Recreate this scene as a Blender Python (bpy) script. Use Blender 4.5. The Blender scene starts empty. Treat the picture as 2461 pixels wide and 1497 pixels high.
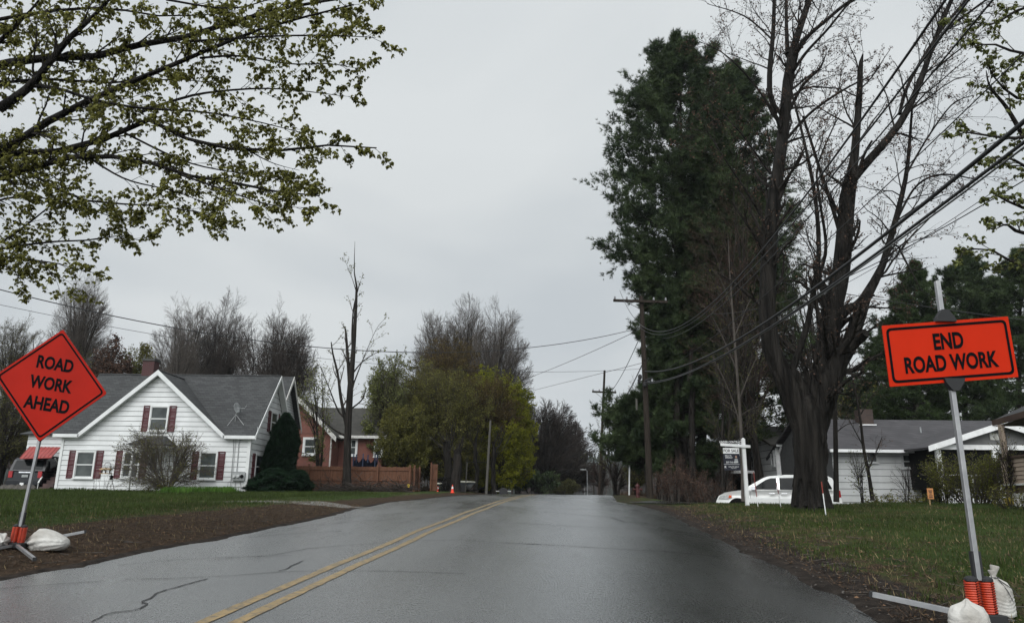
import bpy, math, random
import numpy as np
from mathutils import Vector, Matrix
R = math.radians
SC = bpy.context.scene
COL = SC.collection
rng = np.random.default_rng(7)
random.seed(7)

# ------------------------------------------------------------------ camera
F, PW, PH = 1750.0, 2461.0, 1497.0
PITCH, ROLL, EYE = R(14.07), R(0.55), 1.5
cam_d = bpy.data.cameras.new('camera'); cam = bpy.data.objects.new('camera', cam_d); COL.objects.link(cam)
cam_d.sensor_width = 36; cam_d.lens = F/PW*36; cam_d.clip_end = 3000; cam_d.clip_start = .05
CM = Matrix.Rotation(R(90)+PITCH, 4, 'X') @ Matrix.Rotation(ROLL, 4, 'Z')
cam.matrix_world = Matrix.Translation((0, 0, EYE)) @ CM
SC.camera = cam
CR = np.array(CM.to_3x3())

# ------------------------------------------------------------------ sky, sun, exposure
W = bpy.data.worlds.new("World"); SC.world = W; W.use_nodes = True
nt = W.node_tree; nt.nodes.clear()
def nd(t, typ, **kw):
    n = t.nodes.new(typ)
    for k, v in kw.items():
        if k.startswith('i_'): n.inputs[k[2:].replace('_', ' ')].default_value = v
        else: setattr(n, k, v)
    return n
SUN_EL, SUN_AZ = R(42), R(200)
out = nd(nt, 'ShaderNodeOutputWorld'); bg = nd(nt, 'ShaderNodeBackground'); bg.inputs['Strength'].default_value = .1
sky = nd(nt, 'ShaderNodeTexSky', sky_type='NISHITA', sun_disc=False, sun_elevation=SUN_EL, sun_rotation=SUN_AZ)
sky.air_density = 1; sky.dust_density = 6
tc = nd(nt, 'ShaderNodeTexCoord'); sep = nd(nt, 'ShaderNodeSeparateXYZ')
nt.links.new(tc.outputs['Generated'], sep.inputs[0])
add = nd(nt, 'ShaderNodeMath', operation='ADD'); add.inputs[1].default_value = .28
nt.links.new(sep.outputs['Z'], add.inputs[0])
dv = nd(nt, 'ShaderNodeVectorMath', operation='DIVIDE'); cmb = nd(nt, 'ShaderNodeCombineXYZ')
for i in range(3): nt.links.new(add.outputs[0], cmb.inputs[i])
nt.links.new(tc.outputs['Generated'], dv.inputs[0]); nt.links.new(cmb.outputs[0], dv.inputs[1])
no = nd(nt, 'ShaderNodeTexNoise'); no.inputs['Scale'].default_value = 1.35; no.inputs['Detail'].default_value = 5; no.inputs['Roughness'].default_value = .45; no.inputs['Distortion'].default_value = .4
nt.links.new(dv.outputs[0], no.inputs['Vector'])
cr = nd(nt, 'ShaderNodeValToRGB')
cr.color_ramp.elements[0].position = .36; cr.color_ramp.elements[0].color = (.555, .60, .635, 1)
cr.color_ramp.elements[1].position = .66; cr.color_ramp.elements[1].color = (.70, .735, .75, 1)
nt.links.new(no.outputs['Fac'], cr.inputs[0])
el = nd(nt, 'ShaderNodeValToRGB')      # luminance of the overcast dome by height: brighter towards the zenith
el.color_ramp.interpolation = 'B_SPLINE'; e = el.color_ramp.elements; e[0].position = 0; e[0].color = (1.0,)*3+(1,); e[1].position = 1; e[1].color = (3.1,)*3+(1,)
for p, v in ((.18, .98), (.42, .94), (.60, 1.16), (.76, 2.1)):
    q = e.new(p); q.color = (v, v, v, 1)
nt.links.new(sep.outputs['Z'], el.inputs[0])
mu = nd(nt, 'ShaderNodeMix', data_type='RGBA', blend_type='MULTIPLY'); mu.inputs[0].default_value = 1
nt.links.new(cr.outputs[0], mu.inputs[6]); nt.links.new(el.outputs[0], mu.inputs[7])
sc10 = nd(nt, 'ShaderNodeVectorMath', operation='SCALE'); sc10.inputs['Scale'].default_value = 9.5
nt.links.new(mu.outputs[2], sc10.inputs[0])
mx = nd(nt, 'ShaderNodeMix', data_type='RGBA'); mx.inputs[0].default_value = .95
bwn = nd(nt, 'ShaderNodeRGBToBW'); nt.links.new(sky.outputs[0], bwn.inputs[0])
nt.links.new(bwn.outputs[0], mx.inputs[6]); nt.links.new(sc10.outputs[0], mx.inputs[7])
# glow added round the sun direction, unseen behind the camera, to brighten facing walls
dt = nd(nt, 'ShaderNodeVectorMath', operation='DOT_PRODUCT'); dt.inputs[1].default_value = (math.sin(SUN_AZ)*math.cos(SUN_EL), math.cos(SUN_AZ)*math.cos(SUN_EL), math.sin(SUN_EL)); nt.links.new(tc.outputs['Generated'], dt.inputs[0])
mx0 = nd(nt, 'ShaderNodeMath', operation='MAXIMUM'); mx0.inputs[1].default_value = 0; nt.links.new(dt.outputs['Value'], mx0.inputs[0])
pw_ = nd(nt, 'ShaderNodeMath', operation='POWER'); pw_.inputs[1].default_value = 3; nt.links.new(mx0.outputs[0], pw_.inputs[0])
gl_ = nd(nt, 'ShaderNodeMath', operation='MULTIPLY_ADD'); gl_.inputs[1].default_value = 2.2; gl_.inputs[2].default_value = 1; nt.links.new(pw_.outputs[0], gl_.inputs[0])
g2_ = nd(nt, 'ShaderNodeVectorMath', operation='SCALE'); nt.links.new(mx.outputs[2], g2_.inputs[0]); nt.links.new(gl_.outputs[0], g2_.inputs['Scale'])
nt.links.new(g2_.outputs[0], bg.inputs['Color']); nt.links.new(bg.outputs[0], out.inputs['Surface'])
sd = bpy.data.lights.new('sun', 'SUN'); sd.energy = 1.45; sd.angle = R(50); sd.color = (1, .98, .95)
sun = bpy.data.objects.new('sun', sd); COL.objects.link(sun)
sun.rotation_euler = (R(90)-SUN_EL, 0, R(180)-SUN_AZ+R(0))
SC.view_settings.view_transform = 'Standard'; SC.view_settings.look = 'None'; SC.view_settings.exposure = .15; SC.view_settings.gamma = 1
SC.cycles.max_bounces = 6; SC.cycles.transparent_max_bounces = 8; SC.cycles.caustics_reflective = False; SC.cycles.caustics_refractive = False

# ------------------------------------------------------------------ camera geometry helpers
def ray(u, v):
    return CR @ np.array([(u-PW/2)/F, -(v-PH/2)/F, -1.0])
def at(u, v, Y):
    d = ray(u, v); return np.array([d[0]/d[1]*Y, Y, EYE+d[2]/d[1]*Y])
def at_x(u, v, X):
    d = ray(u, v); return np.array([X, d[1]/d[0]*X, EYE+d[2]/d[0]*X])
def sm(a, b, x):
    t = np.clip((np.asarray(x, float)-a)/(b-a), 0, 1); return t*t*(3-2*t)
def zr(Y):
    Y = np.asarray(Y, float)
    a = .055*Y-.000504*Y*Y
    t = (.055*70-.000504*4900)+(Y-70)*(.055-2*.000504*70)
    z = np.where(Y < 70, a, np.where(Y < 200, t, (.055*70-.000504*4900)+130*(.055-2*.000504*70)))
    return z
def on_road(u, v):
    d = ray(u, v); lo, hi = 1.0, 54.0
    f = lambda Y: EYE+d[2]/d[1]*Y-zr(Y)
    if f(hi) > 0 or d[2] > 0:
        Ys = np.linspace(3, 54, 400); hi = Ys[np.argmin([abs(f(y)) for y in Ys])]; return np.array([d[0]/d[1]*hi, hi, float(zr(hi))])
    for _ in range(50):
        m = (lo+hi)/2
        if f(m) > 0: lo = m
        else: hi = m
    return np.array([d[0]/d[1]*lo, lo, float(zr(lo))])
_c = np.array([on_road(u, v)[:2] for u, v in ((560, 1470), (781, 1385), (1061, 1265), (1178, 1213))])
CS = np.polyfit(_c[:, 1], _c[:, 0], 1)
def XC(Y): return CS[0]*np.asarray(Y, float)+CS[1]
def _edge(px, lo, hi):
    q = np.array([on_road(u, v)[:2] for u, v in px]); q = q[np.argsort(q[:, 1])]
    ys = q[:, 1]; off = q[:, 0]-XC(ys)
    ys = np.concatenate([[-30, ys[0]-4], ys, [62, 900]]); off = np.concatenate([[lo, lo], off, [hi, hi]])
    return lambda Y: XC(Y)+np.interp(Y, ys, off)
XL = _edge(((0, 1389), (100, 1370), (227, 1349), (396, 1312), (528, 1292), (687, 1259), (792, 1238), (850, 1222), (930, 1206), (1030, 1196)), -4.4, -3.6)
XR = _edge(((2135, 1497), (2053, 1448), (1972, 1407), (1891, 1363), (1810, 1330), (1708, 1281), (1640, 1248), (1600, 1228), (1549, 1215), (1484, 1204)), 6.0, 5.6)
def noise2(X, Y, s, seed=0):
    X = np.asarray(X, float)*s; Y = np.asarray(Y, float)*s
    return (np.sin(X*1.7+seed+1.3*np.sin(Y*1.1+seed*2))*np.cos(Y*1.9-seed+1.1*np.sin(X*.9+seed))+.5*np.sin(X*4.1+Y*3.3+seed*3)*np.cos(Y*4.7-X*2.2))/1.5
def h(X, Y):
    X = np.asarray(X, float); Y = np.asarray(Y, float)
    z = zr(Y)
    dR = X-XR(Y); dL = XL(Y)-X
    z = z + .13*sm(.1, 2.2, dR)+.14*sm(.1, 2.2, dL)
    z = z + .07*sm(5, 9, dR)*(1-sm(30, 40, Y)) - .03*sm(-.05, .4, dL)*(1-sm(.3, 1.0, dL))
    low = sm(.8, 4.5, dR)*sm(26.5, 31, Y)*(1-sm(65, 100, Y))*(1-.75*sm(10, 15, dR)*(1-sm(38, 44, Y)))
    z = z*(1-low)+low*.86
    z = z - .14*sm(-.06, .3, -np.maximum(dR, dL))
    z = z + .025*noise2(X, Y, .8)*sm(.3, 1.5, np.maximum(dR, dL))*(np.abs(X) < 80)
    far = sm(380, 760, Y)
    z = z + far*(27+6*noise2(X, Y, .004, 3))
    z = z + 3*sm(120, 500, np.abs(X))
    return z
def hh(x, y): return float(h(x, y))

# ------------------------------------------------------------------ materials
MT = {}
def mat(name, c1, c2=None, scale=5, rough=.7, metal=0, bump=0, bscale=None, stretch=(1, 1, 1), transl=0, island=0, spec=.5, coord='Object', detail=4, dist=.02, rough2=None, coat=0):
    m = bpy.data.materials.new(name); m.use_nodes = True; t = m.node_tree; t.nodes.clear()
    o = nd(t, 'ShaderNodeOutputMaterial'); p = nd(t, 'ShaderNodeBsdfPrincipled')
    p.inputs['Roughness'].default_value = rough; p.inputs['Metallic'].default_value = metal; p.inputs['Specular IOR Level'].default_value = spec
    p.inputs['Coat Weight'].default_value = coat
    if name.startswith('asphalt'): p.inputs['Coat Roughness'].default_value = .30; p.inputs['Coat IOR'].default_value = 1.6
    c = nd(t, 'ShaderNodeTexCoord'); mp = nd(t, 'ShaderNodeMapping'); mp.inputs['Scale'].default_value = stretch
    t.links.new(c.outputs[coord], mp.inputs[0])
    n = nd(t, 'ShaderNodeTexNoise'); n.inputs['Scale'].default_value = scale; n.inputs['Detail'].default_value = detail
    t.links.new(mp.outputs[0], n.inputs['Vector'])
    r = nd(t, 'ShaderNodeValToRGB'); r.color_ramp.elements[0].position = .32; r.color_ramp.elements[1].position = .68
    c2 = c2 or tuple(x*.8 for x in c1)
    r.color_ramp.elements[0].color = (*c2, 1); r.color_ramp.elements[1].color = (*c1, 1)
    t.links.new(n.outputs['Fac'], r.inputs[0]); col = r.outputs[0]
    if island:
        g = nd(t, 'ShaderNodeNewGeometry'); mr = nd(t, 'ShaderNodeMapRange'); mr.inputs[3].default_value = 1-island; mr.inputs[4].default_value = 1+island
        t.links.new(g.outputs['Random Per Island'], mr.inputs[0])
        s = nd(t, 'ShaderNodeVectorMath', operation='SCALE'); t.links.new(col, s.inputs[0]); t.links.new(mr.outputs[0], s.inputs['Scale']); col = s.outputs[0]
    t.links.new(col, p.inputs['Base Color'])
    if rough2 is not None:
        mr = nd(t, 'ShaderNodeMapRange'); mr.inputs[1].default_value = .35; mr.inputs[2].default_value = .65; mr.inputs[3].default_value = rough; mr.inputs[4].default_value = rough2
        t.links.new(n.outputs['Fac'], mr.inputs[0]); t.links.new(mr.outputs[0], p.inputs['Roughness'])
    if bump:
        n2 = nd(t, 'ShaderNodeTexNoise'); n2.inputs['Scale'].default_value = bscale or scale*3; n2.inputs['Detail'].default_value = 5
        t.links.new(mp.outputs[0], n2.inputs['Vector'])
        b = nd(t, 'ShaderNodeBump'); b.inputs['Strength'].default_value = bump; b.inputs['Distance'].default_value = dist
        t.links.new(n2.outputs['Fac'], b.inputs['Height']); t.links.new(b.outputs[0], p.inputs['Normal'])
        if name.startswith('asphalt'): t.links.new(b.outputs[0], p.inputs['Coat Normal'])
    sh = p.outputs[0]
    if transl:
        tr = nd(t, 'ShaderNodeBsdfTranslucent'); t.links.new(col, tr.inputs['Color'])
        ms = nd(t, 'ShaderNodeMixShader'); ms.inputs[0].default_value = transl
        t.links.new(sh, ms.inputs[1]); t.links.new(tr.outputs[0], ms.inputs[2]); sh = ms.outputs[0]
    t.links.new(sh, o.inputs['Surface']); MT[name] = m; return m
def brickmat(name, ca, cb, cm, scale=1, bw=.21, bh=.067, mort=.012, rough=.85, swap=False):
    m = mat(name, ca, cb, rough=rough); t = m.node_tree
    p = [n for n in t.nodes if n.type == 'BSDF_PRINCIPLED'][0]
    b = nd(t, 'ShaderNodeTexBrick'); b.inputs['Color1'].default_value = (*ca, 1); b.inputs['Color2'].default_value = (*cb, 1); b.inputs['Mortar'].default_value = (*cm, 1)
    b.inputs['Scale'].default_value = scale; b.inputs['Brick Width'].default_value = bw; b.inputs['Row Height'].default_value = bh; b.inputs['Mortar Size'].default_value = mort; b.inputs['Mortar Smooth'].default_value = .3
    c = [n for n in t.nodes if n.type == 'TEX_COORD'][0]; s = nd(t, 'ShaderNodeSeparateXYZ'); k = nd(t, 'ShaderNodeCombineXYZ'); ad = nd(t, 'ShaderNodeMath', operation='ADD')
    t.links.new(c.outputs['Object'], s.inputs[0]); t.links.new(s.outputs['X'], ad.inputs[0]); t.links.new(s.outputs['Y'], ad.inputs[1])
    t.links.new(ad.outputs[0], k.inputs[0]); t.links.new(s.outputs['Z'], k.inputs[1]); t.links.new(k.outputs[0], b.inputs['Vector'])
    nz = nd(t, 'ShaderNodeTexNoise'); nz.inputs['Scale'].default_value = 1.1; nz.inputs['Detail'].default_value = 6; t.links.new(c.outputs['Object'], nz.inputs['Vector'])
    mr = nd(t, 'ShaderNodeMapRange'); mr.inputs[3].default_value = .72; mr.inputs[4].default_value = 1.25; t.links.new(nz.outputs['Fac'], mr.inputs[0])
    sc_ = nd(t, 'ShaderNodeVectorMath', operation='SCALE'); t.links.new(b.outputs['Color'], sc_.inputs[0]); t.links.new(mr.outputs[0], sc_.inputs['Scale'])
    t.links.new(sc_.outputs[0], p.inputs['Base Color']); return m

mat('siding', (.66, .67, .665), (.52, .53, .525), 1.0, .6, bump=.15, bscale=30)
mat('siding_back_shade', (.09, .09, .09), rough=.9, spec=.12)  # shadow in the gaps between boards is put into this dark colour
mat('trim', (.66, .67, .66), (.56, .57, .56), 2, .5)
mat('weathered_trim', (.62, .61, .58), (.36, .35, .32), 6, .7)
mat('maroon', (.085, .012, .018), (.065, .010, .014), 3, .6)
mat('glass', (.030, .034, .034), (.012, .014, .014), 1.2, .08, spec=.4)
mat('curtain_glass', (.075, .085, .082), (.025, .03, .03), 1.6, .15, spec=.35)
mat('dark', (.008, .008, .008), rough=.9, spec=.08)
mat('black_rubber', (.015, .015, .016), rough=.7)
mat('foundation', (.06, .06, .055), (.03, .03, .028), 3, .9)
brickmat('brick', (.185, .040, .024), (.13, .029, .019), (.14, .10, .08))
brickmat('chimney_brick', (.075, .014, .016), (.05, .012, .013), (.06, .045, .042))
brickmat('old_brick', (.060, .034, .026), (.04, .024, .02), (.05, .042, .036))
brickmat('shingle', (.050, .052, .052), (.026, .027, .028), (.012, .012, .013), bw=.33, bh=.10, mort=.010)
brickmat('shingle_dark', (.046, .043, .036), (.026, .024, .020), (.012, .012, .010), bw=.33, bh=.12, mort=.008)
brickmat('shingle_mauve', (.066, .062, .066), (.040, .038, .041), (.022, .020, .022), bw=.33, bh=.12, mort=.008)
mat('fence_wood', (.135, .066, .040), (.085, .040, .025), 3, .75, bump=.3, stretch=(6, 6, .6), spec=.12)
mat('orange_vinyl', (.37, .013, .005), (.29, .010, .004), 1.5, .55, spec=.1)
mat('orange_vinyl_bright', (.50, .021, .003), (.44, .018, .002), 2.5, .5, spec=.1)
mat('orange_edge', (.30, .014, .012), (.2, .012, .01), 9, .6)
mat('sign_black', (.004, .004, .005), rough=.85, spec=.08)
mat('aluminium', (.42, .42, .42), (.30, .30, .31), 6, .38, metal=.75, bump=.1)
mat('galvanised', (.34, .34, .35), (.20, .20, .20), 5, .5, metal=.45)
mat('coil_orange', (.50, .045, .012), (.30, .028, .01), 14, .45)
mat('sandbag', (.58, .57, .54), (.30, .28, .25), 3.2, .8, bump=.6, bscale=22, dist=.03, spec=.12)
mat('bark', (.034, .029, .025), (.010, .009, .008), 2.4, .9, bump=1, bscale=4, stretch=(3, 3, .35), dist=.15, spec=.12)
mat('bark_wet', (.024, .021, .018), (.0028, .0024, .002), 2.3, .75, bump=1, bscale=2.9, stretch=(2.6, 2.6, .22), dist=.30, spec=.12)
mat('twig', (.058, .048, .042), (.036, .030, .026), 3, .9, spec=.12)
mat('twig_grey', (.095, .083, .072), (.058, .050, .044), 3, .9, spec=.12)
mat('twig_red', (.056, .036, .028), (.034, .022, .018), 3, .9, spec=.12)
mat('pole_wood', (.040, .031, .025), (.018, .015, .012), 4, .85, bump=.6, stretch=(5, 5, .4), spec=.12)
mat('pole_grey', (.105, .10, .088), (.06, .057, .05), 4, .8, bump=.3, stretch=(5, 5, .4), spec=.12)
mat('leaf_olive', (.23, .225, .060), (.13, .13, .038), 3, .6, transl=.55, island=.45, spec=.12)
mat('leaf_yellow', (.14, .145, .032), (.085, .09, .02), 1.2, .6, transl=.45, island=.4, spec=.12)
mat('leaf_bright', (.23, .235, .018), (.12, .13, .014), .6, .6, transl=.5, island=.35, spec=.12)
mat('leaf_pale', (.17, .185, .062), (.105, .115, .038), 1, .6, transl=.45, island=.4, spec=.12)
mat('leaf_hazel', (.15, .142, .036), (.085, .085, .024), .8, .7, transl=.35, island=.45, spec=.12)
mat('leaf_bronze', (.105, .078, .026), (.06, .044, .017), .8, .7, transl=.4, island=.5, spec=.12)
mat('bud', (.10, .060, .042), (.055, .034, .026), 3, .8, island=.4, spec=.12)
mat('bud_olive', (.10, .10, .035), (.06, .058, .02), 3, .8, transl=.3, island=.4, spec=.12)
mat('needle', (.066, .092, .038), (.018, .031, .015), .7, .6, transl=.15, island=.5, spec=.12)
mat('needle_light', (.060, .088, .032), (.028, .045, .018), .6, .6, transl=.2, island=.5, spec=.12)
mat('arbor', (.014, .034, .016), (.007, .017, .009), 2, .7, transl=.1, island=.5, spec=.12)
mat('grass', (.058, .082, .021), (.036, .052, .014), .5, .7, transl=.35, island=.45, spec=.12)
mat('litter', (.088, .058, .038), (.045, .030, .021), 2, .85, island=.55, spec=.12)
mat('fallen_leaf', (.16, .095, .05), (.07, .04, .024), 3, .7, island=.6, spec=.15)
mat('straw', (.21, .165, .09), (.12, .09, .05), 2, .85, island=.5, spec=.12)
mat('lily', (.085, .17, .028), (.055, .115, .02), 2, .6, transl=.35, island=.3, spec=.12)
mat('white_paint', (.80, .80, .79), (.68, .68, .67), 4, .35)
mat('car_white', (.80, .80, .78), (.76, .76, .74), 1, .22, coat=.5)
mat('car_dark', (.006, .007, .010), (.005, .006, .008), 1, .3, coat=.15, spec=.3)
mat('car_glass', (.004, .005, .006), (.009, .011, .012), 2, .10, spec=.12)
mat('chrome', (.75, .75, .76), rough=.12, metal=1)
mat('lamp_clear', (.55, .56, .55), (.35, .36, .36), 20, .12)
mat('lamp_amber', (.65, .10, .02), rough=.25)
mat('lamp_red', (.35, .012, .015), rough=.25)
mat('navy', (.008, .009, .020), rough=.4)
mat('hydrant_red', (.07, .010, .010), (.045, .008, .008), 6, .5)
mat('stake_red', (.22, .03, .02), rough=.6)
mat('cone_orange', (.95, .06, .02), rough=.5)
mat('awning_red', (.36, .055, .045), (.24, .04, .035), 5, .5)
mat('porch_grey', (.16, .16, .155), (.12, .12, .118), 3, .8)
mat('house_grey', (.47, .475, .47), (.38, .385, .38), 1.5, .65, bump=.1)
mat('shed_grey', (.19, .185, .175), (.13, .127, .12), 2, .8)
mat('tan_siding', (.42, .33, .255), (.36, .28, .22), 2, .6)
mat('brown_trim', (.11, .075, .06), (.08, .055, .045), 2, .7, spec=.12)
mat('stair_brown', (.085, .05, .045), (.05, .032, .03), 4, .8)
mat('boat_cream', (.50, .49, .40), (.36, .35, .29), 3, .5)
mat('boat_blue', (.045, .06, .085), (.035, .045, .06), 3, .4)
mat('boat_white', (.34, .36, .37), (.25, .26, .27), 3, .4)
mat('net_blue', (.006, .008, .014), rough=.9, spec=.05)
mat('pad_blue', (.02, .035, .08), rough=.6)
mat('cable', (.018, .018, .02), rough=.55)
mat('cable_light', (.13, .13, .135), rough=.4)
mat('porcelain', (.25, .25, .26), rough=.3)
mat('yard_sign_orange', (.55, .25, .09), (.45, .19, .07), 6, .6)
mat('yellow', (.60, .42, .03), rough=.5)
mat('wood_light', (.38, .26, .13), (.28, .18, .09), 4, .7)
mat('skin', (.35, .22, .16), rough=.6)
mat('metal_grey', (.32, .33, .33), (.25, .26, .26), 4, .5)
mat('far_wood', (.034, .044, .036), (.020, .027, .023), .05, 1, island=.3, spec=.12)
mat('far_bare', (.060, .048, .045), (.038, .031, .029), .1, 1, island=.3, spec=.12)
mat('rock', (.11, .10, .09), (.05, .045, .04), 3, .9, bump=.7, spec=.12)

# road
def road_mat(name, dark=1.0, wet=.30):
    m = mat(name, (.022*dark, .023*dark, .022*dark), (.014*dark, .015*dark, .014*dark), .8, wet, bump=.75, bscale=40, dist=.010, detail=9, rough2=wet+.12, spec=1.0, coat=1.0)
    t = m.node_tree; p = [n for n in t.nodes if n.type == 'BSDF_PRINCIPLED'][0]
    c = [n for n in t.nodes if n.type == 'TEX_COORD'][0]; r0 = p.inputs['Base Color'].links[0].from_socket
    n = nd(t, 'ShaderNodeTexNoise'); n.inputs['Scale'].default_value = 38; n.inputs['Detail'].default_value = 6; t.links.new(c.outputs['Object'], n.inputs['Vector'])
    mr = nd(t, 'ShaderNodeMapRange'); mr.inputs[1].default_value = .3; mr.inputs[2].default_value = .75; mr.inputs[3].default_value = .3; mr.inputs[4].default_value = 2.3; t.links.new(n.outputs['Fac'], mr.inputs[0])
    s = nd(t, 'ShaderNodeVectorMath', operation='SCALE'); t.links.new(r0, s.inputs[0]); t.links.new(mr.outputs[0], s.inputs['Scale'])
    t.links.new(s.outputs[0], p.inputs['Base Color'])
    nf = nd(t, 'ShaderNodeTexNoise'); nf.inputs['Scale'].default_value = 60; nf.inputs['Detail'].default_value = 4; t.links.new(c.outputs['Object'], nf.inputs['Vector'])
    big = nd(t, 'ShaderNodeTexNoise'); big.inputs['Scale'].default_value = .35; big.inputs['Detail'].default_value = 6; mpb = nd(t, 'ShaderNodeMapping'); mpb.inputs['Scale'].default_value = (2.2, .5, 1); t.links.new(c.outputs['Object'], mpb.inputs[0]); t.links.new(mpb.outputs[0], big.inputs['Vector'])
    av = nd(t, 'ShaderNodeMath', operation='MULTIPLY_ADD'); av.inputs[1].default_value = .55; t.links.new(nf.outputs['Fac'], av.inputs[0]); hb = nd(t, 'ShaderNodeMath', operation='MULTIPLY'); hb.inputs[1].default_value = .45; t.links.new(big.outputs['Fac'], hb.inputs[0]); t.links.new(hb.outputs[0], av.inputs[2])
    rr = nd(t, 'ShaderNodeMapRange'); rr.inputs[1].default_value = .35; rr.inputs[2].default_value = .65; rr.inputs[3].default_value = wet-.10; rr.inputs[4].default_value = wet+.12; t.links.new(av.outputs[0], rr.inputs[0]); t.links.new(rr.outputs[0], p.inputs['Roughness']); t.links.new(rr.outputs[0], p.inputs['Coat Roughness'])
    return m
road_mat('asphalt', 1.12, .27); road_mat('asphalt_dark', .55, .25)
mat('crack', (.016, .016, .016), rough=.6)
def line_mat():
    m = mat('yellow_line', (.30, .20, .075), (.21, .145, .06), 6, .45, bump=.4, bscale=50, dist=.005); t = m.node_tree
    p = [n for n in t.nodes if n.type == 'BSDF_PRINCIPLED'][0]; c = [n for n in t.nodes if n.type == 'TEX_COORD'][0]
    r0 = p.inputs['Base Color'].links[0].from_socket
    n = nd(t, 'ShaderNodeTexNoise'); n.inputs['Scale'].default_value = 14; n.inputs['Detail'].default_value = 8; n.inputs['Roughness'].default_value = .75; t.links.new(c.outputs['Object'], n.inputs['Vector'])
    r = nd(t, 'ShaderNodeValToRGB'); r.color_ramp.elements[0].position = .47; r.color_ramp.elements[1].position = .62; t.links.new(n.outputs['Fac'], r.inputs[0])
    x = nd(t, 'ShaderNodeMix', data_type='RGBA'); x.inputs[7].default_value = (.06, .055, .045, 1); t.links.new(r.outputs[0], x.inputs[0]); t.links.new(r0, x.inputs[6])
    t.links.new(x.outputs[2], p.inputs['Base Color'])
line_mat()
def ground_mat():
    m = bpy.data.materials.new('ground'); m.use_nodes = True; t = m.node_tree; t.nodes.clear(); L = t.links.new
    o = nd(t, 'ShaderNodeOutputMaterial'); p = nd(t, 'ShaderNodeBsdfPrincipled'); p.inputs['Roughness'].default_value = .95; L(p.outputs[0], o.inputs[0])
    p.inputs['Specular IOR Level'].default_value = .06
    c = nd(t, 'ShaderNodeTexCoord')
    def N(s, d=5, r=.6):
        n = nd(t, 'ShaderNodeTexNoise'); n.inputs['Scale'].default_value = s; n.inputs['Detail'].default_value = d; n.inputs['Roughness'].default_value = r; L(c.outputs['Object'], n.inputs['Vector']); return n.outputs['Fac']
    def ramp(f, a, ca, b, cb):
        r = nd(t, 'ShaderNodeValToRGB'); r.color_ramp.elements[0].position = a; r.color_ramp.elements[0].color = (*ca, 1); r.color_ramp.elements[1].position = b; r.color_ramp.elements[1].color = (*cb, 1); L(f, r.inputs[0]); return r.outputs[0]
    def mix(f, a, b):
        x = nd(t, 'ShaderNodeMix', data_type='RGBA'); L(f, x.inputs[0]); L(a, x.inputs[6]); L(b, x.inputs[7]); return x.outputs[2]
    def at_(n): a = nd(t, 'ShaderNodeAttribute'); a.attribute_name = n; return a.outputs['Fac']
    g = ramp(N(3, 8), .35, (.024, .038, .012), .7, (.048, .070, .020))
    g = mix(ramp(N(.35, 3), .5, (0, 0, 0), .68, (.6,)*3), g, ramp(N(9, 6), .3, (.05, .04, .022), .7, (.12, .09, .05)))
    br = ramp(N(7, 10, .75), .34, (.017, .012, .009), .66, (.074, .052, .035))
    mud = ramp(N(5, 10, .7), .35, (.012, .010, .009), .7, (.055, .045, .038))
    gv = ramp(N(30, 4), .3, (.12, .115, .10), .7, (.26, .25, .23))
    def edge(name, k=.35, s=1.6):
        a = nd(t, 'ShaderNodeMath', operation='ADD'); L(at_(name), a.inputs[0]); b = nd(t, 'ShaderNodeMath', operation='MULTIPLY_ADD'); L(N(s, 8, .7), b.inputs[0]); b.inputs[1].default_value = k*2; b.inputs[2].default_value = -k; L(b.outputs[0], a.inputs[1])
        return ramp(a.outputs[0], .42, (0, 0, 0), .58, (1, 1, 1))
    col = mix(edge('brown', .75), g, br); col = mix(edge('mud', .6), col, mud); col = mix(edge('gravel'), col, gv)
    L(col, p.inputs['Base Color'])
    b = nd(t, 'ShaderNodeBump'); b.inputs['Strength'].default_value = .9; b.inputs['Distance'].default_value = .06; L(N(14, 8, .7), b.inputs['Height']); L(b.outputs[0], p.inputs['Normal'])
    MT['ground'] = m
ground_mat()

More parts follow.
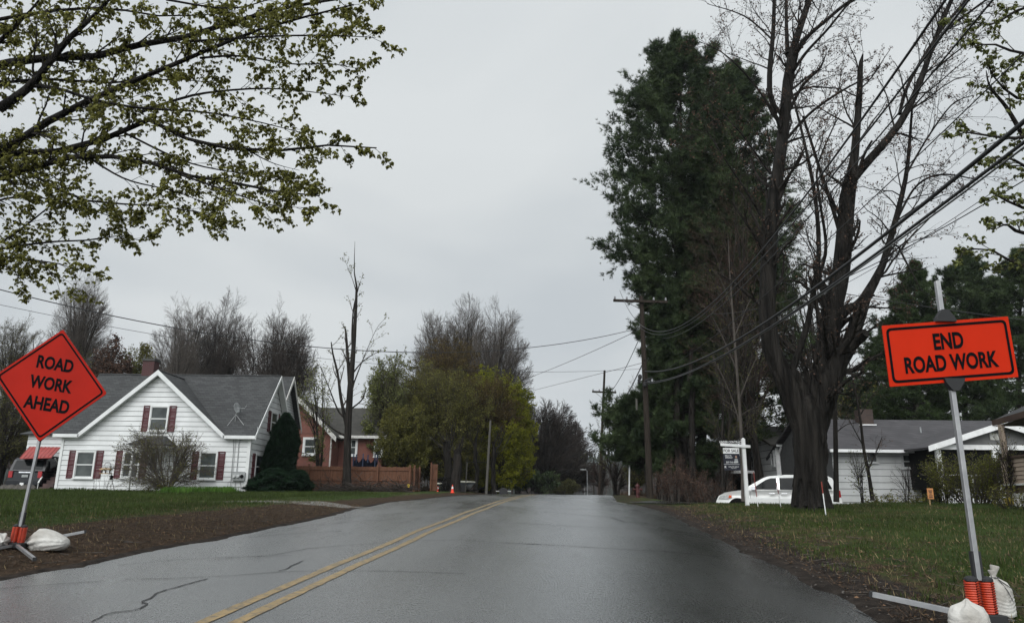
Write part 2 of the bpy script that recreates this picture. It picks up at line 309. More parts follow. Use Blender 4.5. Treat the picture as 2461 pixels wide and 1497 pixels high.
# ------------------------------------------------------------------ mesh building
class MB:
    def __init__(s): s.v = []; s.n = 0; s.f = {}
    def addv(s, V):
        V = np.asarray(V, float).reshape(-1, 3); k = s.n; s.v.append(V); s.n += len(V); return k
    def addf(s, Fc):
        Fc = np.asarray(Fc, int); 
        if len(Fc): s.f.setdefault(Fc.shape[1], []).append(Fc)
    def mesh(s, V, faces):
        k = s.addv(V)
        for f in faces: s.addf([[i+k for i in f]])
        return s
    def boxm(s, M, lo, hi):
        lo = np.asarray(lo, float); hi = np.asarray(hi, float)
        V = np.array([[(lo, hi)[i][0], (lo, hi)[j][1], (lo, hi)[k][2]] for i in (0, 1) for j in (0, 1) for k in (0, 1)])
        if M is not None: V = V @ M[:3, :3].T + M[:3, 3]
        k = s.addv(V); s.addf(np.array([[0, 1, 3, 2], [4, 6, 7, 5], [0, 4, 5, 1], [2, 3, 7, 6], [0, 2, 6, 4], [1, 5, 7, 3]])+k); return s
    def box(s, x0, x1, y0, y1, z0, z1): return s.boxm(None, (x0, y0, z0), (x1, y1, z1))
    def prism(s, pts, d):           # planar polygon (3-D points) pushed along d
        P = np.asarray(pts, float); n = len(P); k = s.addv(P); s.addv(P+np.asarray(d, float))
        s.addf([[k+i for i in range(n)][::-1]]); s.addf([[k+n+i for i in range(n)]])
        s.addf([[k+i, k+(i+1) % n, k+n+(i+1) % n, k+n+i] for i in range(n)]); return s
    def tubes(s, P, Rr, sides=4, cap=False):
        P = np.asarray(P, float); Rr = np.asarray(Rr, float); n, k, _ = P.shape
        if not n: return s
        T = np.gradient(P, axis=1); T /= np.linalg.norm(T, axis=2, keepdims=True)+1e-9
        m = np.abs(T.mean(1)); ref = np.where((m[:, 0] < m[:, 2])[:, None], [1.0, .05, 0], [.03, .05, 1.0])
        ref = np.where(((m[:, 1] < .2) & (m[:, 0] > .5) & (m[:, 2] > .5))[:, None], [0, 1.0, .02], ref)
        A = np.cross(T, ref[:, None, :]); A /= np.linalg.norm(A, axis=2, keepdims=True)+1e-9; B = np.cross(T, A)
        an = np.arange(sides)*2*math.pi/sides
        V = P[:, :, None, :]+Rr[:, :, None, None]*(np.cos(an)[None, None, :, None]*A[:, :, None, :]+np.sin(an)[None, None, :, None]*B[:, :, None, :])
        b = s.addv(V.reshape(-1, 3))
        I = b+(np.arange(n)[:, None, None]*k+np.arange(k-1)[None, :, None])*sides+np.arange(sides)[None, None, :]
        J = b+(np.arange(n)[:, None, None]*k+np.arange(k-1)[None, :, None])*sides+((np.arange(sides)+1) % sides)[None, None, :]
        s.addf(np.stack([I, J, J+sides, I+sides], -1).reshape(-1, 4))
        if cap:
            for e_ in (0, k-1):
                s.addf(b+(np.arange(n)[:, None]*k+e_)*sides+np.arange(sides)[None, ::(-1 if e_ else 1)])
        return s
    def tube(s, pts, r, sides=8, cap=True):
        P = np.asarray(pts, float); r = np.broadcast_to(np.asarray(r, float), (len(P),)); return s.tubes(P[None], r[None], sides, cap)
    def lathe(s, c, prof, sides=16, axis=None):
        c = np.asarray(c, float); ax = np.array(axis if axis is not None else (0, 0, 1), float); ax /= np.linalg.norm(ax)
        ref = np.array([1, 0, 0]) if abs(ax[0]) < .8 else np.array([0, 1, 0]); A = np.cross(ax, ref); A /= np.linalg.norm(A); B = np.cross(ax, A)
        an = np.arange(sides)*2*math.pi/sides; k = s.n
        for r, z in prof: s.addv(c+ax*z+r*(np.cos(an)[:, None]*A+np.sin(an)[:, None]*B))
        for i in range(len(prof)-1):
            s.addf([[k+i*sides+j, k+i*sides+(j+1) % sides, k+(i+1)*sides+(j+1) % sides, k+(i+1)*sides+j] for j in range(sides)])
        s.addf([[k+j for j in range(sides)][::-1]]); s.addf([[k+(len(prof)-1)*sides+j for j in range(sides)]]); return s
    def inst(s, T, faces, pos, rot, scale):      # stamp a template many times
        T = np.asarray(T, float); n = len(pos)
        if not n: return s
        V = np.einsum('nij,tj->nti', rot, T)*np.asarray(scale).reshape(-1, 1, 1)+pos[:, None, :]
        b = s.addv(V.reshape(-1, 3))
        for f in faces:
            s.addf(b+np.arange(n)[:, None]*len(T)+np.array(f)[None, :])
        return s
    def data(s, name, origin=(0, 0, 0), smooth=False):
        me = bpy.data.meshes.new(name)
        V = np.concatenate(s.v)-np.asarray(origin, float)
        me.vertices.add(len(V)); me.vertices.foreach_set('co', V.astype(np.float32).ravel())
        loops = []; st = []; tot = []; c = 0
        for q, L_ in s.f.items():
            A = np.concatenate(L_); loops.append(A.ravel()); st.append(c+np.arange(len(A))*q); tot.append(np.full(len(A), q)); c += A.size
        loops = np.concatenate(loops); st = np.concatenate(st); tot = np.concatenate(tot)
        me.loops.add(len(loops)); me.loops.foreach_set('vertex_index', loops.astype(np.int32))
        me.polygons.add(len(st)); me.polygons.foreach_set('loop_start', st.astype(np.int32)); me.polygons.foreach_set('loop_total', tot.astype(np.int32))
        me.polygons.foreach_set('use_smooth', np.full(len(st), smooth)); me.update(calc_edges=True); me.validate(); return me
ORG = {}
def tag(o, label=None, cat=None, group=None, kind=None):
    if label: o['label'] = label
    if cat: o['category'] = cat
    if group: o['group'] = group
    if kind: o['kind'] = kind
    return o
def empty(name, loc, label, cat, group=None):
    o = bpy.data.objects.new(name, None); o.empty_display_size = .3; COL.objects.link(o); o.location = [float(x) for x in loc]
    ORG[o.name] = np.array([float(x) for x in loc]); return tag(o, label, cat, group)
def recalc(me):
    import bmesh
    b = bmesh.new(); b.from_mesh(me); bmesh.ops.recalc_face_normals(b, faces=b.faces[:]); b.to_mesh(me); b.free()
def obj(name, mb, m, parent=None, origin=None, smooth=False, bevel=0, autosm=False):
    if parent is not None: og = ORG[parent.name]
    else: og = np.array(origin if origin is not None else (0, 0, 0), float)
    me = mb.data(name, og, smooth); me.materials.append(MT[m]); o = bpy.data.objects.new(name, me); COL.objects.link(o)
    if parent is not None: o.parent = parent
    else: o.location = og
    ORG[o.name] = og
    if bevel:
        recalc(me)
        b = o.modifiers.new('bevel', 'BEVEL'); b.width = bevel; b.segments = 2; b.limit_method = 'ANGLE'
    return o
def copy_tree(o, parent=None):
    c = o.copy(); COL.objects.link(c); c.parent = parent
    for ch in list(o.children): copy_tree(ch, c)
    return c
def text2d(s, size=1.0, bold=.02, sx=.8):
    cu = bpy.data.curves.new('t', 'FONT'); cu.body = s; cu.size = size; cu.offset = bold; cu.align_x = 'CENTER'; cu.resolution_u = 4; cu.fill_mode = 'FRONT' if False else 'BOTH'
    cu.dimensions = '2D'
    o = bpy.data.objects.new('t', cu); COL.objects.link(o); dg = bpy.context.evaluated_depsgraph_get(); dg.update()
    me = bpy.data.meshes.new_from_object(o.evaluated_get(dg))
    V = np.array([v.co[:2] for v in me.vertices]) if len(me.vertices) else np.zeros((0, 2)); Fs = [list(p.vertices) for p in me.polygons]
    bpy.data.objects.remove(o); bpy.data.curves.remove(cu); bpy.data.meshes.remove(me)
    if len(V): V[:, 0] *= sx; V[:, 1] -= (V[:, 1].max()+V[:, 1].min())/2; V[:, 0] -= (V[:, 0].max()+V[:, 0].min())/2
    return V, Fs
# ================================================================== GROUND, ROAD
def grid_axis(*segs):
    out_ = []
    for a, b, st in segs: out_.append(np.arange(a, b, st))
    out_.append([segs[-1][1]]); return np.concatenate(out_)
gx = grid_axis((-500, -100, 25), (-100, -32, 4), (-32, -14, .6), (-14, 14, .22), (14, 30, .6), (30, 100, 4), (100, 500, 25))
gy = grid_axis((-40, 0, 4), (0, 48, .25), (48, 90, 1.2), (90, 200, 6), (200, 1000, 25))
GX, GY = np.meshgrid(gx, gy)
V = np.stack([GX, GY, h(GX, GY)], -1).reshape(-1, 3)
nx, ny = len(gx), len(gy)
ii = (np.arange(ny-1)[:, None]*nx+np.arange(nx-1)[None, :]).ravel()
mb = MB(); mb.addv(V); mb.addf(np.stack([ii, ii+1, ii+nx+1, ii+nx], 1))
ground = obj('ground', mb, 'ground', smooth=True); tag(ground, kind='structure')
X, Y = V[:, 0], V[:, 1]
dR = X-XR(Y); dL = XL(Y)-X
def fattr(o, name, val):
    a = o.data.attributes.new(name, 'FLOAT', 'POINT'); a.data.foreach_set('value', np.asarray(val, np.float32))
def brown_at(X, Y, dR, dL):
    wl = 3.6-2.3*sm(12, 30, Y)
    b = np.where(dL > -1, 1-sm(wl-.8, wl+.8, dL), 0)
    b2 = np.where(dR > -1, .50-.42*sm(.9, 3.2, dR)*sm(4, 9, Y), 0)
    pine = sm(2.6, .4, 0)*0
    lit = sm(35, 38, Y)*sm(.2, 1, dR)*(1-sm(8, 16, dR-0*Y))*.9
    b3 = (sm(23, 27, Y)*sm(.1, .6, dR)*(1-sm(2, 4, dR)))*0
    b4 = sm(40.5, 42, Y)*(X < -9.5)*.75
    return np.maximum.reduce([b, b2, lit, b3, b4])
fattr(ground, 'brown', brown_at(X, Y, dR, dL))
fattr(ground, 'mud', np.where(dR > -1, (1-sm(.45, 1.5, dR))*(1-.5*sm(24, 30, Y)), (1-sm(.05, .5, dL))*.75))
fattr(ground, 'gravel', sm(0, 1.2, 1.6-np.hypot((X+7.4)*.35, (Y-24.8)*.9)*1.0)*.8)

# road sheet with ragged edges
ry = grid_axis((-20, 3, 1), (3, 40, .2), (40, 80, .6), (80, 200, 5), (200, 500, 25))
jl = .10*noise2(ry, ry*0, 2.1, 1)+.05*noise2(ry, ry*0, 7.7, 2); jr = .16*noise2(ry, ry*0, 1.3, 4)+.07*noise2(ry, ry*0, 6.1, 5)
t_ = np.linspace(0, 1, 26)
XX = (XL(ry)+jl)[:, None]*(1-t_)+(XR(ry)+jr)[:, None]*t_
YY = np.repeat(ry[:, None], 26, 1)
ZZ = zr(YY)+.004*np.sin(YY*.9)*(YY < 50)
ZZ = ZZ - .03*(sm(.9, 1, t_)+sm(.1, 0, t_))[None, :]
mb = MB(); mb.addv(np.stack([XX, YY, ZZ], -1).reshape(-1, 3)); nx, ny = 26, len(ry)
ii = (np.arange(ny-1)[:, None]*nx+np.arange(nx-1)[None, :]).ravel(); mb.addf(np.stack([ii, ii+1, ii+nx+1, ii+nx], 1))
tag(obj('road', mb, 'asphalt', smooth=True), kind='structure')
def road_z(x, y):
    return float(np.interp(x, XX[np.argmin(abs(ry-y))], zr(y)+.004*np.sin(y*.9)*(y < 50)-.03*(sm(.9, 1, t_)+sm(.1, 0, t_))))
# double yellow line
mb = MB()
for s_ in (-1, 1):
    ly = ry[(ry > 1) & (ry < 300)]
    w = .064+.012*noise2(ly, ly*0, 5.3, 3+s_); c = XC(ly)+s_*.15+.02*noise2(ly, ly*0, .7, 9)
    a = np.stack([c-w, ly, zr(ly)+.004*np.sin(ly*.9)*(ly < 50)+.006], -1); b = np.stack([c+w, ly, a[:, 2]], -1)
    k = mb.addv(np.stack([a, b], 1).reshape(-1, 3)); i = k+np.arange(len(ly)-1)*2; mb.addf(np.stack([i, i+1, i+3, i+2], 1))
tag(obj('road_markings', mb, 'yellow_line'), kind='structure')
# cracks traced where they run on the asphalt
CR_PX = [((220, 1494), (262, 1473), (330, 1465), (365, 1451), (345, 1447), (378, 1437), (392, 1424), (440, 1409), (500, 1391)),
 ((300, 1393), (420, 1390), (560, 1383), (665, 1375), (790, 1373), (930, 1373), (1120, 1379)), ((672, 1372), (700, 1358), (728, 1347)),
 ((0, 1414), (90, 1408), (250, 1396)), ((520, 1342), (660, 1333), (745, 1317), (860, 1308), (960, 1302)), ((280, 1355), (420, 1345), (560, 1338), (700, 1334)),
 ((1015, 1298), (1090, 1297), (1200, 1304), (1300, 1307)), ((1200, 1303), (1380, 1312), (1600, 1325), (1730, 1336)), ((1230, 1256), (1400, 1266), (1560, 1272)),
 ((1200, 1218), (1330, 1221), (1500, 1227)), ((1100, 1254), (1180, 1257)), ((600, 1290), (700, 1283), (820, 1276)), ((760, 1262), (860, 1252), (960, 1246)),
 ((1260, 1226), (1400, 1238), (1500, 1246)), ((1470, 1243), (1500, 1254), (1600, 1262)), ((900, 1238), (1000, 1230)), ((2060, 1462), (2100, 1480), (2150, 1500))]
mb = MB()
for ci, px in enumerate(CR_PX):
    q = np.array([on_road(u, v) for u, v in px]); L = np.concatenate([[0], np.cumsum(np.linalg.norm(np.diff(q, axis=0), axis=1))])
    n = max(4, int(L[-1]/.08)); s = np.linspace(0, L[-1], n); P = np.stack([np.interp(s, L, q[:, j]) for j in range(3)], -1)
    nz = np.cumsum(rng.normal(0, .008, (n, 2)), 0); nz -= np.linspace(0, 1, n)[:, None]*nz[-1]; P[:, :2] += nz+rng.normal(0, .006, (n, 2))
    P[:, 2] = zr(P[:, 1])+.004*np.sin(P[:, 1]*.9)+.005
    for k_ in range(n): P[k_, 2] = road_z(P[k_, 0], P[k_, 1])+.006
    T = np.gradient(P[:, :2], axis=0); T /= np.linalg.norm(T, axis=1, keepdims=True)+1e-9
    wd = (.006+.0007*P[:, 1])*rng.uniform(.5, 1.2, n)*(1.1 if ci in (0, 2, 7, 8, 9) else .8); N = np.stack([-T[:, 1], T[:, 0], 0*T[:, 0]], -1)*wd[:, None]
    k = mb.addv(np.stack([P-N, P+N], 1).reshape(-1, 3)); i = k+np.arange(n-1)*2; mb.addf(np.stack([i, i+1, i+3, i+2], 1))
tag(obj('road_cracks', mb, 'crack'), kind='structure')
# driveway to the minivan (draped sheet)
def drape(name, m, pts, wid, lift=.02, ends=None):
    pts = np.array(pts, float); L = np.concatenate([[0], np.cumsum(np.linalg.norm(np.diff(pts, axis=0), axis=1))]); n = int(L[-1]/.3)
    s = np.linspace(0, L[-1], n); C = np.stack([np.interp(s, L, pts[:, j]) for j in (0, 1)], -1)
    for _ in range(6): C[1:-1] = (C[:-2]+C[1:-1]*2+C[2:])/4
    T = np.gradient(C, axis=0); T /= np.linalg.norm(T, axis=1, keepdims=True); N = np.stack([-T[:, 1], T[:, 0]], -1)
    w = np.interp(s, L, wid); w = w+.08*noise2(s, s*0, 2)
    k = 12; a = np.linspace(-1, 1, k); P = C[:, None, :]+N[:, None, :]*(a[None, :, None]*w[:, None, None]/2)
    Z = h(P[..., 0], P[..., 1])+lift
    mb = MB(); mb.addv(np.concatenate([P, Z[..., None]], -1).reshape(-1, 3)); ii = (np.arange(n-1)[:, None]*k+np.arange(k-1)[None, :]).ravel(); mb.addf(np.stack([ii, ii+k, ii+k+1, ii+1], 1))
    return tag(obj(name, mb, m, smooth=True), kind='structure')
drape('driveway', 'asphalt_dark', ((5.6, 28.6), (8, 29.6), (11, 31.5), (17, 33), (22, 33.3)), (4.2, 3.4, 3.6, 3.6, 3.6), .03)

# grass, litter: nobody could count them
def scatter(n, x0, x1, y0, y1, pw=1.0):
    yy = y0+(y1-y0)*rng.random(n)**pw; xx = x0+(x1-x0)*rng.random(n); return xx, yy
def rotz(a, tilt=None, phi=None):
    n = len(a); c, s = np.cos(a), np.sin(a); M = np.zeros((n, 3, 3)); M[:, 0, 0] = c; M[:, 0, 1] = -s; M[:, 1, 0] = s; M[:, 1, 1] = c; M[:, 2, 2] = 1
    if tilt is not None:
        ct, st = np.cos(tilt), np.sin(tilt); Q = np.zeros((n, 3, 3)); Q[:, 0, 0] = 1; Q[:, 1, 1] = ct; Q[:, 1, 2] = -st; Q[:, 2, 1] = st; Q[:, 2, 2] = ct; M = M @ Q
    return M
BL = [(-.06, 0, 0), (.06, 0, 0), (.04, .12, .55), (0, .35, 1)]; BF = [(0, 1, 2), (0, 2, 3)]
def blades(name, m, X, Y, hgt, tilt, keep, wscale=1, z0=-.01):
    k = keep & (X/np.maximum(Y, .1) > -.80) & (X/np.maximum(Y, .1) < .80); X, Y, hgt, tilt = X[k], Y[k], hgt[k], tilt[k]
    pos = np.stack([X, Y, h(X, Y)+z0], -1); T = np.array(BL); T[:, 0] *= wscale
    mb = MB(); mb.inst(T, BF, pos, rotz(rng.uniform(0, 6.28, len(X)), tilt), hgt); return tag(obj(name, mb, m), kind='stuff')
def zones(X, Y):
    dR = X-XR(Y); dL = XL(Y)-X; b = brown_at(X, Y, dR, dL)+.45*noise2(X, Y, 1.3, 2)+.2*noise2(X, Y, 4, 6); return dR, dL, b
X1, Y1 = scatter(150000, -26, -3, 9, 37, 1.15); X2, Y2 = scatter(170000, 4, 24, 6, 31, 1.2)
X, Y = np.concatenate([X1, X2]), np.concatenate([Y1, Y2]); dR, dL, b = zones(X, Y)
drv = (Y > 27.5)&(X > 5)
hg = rng.uniform(.035, .085, len(X))*(1+.5*(dL > 3.5)*sm(12, 20, Y))*(1+.6*sm(.2, .8, noise2(X, Y, .5, 8)))
blades('grass', 'grass', X, Y, hg, rng.uniform(-.3, .7, len(X)), (b < .45) & (np.maximum(dL, dR) > .5) & ~drv, 1.1)
X1, Y1 = scatter(60000, -14, -1, 8, 26, 1.2); X2, Y2 = scatter(60000, 3, 14, 5.5, 26, 1.3)
X, Y = np.concatenate([X1, X2]), np.concatenate([Y1, Y2]); dR, dL, b = zones(X, Y)
blades('leaf_litter', 'litter', X, Y, rng.uniform(.025, .085, len(X)), rng.uniform(1.0, 1.75, len(X)), (b > .25) & (np.maximum(dL, dR) > .12), .9, .012)
blades('dead_grass', 'straw', X, Y, rng.uniform(.03, .10, len(X)), rng.uniform(.2, 1.6, len(X)), (rng.random(len(X)) < np.where(dR > 0, .20, .12)) & (b > -.1) & (np.maximum(dL, dR) > .4), .8, .005)
# mud clods and pebbles along the right edge
mb = MB(); n = 900; Yp = 5.5+25*rng.random(n)**1.3; Xp = XR(Yp)+rng.normal(.45, .38, n); s_ = rng.uniform(.004, .020, n)
OC = [(1, 0, 0), (0, 1, 0), (-1, 0, 0), (0, -1, 0), (0, 0, .7), (0, 0, -.6)]; OF = [(0, 1, 4), (1, 2, 4), (2, 3, 4), (3, 0, 4), (1, 0, 5), (2, 1, 5), (3, 2, 5), (0, 3, 5)]
mb.inst(OC, OF, np.stack([Xp, Yp, np.maximum(h(Xp, Yp), zr(Yp)-.03)+.008], -1), rotz(rng.uniform(0, 6, n), rng.uniform(-.6, .6, n)), s_)
tag(obj('gravel', mb, 'rock'), kind='stuff')

# fallen leaves and snapped sticks lying on the verges
rl = np.random.default_rng(77); n = 2600; Yp = 6+22*rl.random(n)**1.4; side = rl.random(n) < .5; Xp = np.where(side, XL(Yp)-rl.exponential(1.6, n)-.1, XR(Yp)+rl.exponential(1.7, n)+.1)
LV = [(0, 0, 0), (.5, .35, .12), (1, 0, .05), (.5, -.35, .15)]; LVF = [(0, 1, 2), (0, 2, 3)]
mb = MB(); mb.inst(LV, LVF, np.stack([Xp, Yp, h(Xp, Yp)+.025], -1), rotz(rl.uniform(0, 6.28, n), rl.normal(0, .3, n)), rl.uniform(.02, .06, n)); tag(obj('fallen_leaves', mb, 'fallen_leaf'), kind='stuff')
n = 240; Yp = 6+20*rl.random(n)**1.3; side = rl.random(n) < .6; Xp = np.where(side, XL(Yp)-rl.uniform(.1, 3.5, n), XR(Yp)+rl.uniform(.2, 2.2, n)); a = rl.uniform(0, 6.28, n); Lk = rl.uniform(.08, .5, n)
P = np.stack([np.stack([Xp+np.cos(a)*Lk*q+.03*Lk*np.sin(q*5+a), Yp+np.sin(a)*Lk*q, h(Xp+np.cos(a)*Lk*q, Yp+np.sin(a)*Lk*q)+.02], -1) for q in (0, .35, .7, 1)], 1)
tag(obj('fallen_sticks', MB().tubes(P, rl.uniform(.003, .008, n)[:, None]*np.array([[1, .9, .7, .4]]), 4), 'twig_grey'), kind='stuff')
# ================================================================== BUILDINGS
def clipz(poly, lo, hi):
    def cut(P, f):
        o_ = []
        for i in range(len(P)):
            a, b = P[i], P[(i+1) % len(P)]; fa, fb = f(a), f(b)
            if fa >= 0: o_.append(a)
            if (fa > 0) != (fb > 0) and abs(fa-fb) > 1e-9:
                t = fa/(fa-fb); o_.append((a[0]+(b[0]-a[0])*t, a[1]+(b[1]-a[1])*t))
        return o_
    P = cut(poly, lambda p: p[1]-lo)
    return cut(P, lambda p: hi-p[1]) if len(P) > 2 else []
def siding(o3, xd, nm, polys, course=.245, gap=.02, th=.026, z0=None):
    """lapped boards on a backing sheet; returns (boards, backing)"""
    o3 = np.array(o3, float); xd = np.array(xd, float); nm = np.array(nm, float); B, K = MB(), MB()
    for poly in polys:
        zs = [p[1] for p in poly]; zb = min(zs) if z0 is None else z0; zt = max(zs)
        K.prism([o3+xd*s+np.array([0, 0, z]) for s, z in poly], -nm*.10)
        z = zb+math.floor((min(zs)-zb)/course)*course
        while z < zt-.01:
            P = clipz(poly, max(z, min(zs)), z+course-gap)
            if len(P) > 2:
                # butt (lower) edge proud, upper edge tucked in
                V0 = [o3+xd*s+np.array([0, 0, q])+nm*.002 for s, q in P]
                V1 = [o3+xd*s+np.array([0, 0, q])+nm*(.006+th*(1-(q-z)/course)) for s, q in P]
                n = len(P); k = B.addv(V0); B.addv(V1); B.addf([[k+n+i for i in range(n)]]); B.addf([[k+i, k+(i+1) % n, k+n+(i+1) % n, k+n+i] for i in range(n)])
            z += course
    return B, K
def frameM(c, xd, nm):
    M = np.eye(4); M[:3, 0] = xd; M[:3, 1] = nm; M[:3, 2] = (0, 0, 1); M[:3, 3] = c; return M
def window(parent, c, xd, nm, w, hgt, trim='trim', pane='curtain_glass', shutters=0, sm_='maroon', sash=True, off=.035, fw=.07):
    """c = centre of the opening on the wall plane"""
    M = frameM(np.array(c, float)+np.array(nm)*off, np.array(xd, float), np.array(nm, float)); t = MB(); a, b = w/2, hgt/2
    for x0, x1, z0, z1 in ((-a-fw, -a, -b-fw, b+fw), (a, a+fw, -b-fw, b+fw), (-a, a, b, b+fw), (-a, a, -b-fw, -b)): t.boxm(M, (x0, -.05, z0), (x1, .065, z1))
    f = obj('window', t, trim, parent)
    s = MB(); s.boxm(M, (-a-fw-.03, .066, -b-fw-.03), (a+fw+.03, .10, -b-fw+.012)); obj('sill', s, trim, f)
    if sash:
        s = MB(); r = .03
        for z0, z1, y in ((-b+.001, -.012, .0), (-.010, b-.001, .014)):
            for x0, x1, q0, q1 in ((-a+.001, -a+r, z0, z1), (a-r, a-.001, z0, z1), (-a+r, a-r, z0, z0+r), (-a+r, a-r, z1-r, z1)): s.boxm(M, (x0, y+.012, q0), (x1, y+.030, q1))
        obj('sash', s, trim, f)
    g = MB(); g.boxm(M, (-a+.002, .0, -b+.002), (a-.002, .009, b-.002)); obj('pane', g, pane, f)
    for sd_ in (-1, 1):
        if shutters:
            s = MB(); x0 = sd_*(a+fw+.02+shutters/2); q = shutters/2; zt = b+fw; r = .045
            for u0, u1, z0, z1 in ((x0-q, x0-q+r, -zt, zt), (x0+q-r, x0+q, -zt, zt), (x0-q+r, x0+q-r, zt-r, zt), (x0-q+r, x0+q-r, -zt, -zt+r), (x0-q+r, x0+q-r, -.03, .03)): s.boxm(M, (u0, -.02, z0), (u1, .03, z1))
            z = -zt+r+.01
            while z < zt-r-.05:
                k = s.n; s.boxm(M, (x0-q+r, -.018, z), (x0+q-r, .004, z+.055)); 
                z += .068
            obj('shutter', s, sm_, parent)
    return f
def slab(pts, th, m, name, parent, **k):
    p = np.array(pts, float); n = np.cross(p[1]-p[0], p[2]-p[0]); n /= np.linalg.norm(n); n *= 1 if n[2] > 0 else -1
    return obj(name, MB().prism(p, -n*th), m, parent, **k)
XD, NF, ND = np.array([1., 0, 0]), np.array([0, -1., 0]), np.array([1., 0, 0])

# ------------------------------------------------------------------ the white house
YF, YB, YRG = 37.0, 42.9, 39.95
xl = at(131, 1188, YF)[0]; xr = at(592, 1188, YF)[0]-.05; zg = 1.50
ze = at(400, 1033, YF)[2]; zrg = at(560, 907, YRG)[2]
house = empty('white_house', ((xl+xr)/2, YF, zg-.2), 'white clapboard house with maroon shutters and steep front gable on the left lawn', 'house')
pk = at(387, 897, YF); gl = at(212, 1028, YF)[0]; gr_ = at(533, 1031, YF)[0]
zb = at(350, 1186, YF)[2]+.12
o3 = (0, YF, 0)
rect = [(xl, zb), (xr, zb), (xr, ze), (xl, ze)]; tri = [(gl, ze), (gr_, ze), (pk[0], pk[2]-.12)]
B, K = siding(o3, XD, NF, [rect, tri], .245, z0=zb)
Bs, Ks = siding((xr, 0, 0), (0, 1, 0), ND, [[(YF, zb), (YB, zb), (YB, ze), (YF, ze)], [(YF, ze), (YB, ze), (YRG, zrg-.1)]], .30, z0=zb)
for src, dst in ((Bs, B), (Ks, K)):
    for v in src.v: pass
    k = dst.n
    for v in src.v: dst.addv(v)
    for q, L_ in src.f.items():
        for A in L_: dst.addf(A+k)
K.box(xl, xr-.11, YB-.1, YB, zb, ze); K.box(xl, xl+.1, YF+.11, YB-.11, zb, ze)
K.prism([(xl, YF+.11, ze), (xl, YB-.1, ze), (xl, YRG, zrg-.15)], (.1, 0, 0))
wl = obj('wall', B, 'siding', house); obj('wall_sheathing', K, 'siding_back_shade', wl)
# corner boards
obj('corner_board', MB().box(xl-.04, xl+.09, YF-.055, YF-.001, zb, ze-.1), 'trim', house)
obj('corner_board', MB().box(xr-.10, xr+.055, YF-.055, YF-.036, zb, ze-.1).box(xr+.036, xr+.055, YF-.0361, YF+.10, zb, ze-.1), 'trim', house)
obj('foundation', MB().box(xl+.1, xr-.06, YF+.06, YB-.1, zg-.5, zb-.002), 'foundation', house)
# roofs
ov = .32; drop = ov*(zrg-ze)/(YRG-YF)
rx0, rx1 = xl-.35, xr+.34
def rp(x, y): # main roof surface
    return (x, y, zrg-(abs(y-YRG))*(zrg-ze)/(YRG-YF)+.09)
glx, grx = gl-.28, gr_+.28
pkz = pk[2]+.10
yj = YRG-(rp(0, YRG)[2]-pkz)/((zrg-ze)/(YRG-YF)) if pkz < zrg+.09 else YRG
Pk = (pk[0], YF-ov, pkz); J = (pk[0], yj, pkz)
ev = lambda x: rp(x, YF-ov)
rf = slab([ev(rx0), ev(glx), J, (pk[0], YRG, zrg+.09), rp(rx0, YRG)], .05, 'shingle', 'roof', house)
slab([ev(grx), ev(rx1), rp(rx1, YRG), (pk[0]+.001, YRG, zrg+.09), J], .05, 'shingle', 'roof', house)
slab([rp(rx0, YRG), rp(rx1, YRG), rp(rx1, YB+ov), rp(rx0, YB+ov)], .05, 'shingle', 'roof', house)
el_, er_ = ev(glx), ev(grx)
slab([Pk, J, (el_[0], el_[1], el_[2]+.0), ], .05, 'shingle', 'gable_roof', house)
slab([Pk, (er_[0], er_[1], er_[2]), J], .05, 'shingle', 'gable_roof', house)
t = MB()
for a, b in ((Pk, el_), (Pk, er_)):      # rake boards of the front gable
    a, b = np.array(a), np.array(b); t.prism([a+(0, -.03, .03), b+(0, -.03, .03), b+(0, -.03, -.20), a+(0, -.03, -.24)], (0, .03, 0))
    t.prism([a+(0, 0, -.16), b+(0, 0, -.14), b+(0, .28, -.14), a+(0, .28, -.16)], (0, 0, -.02))
obj('rake_board', t, 'trim', house)
t = MB(); e0 = np.array(rp(rx1, YF-ov)); e1 = np.array(rp(rx1, YRG)); e2 = np.array(rp(rx1, YB+ov))
for a, b in ((e0, e1), (e1, e2)): t.prism([a+(0, 0, .02), b+(0, 0, .02), b-(0, 0, .22), a-(0, 0, .22)], (.03, 0, 0)); t.prism([a-(.30, 0, .10), b-(.30, 0, .10), b-(.0, 0, .10), a-(0, 0, .10)], (0, 0, -.02))
obj('rake_board', t, 'trim', house)
for x0, x1 in ((rx0, glx+.05), (grx-.05, rx1)):
    t = MB(); t.box(x0, x1, YF-ov-.03, YF-ov, ev(0)[2]-.17, ev(0)[2]-.01); t.box(x0, x1, YF-ov, YF+.0, ev(0)[2]-.19, ev(0)[2]-.17); obj('eave_board', t, 'trim', house)
t = MB(); t.tube([np.array(rp(rx0, YRG))+(0, 0, .015), np.array(rp(rx1, YRG))+(0, 0, .015)], .05, 6); t.tube([np.array(Pk)+(0, 0, .01), np.array(J)+(0, 0, .01)], .045, 6); obj('ridge_cap', t, 'shingle', house)
c = at(362, 885, 40.2); t = MB(); t.box(c[0]-.32, c[0]+.32, 39.9, 40.5, zrg-.5, at(362, 868, 40)[2]); ch = obj('chimney', t, 'chimney_brick', house)
t = MB(); t.box(c[0]-.36, c[0]+.36, 39.86, 40.54, at(362, 868, 40)[2]+.001, at(362, 862, 40)[2]); obj('chimney_cap', t, 'foundation', ch)
def fwin(u0, v0, u1, v1, **k):
    a, b = at(u0, v0, YF), at(u1, v1, YF); window(house, ((a[0]+b[0])/2, YF, (a[2]+b[2])/2), XD, NF, b[0]-a[0], a[2]-b[2], **k)
fwin(189, 1086, 221.5, 1146, shutters=.33); fwin(302, 1087, 330, 1146, shutters=.33, pane='glass'); fwin(484.5, 1088, 516, 1149, shutters=.33); fwin(367, 978, 399, 1034, shutters=.33)
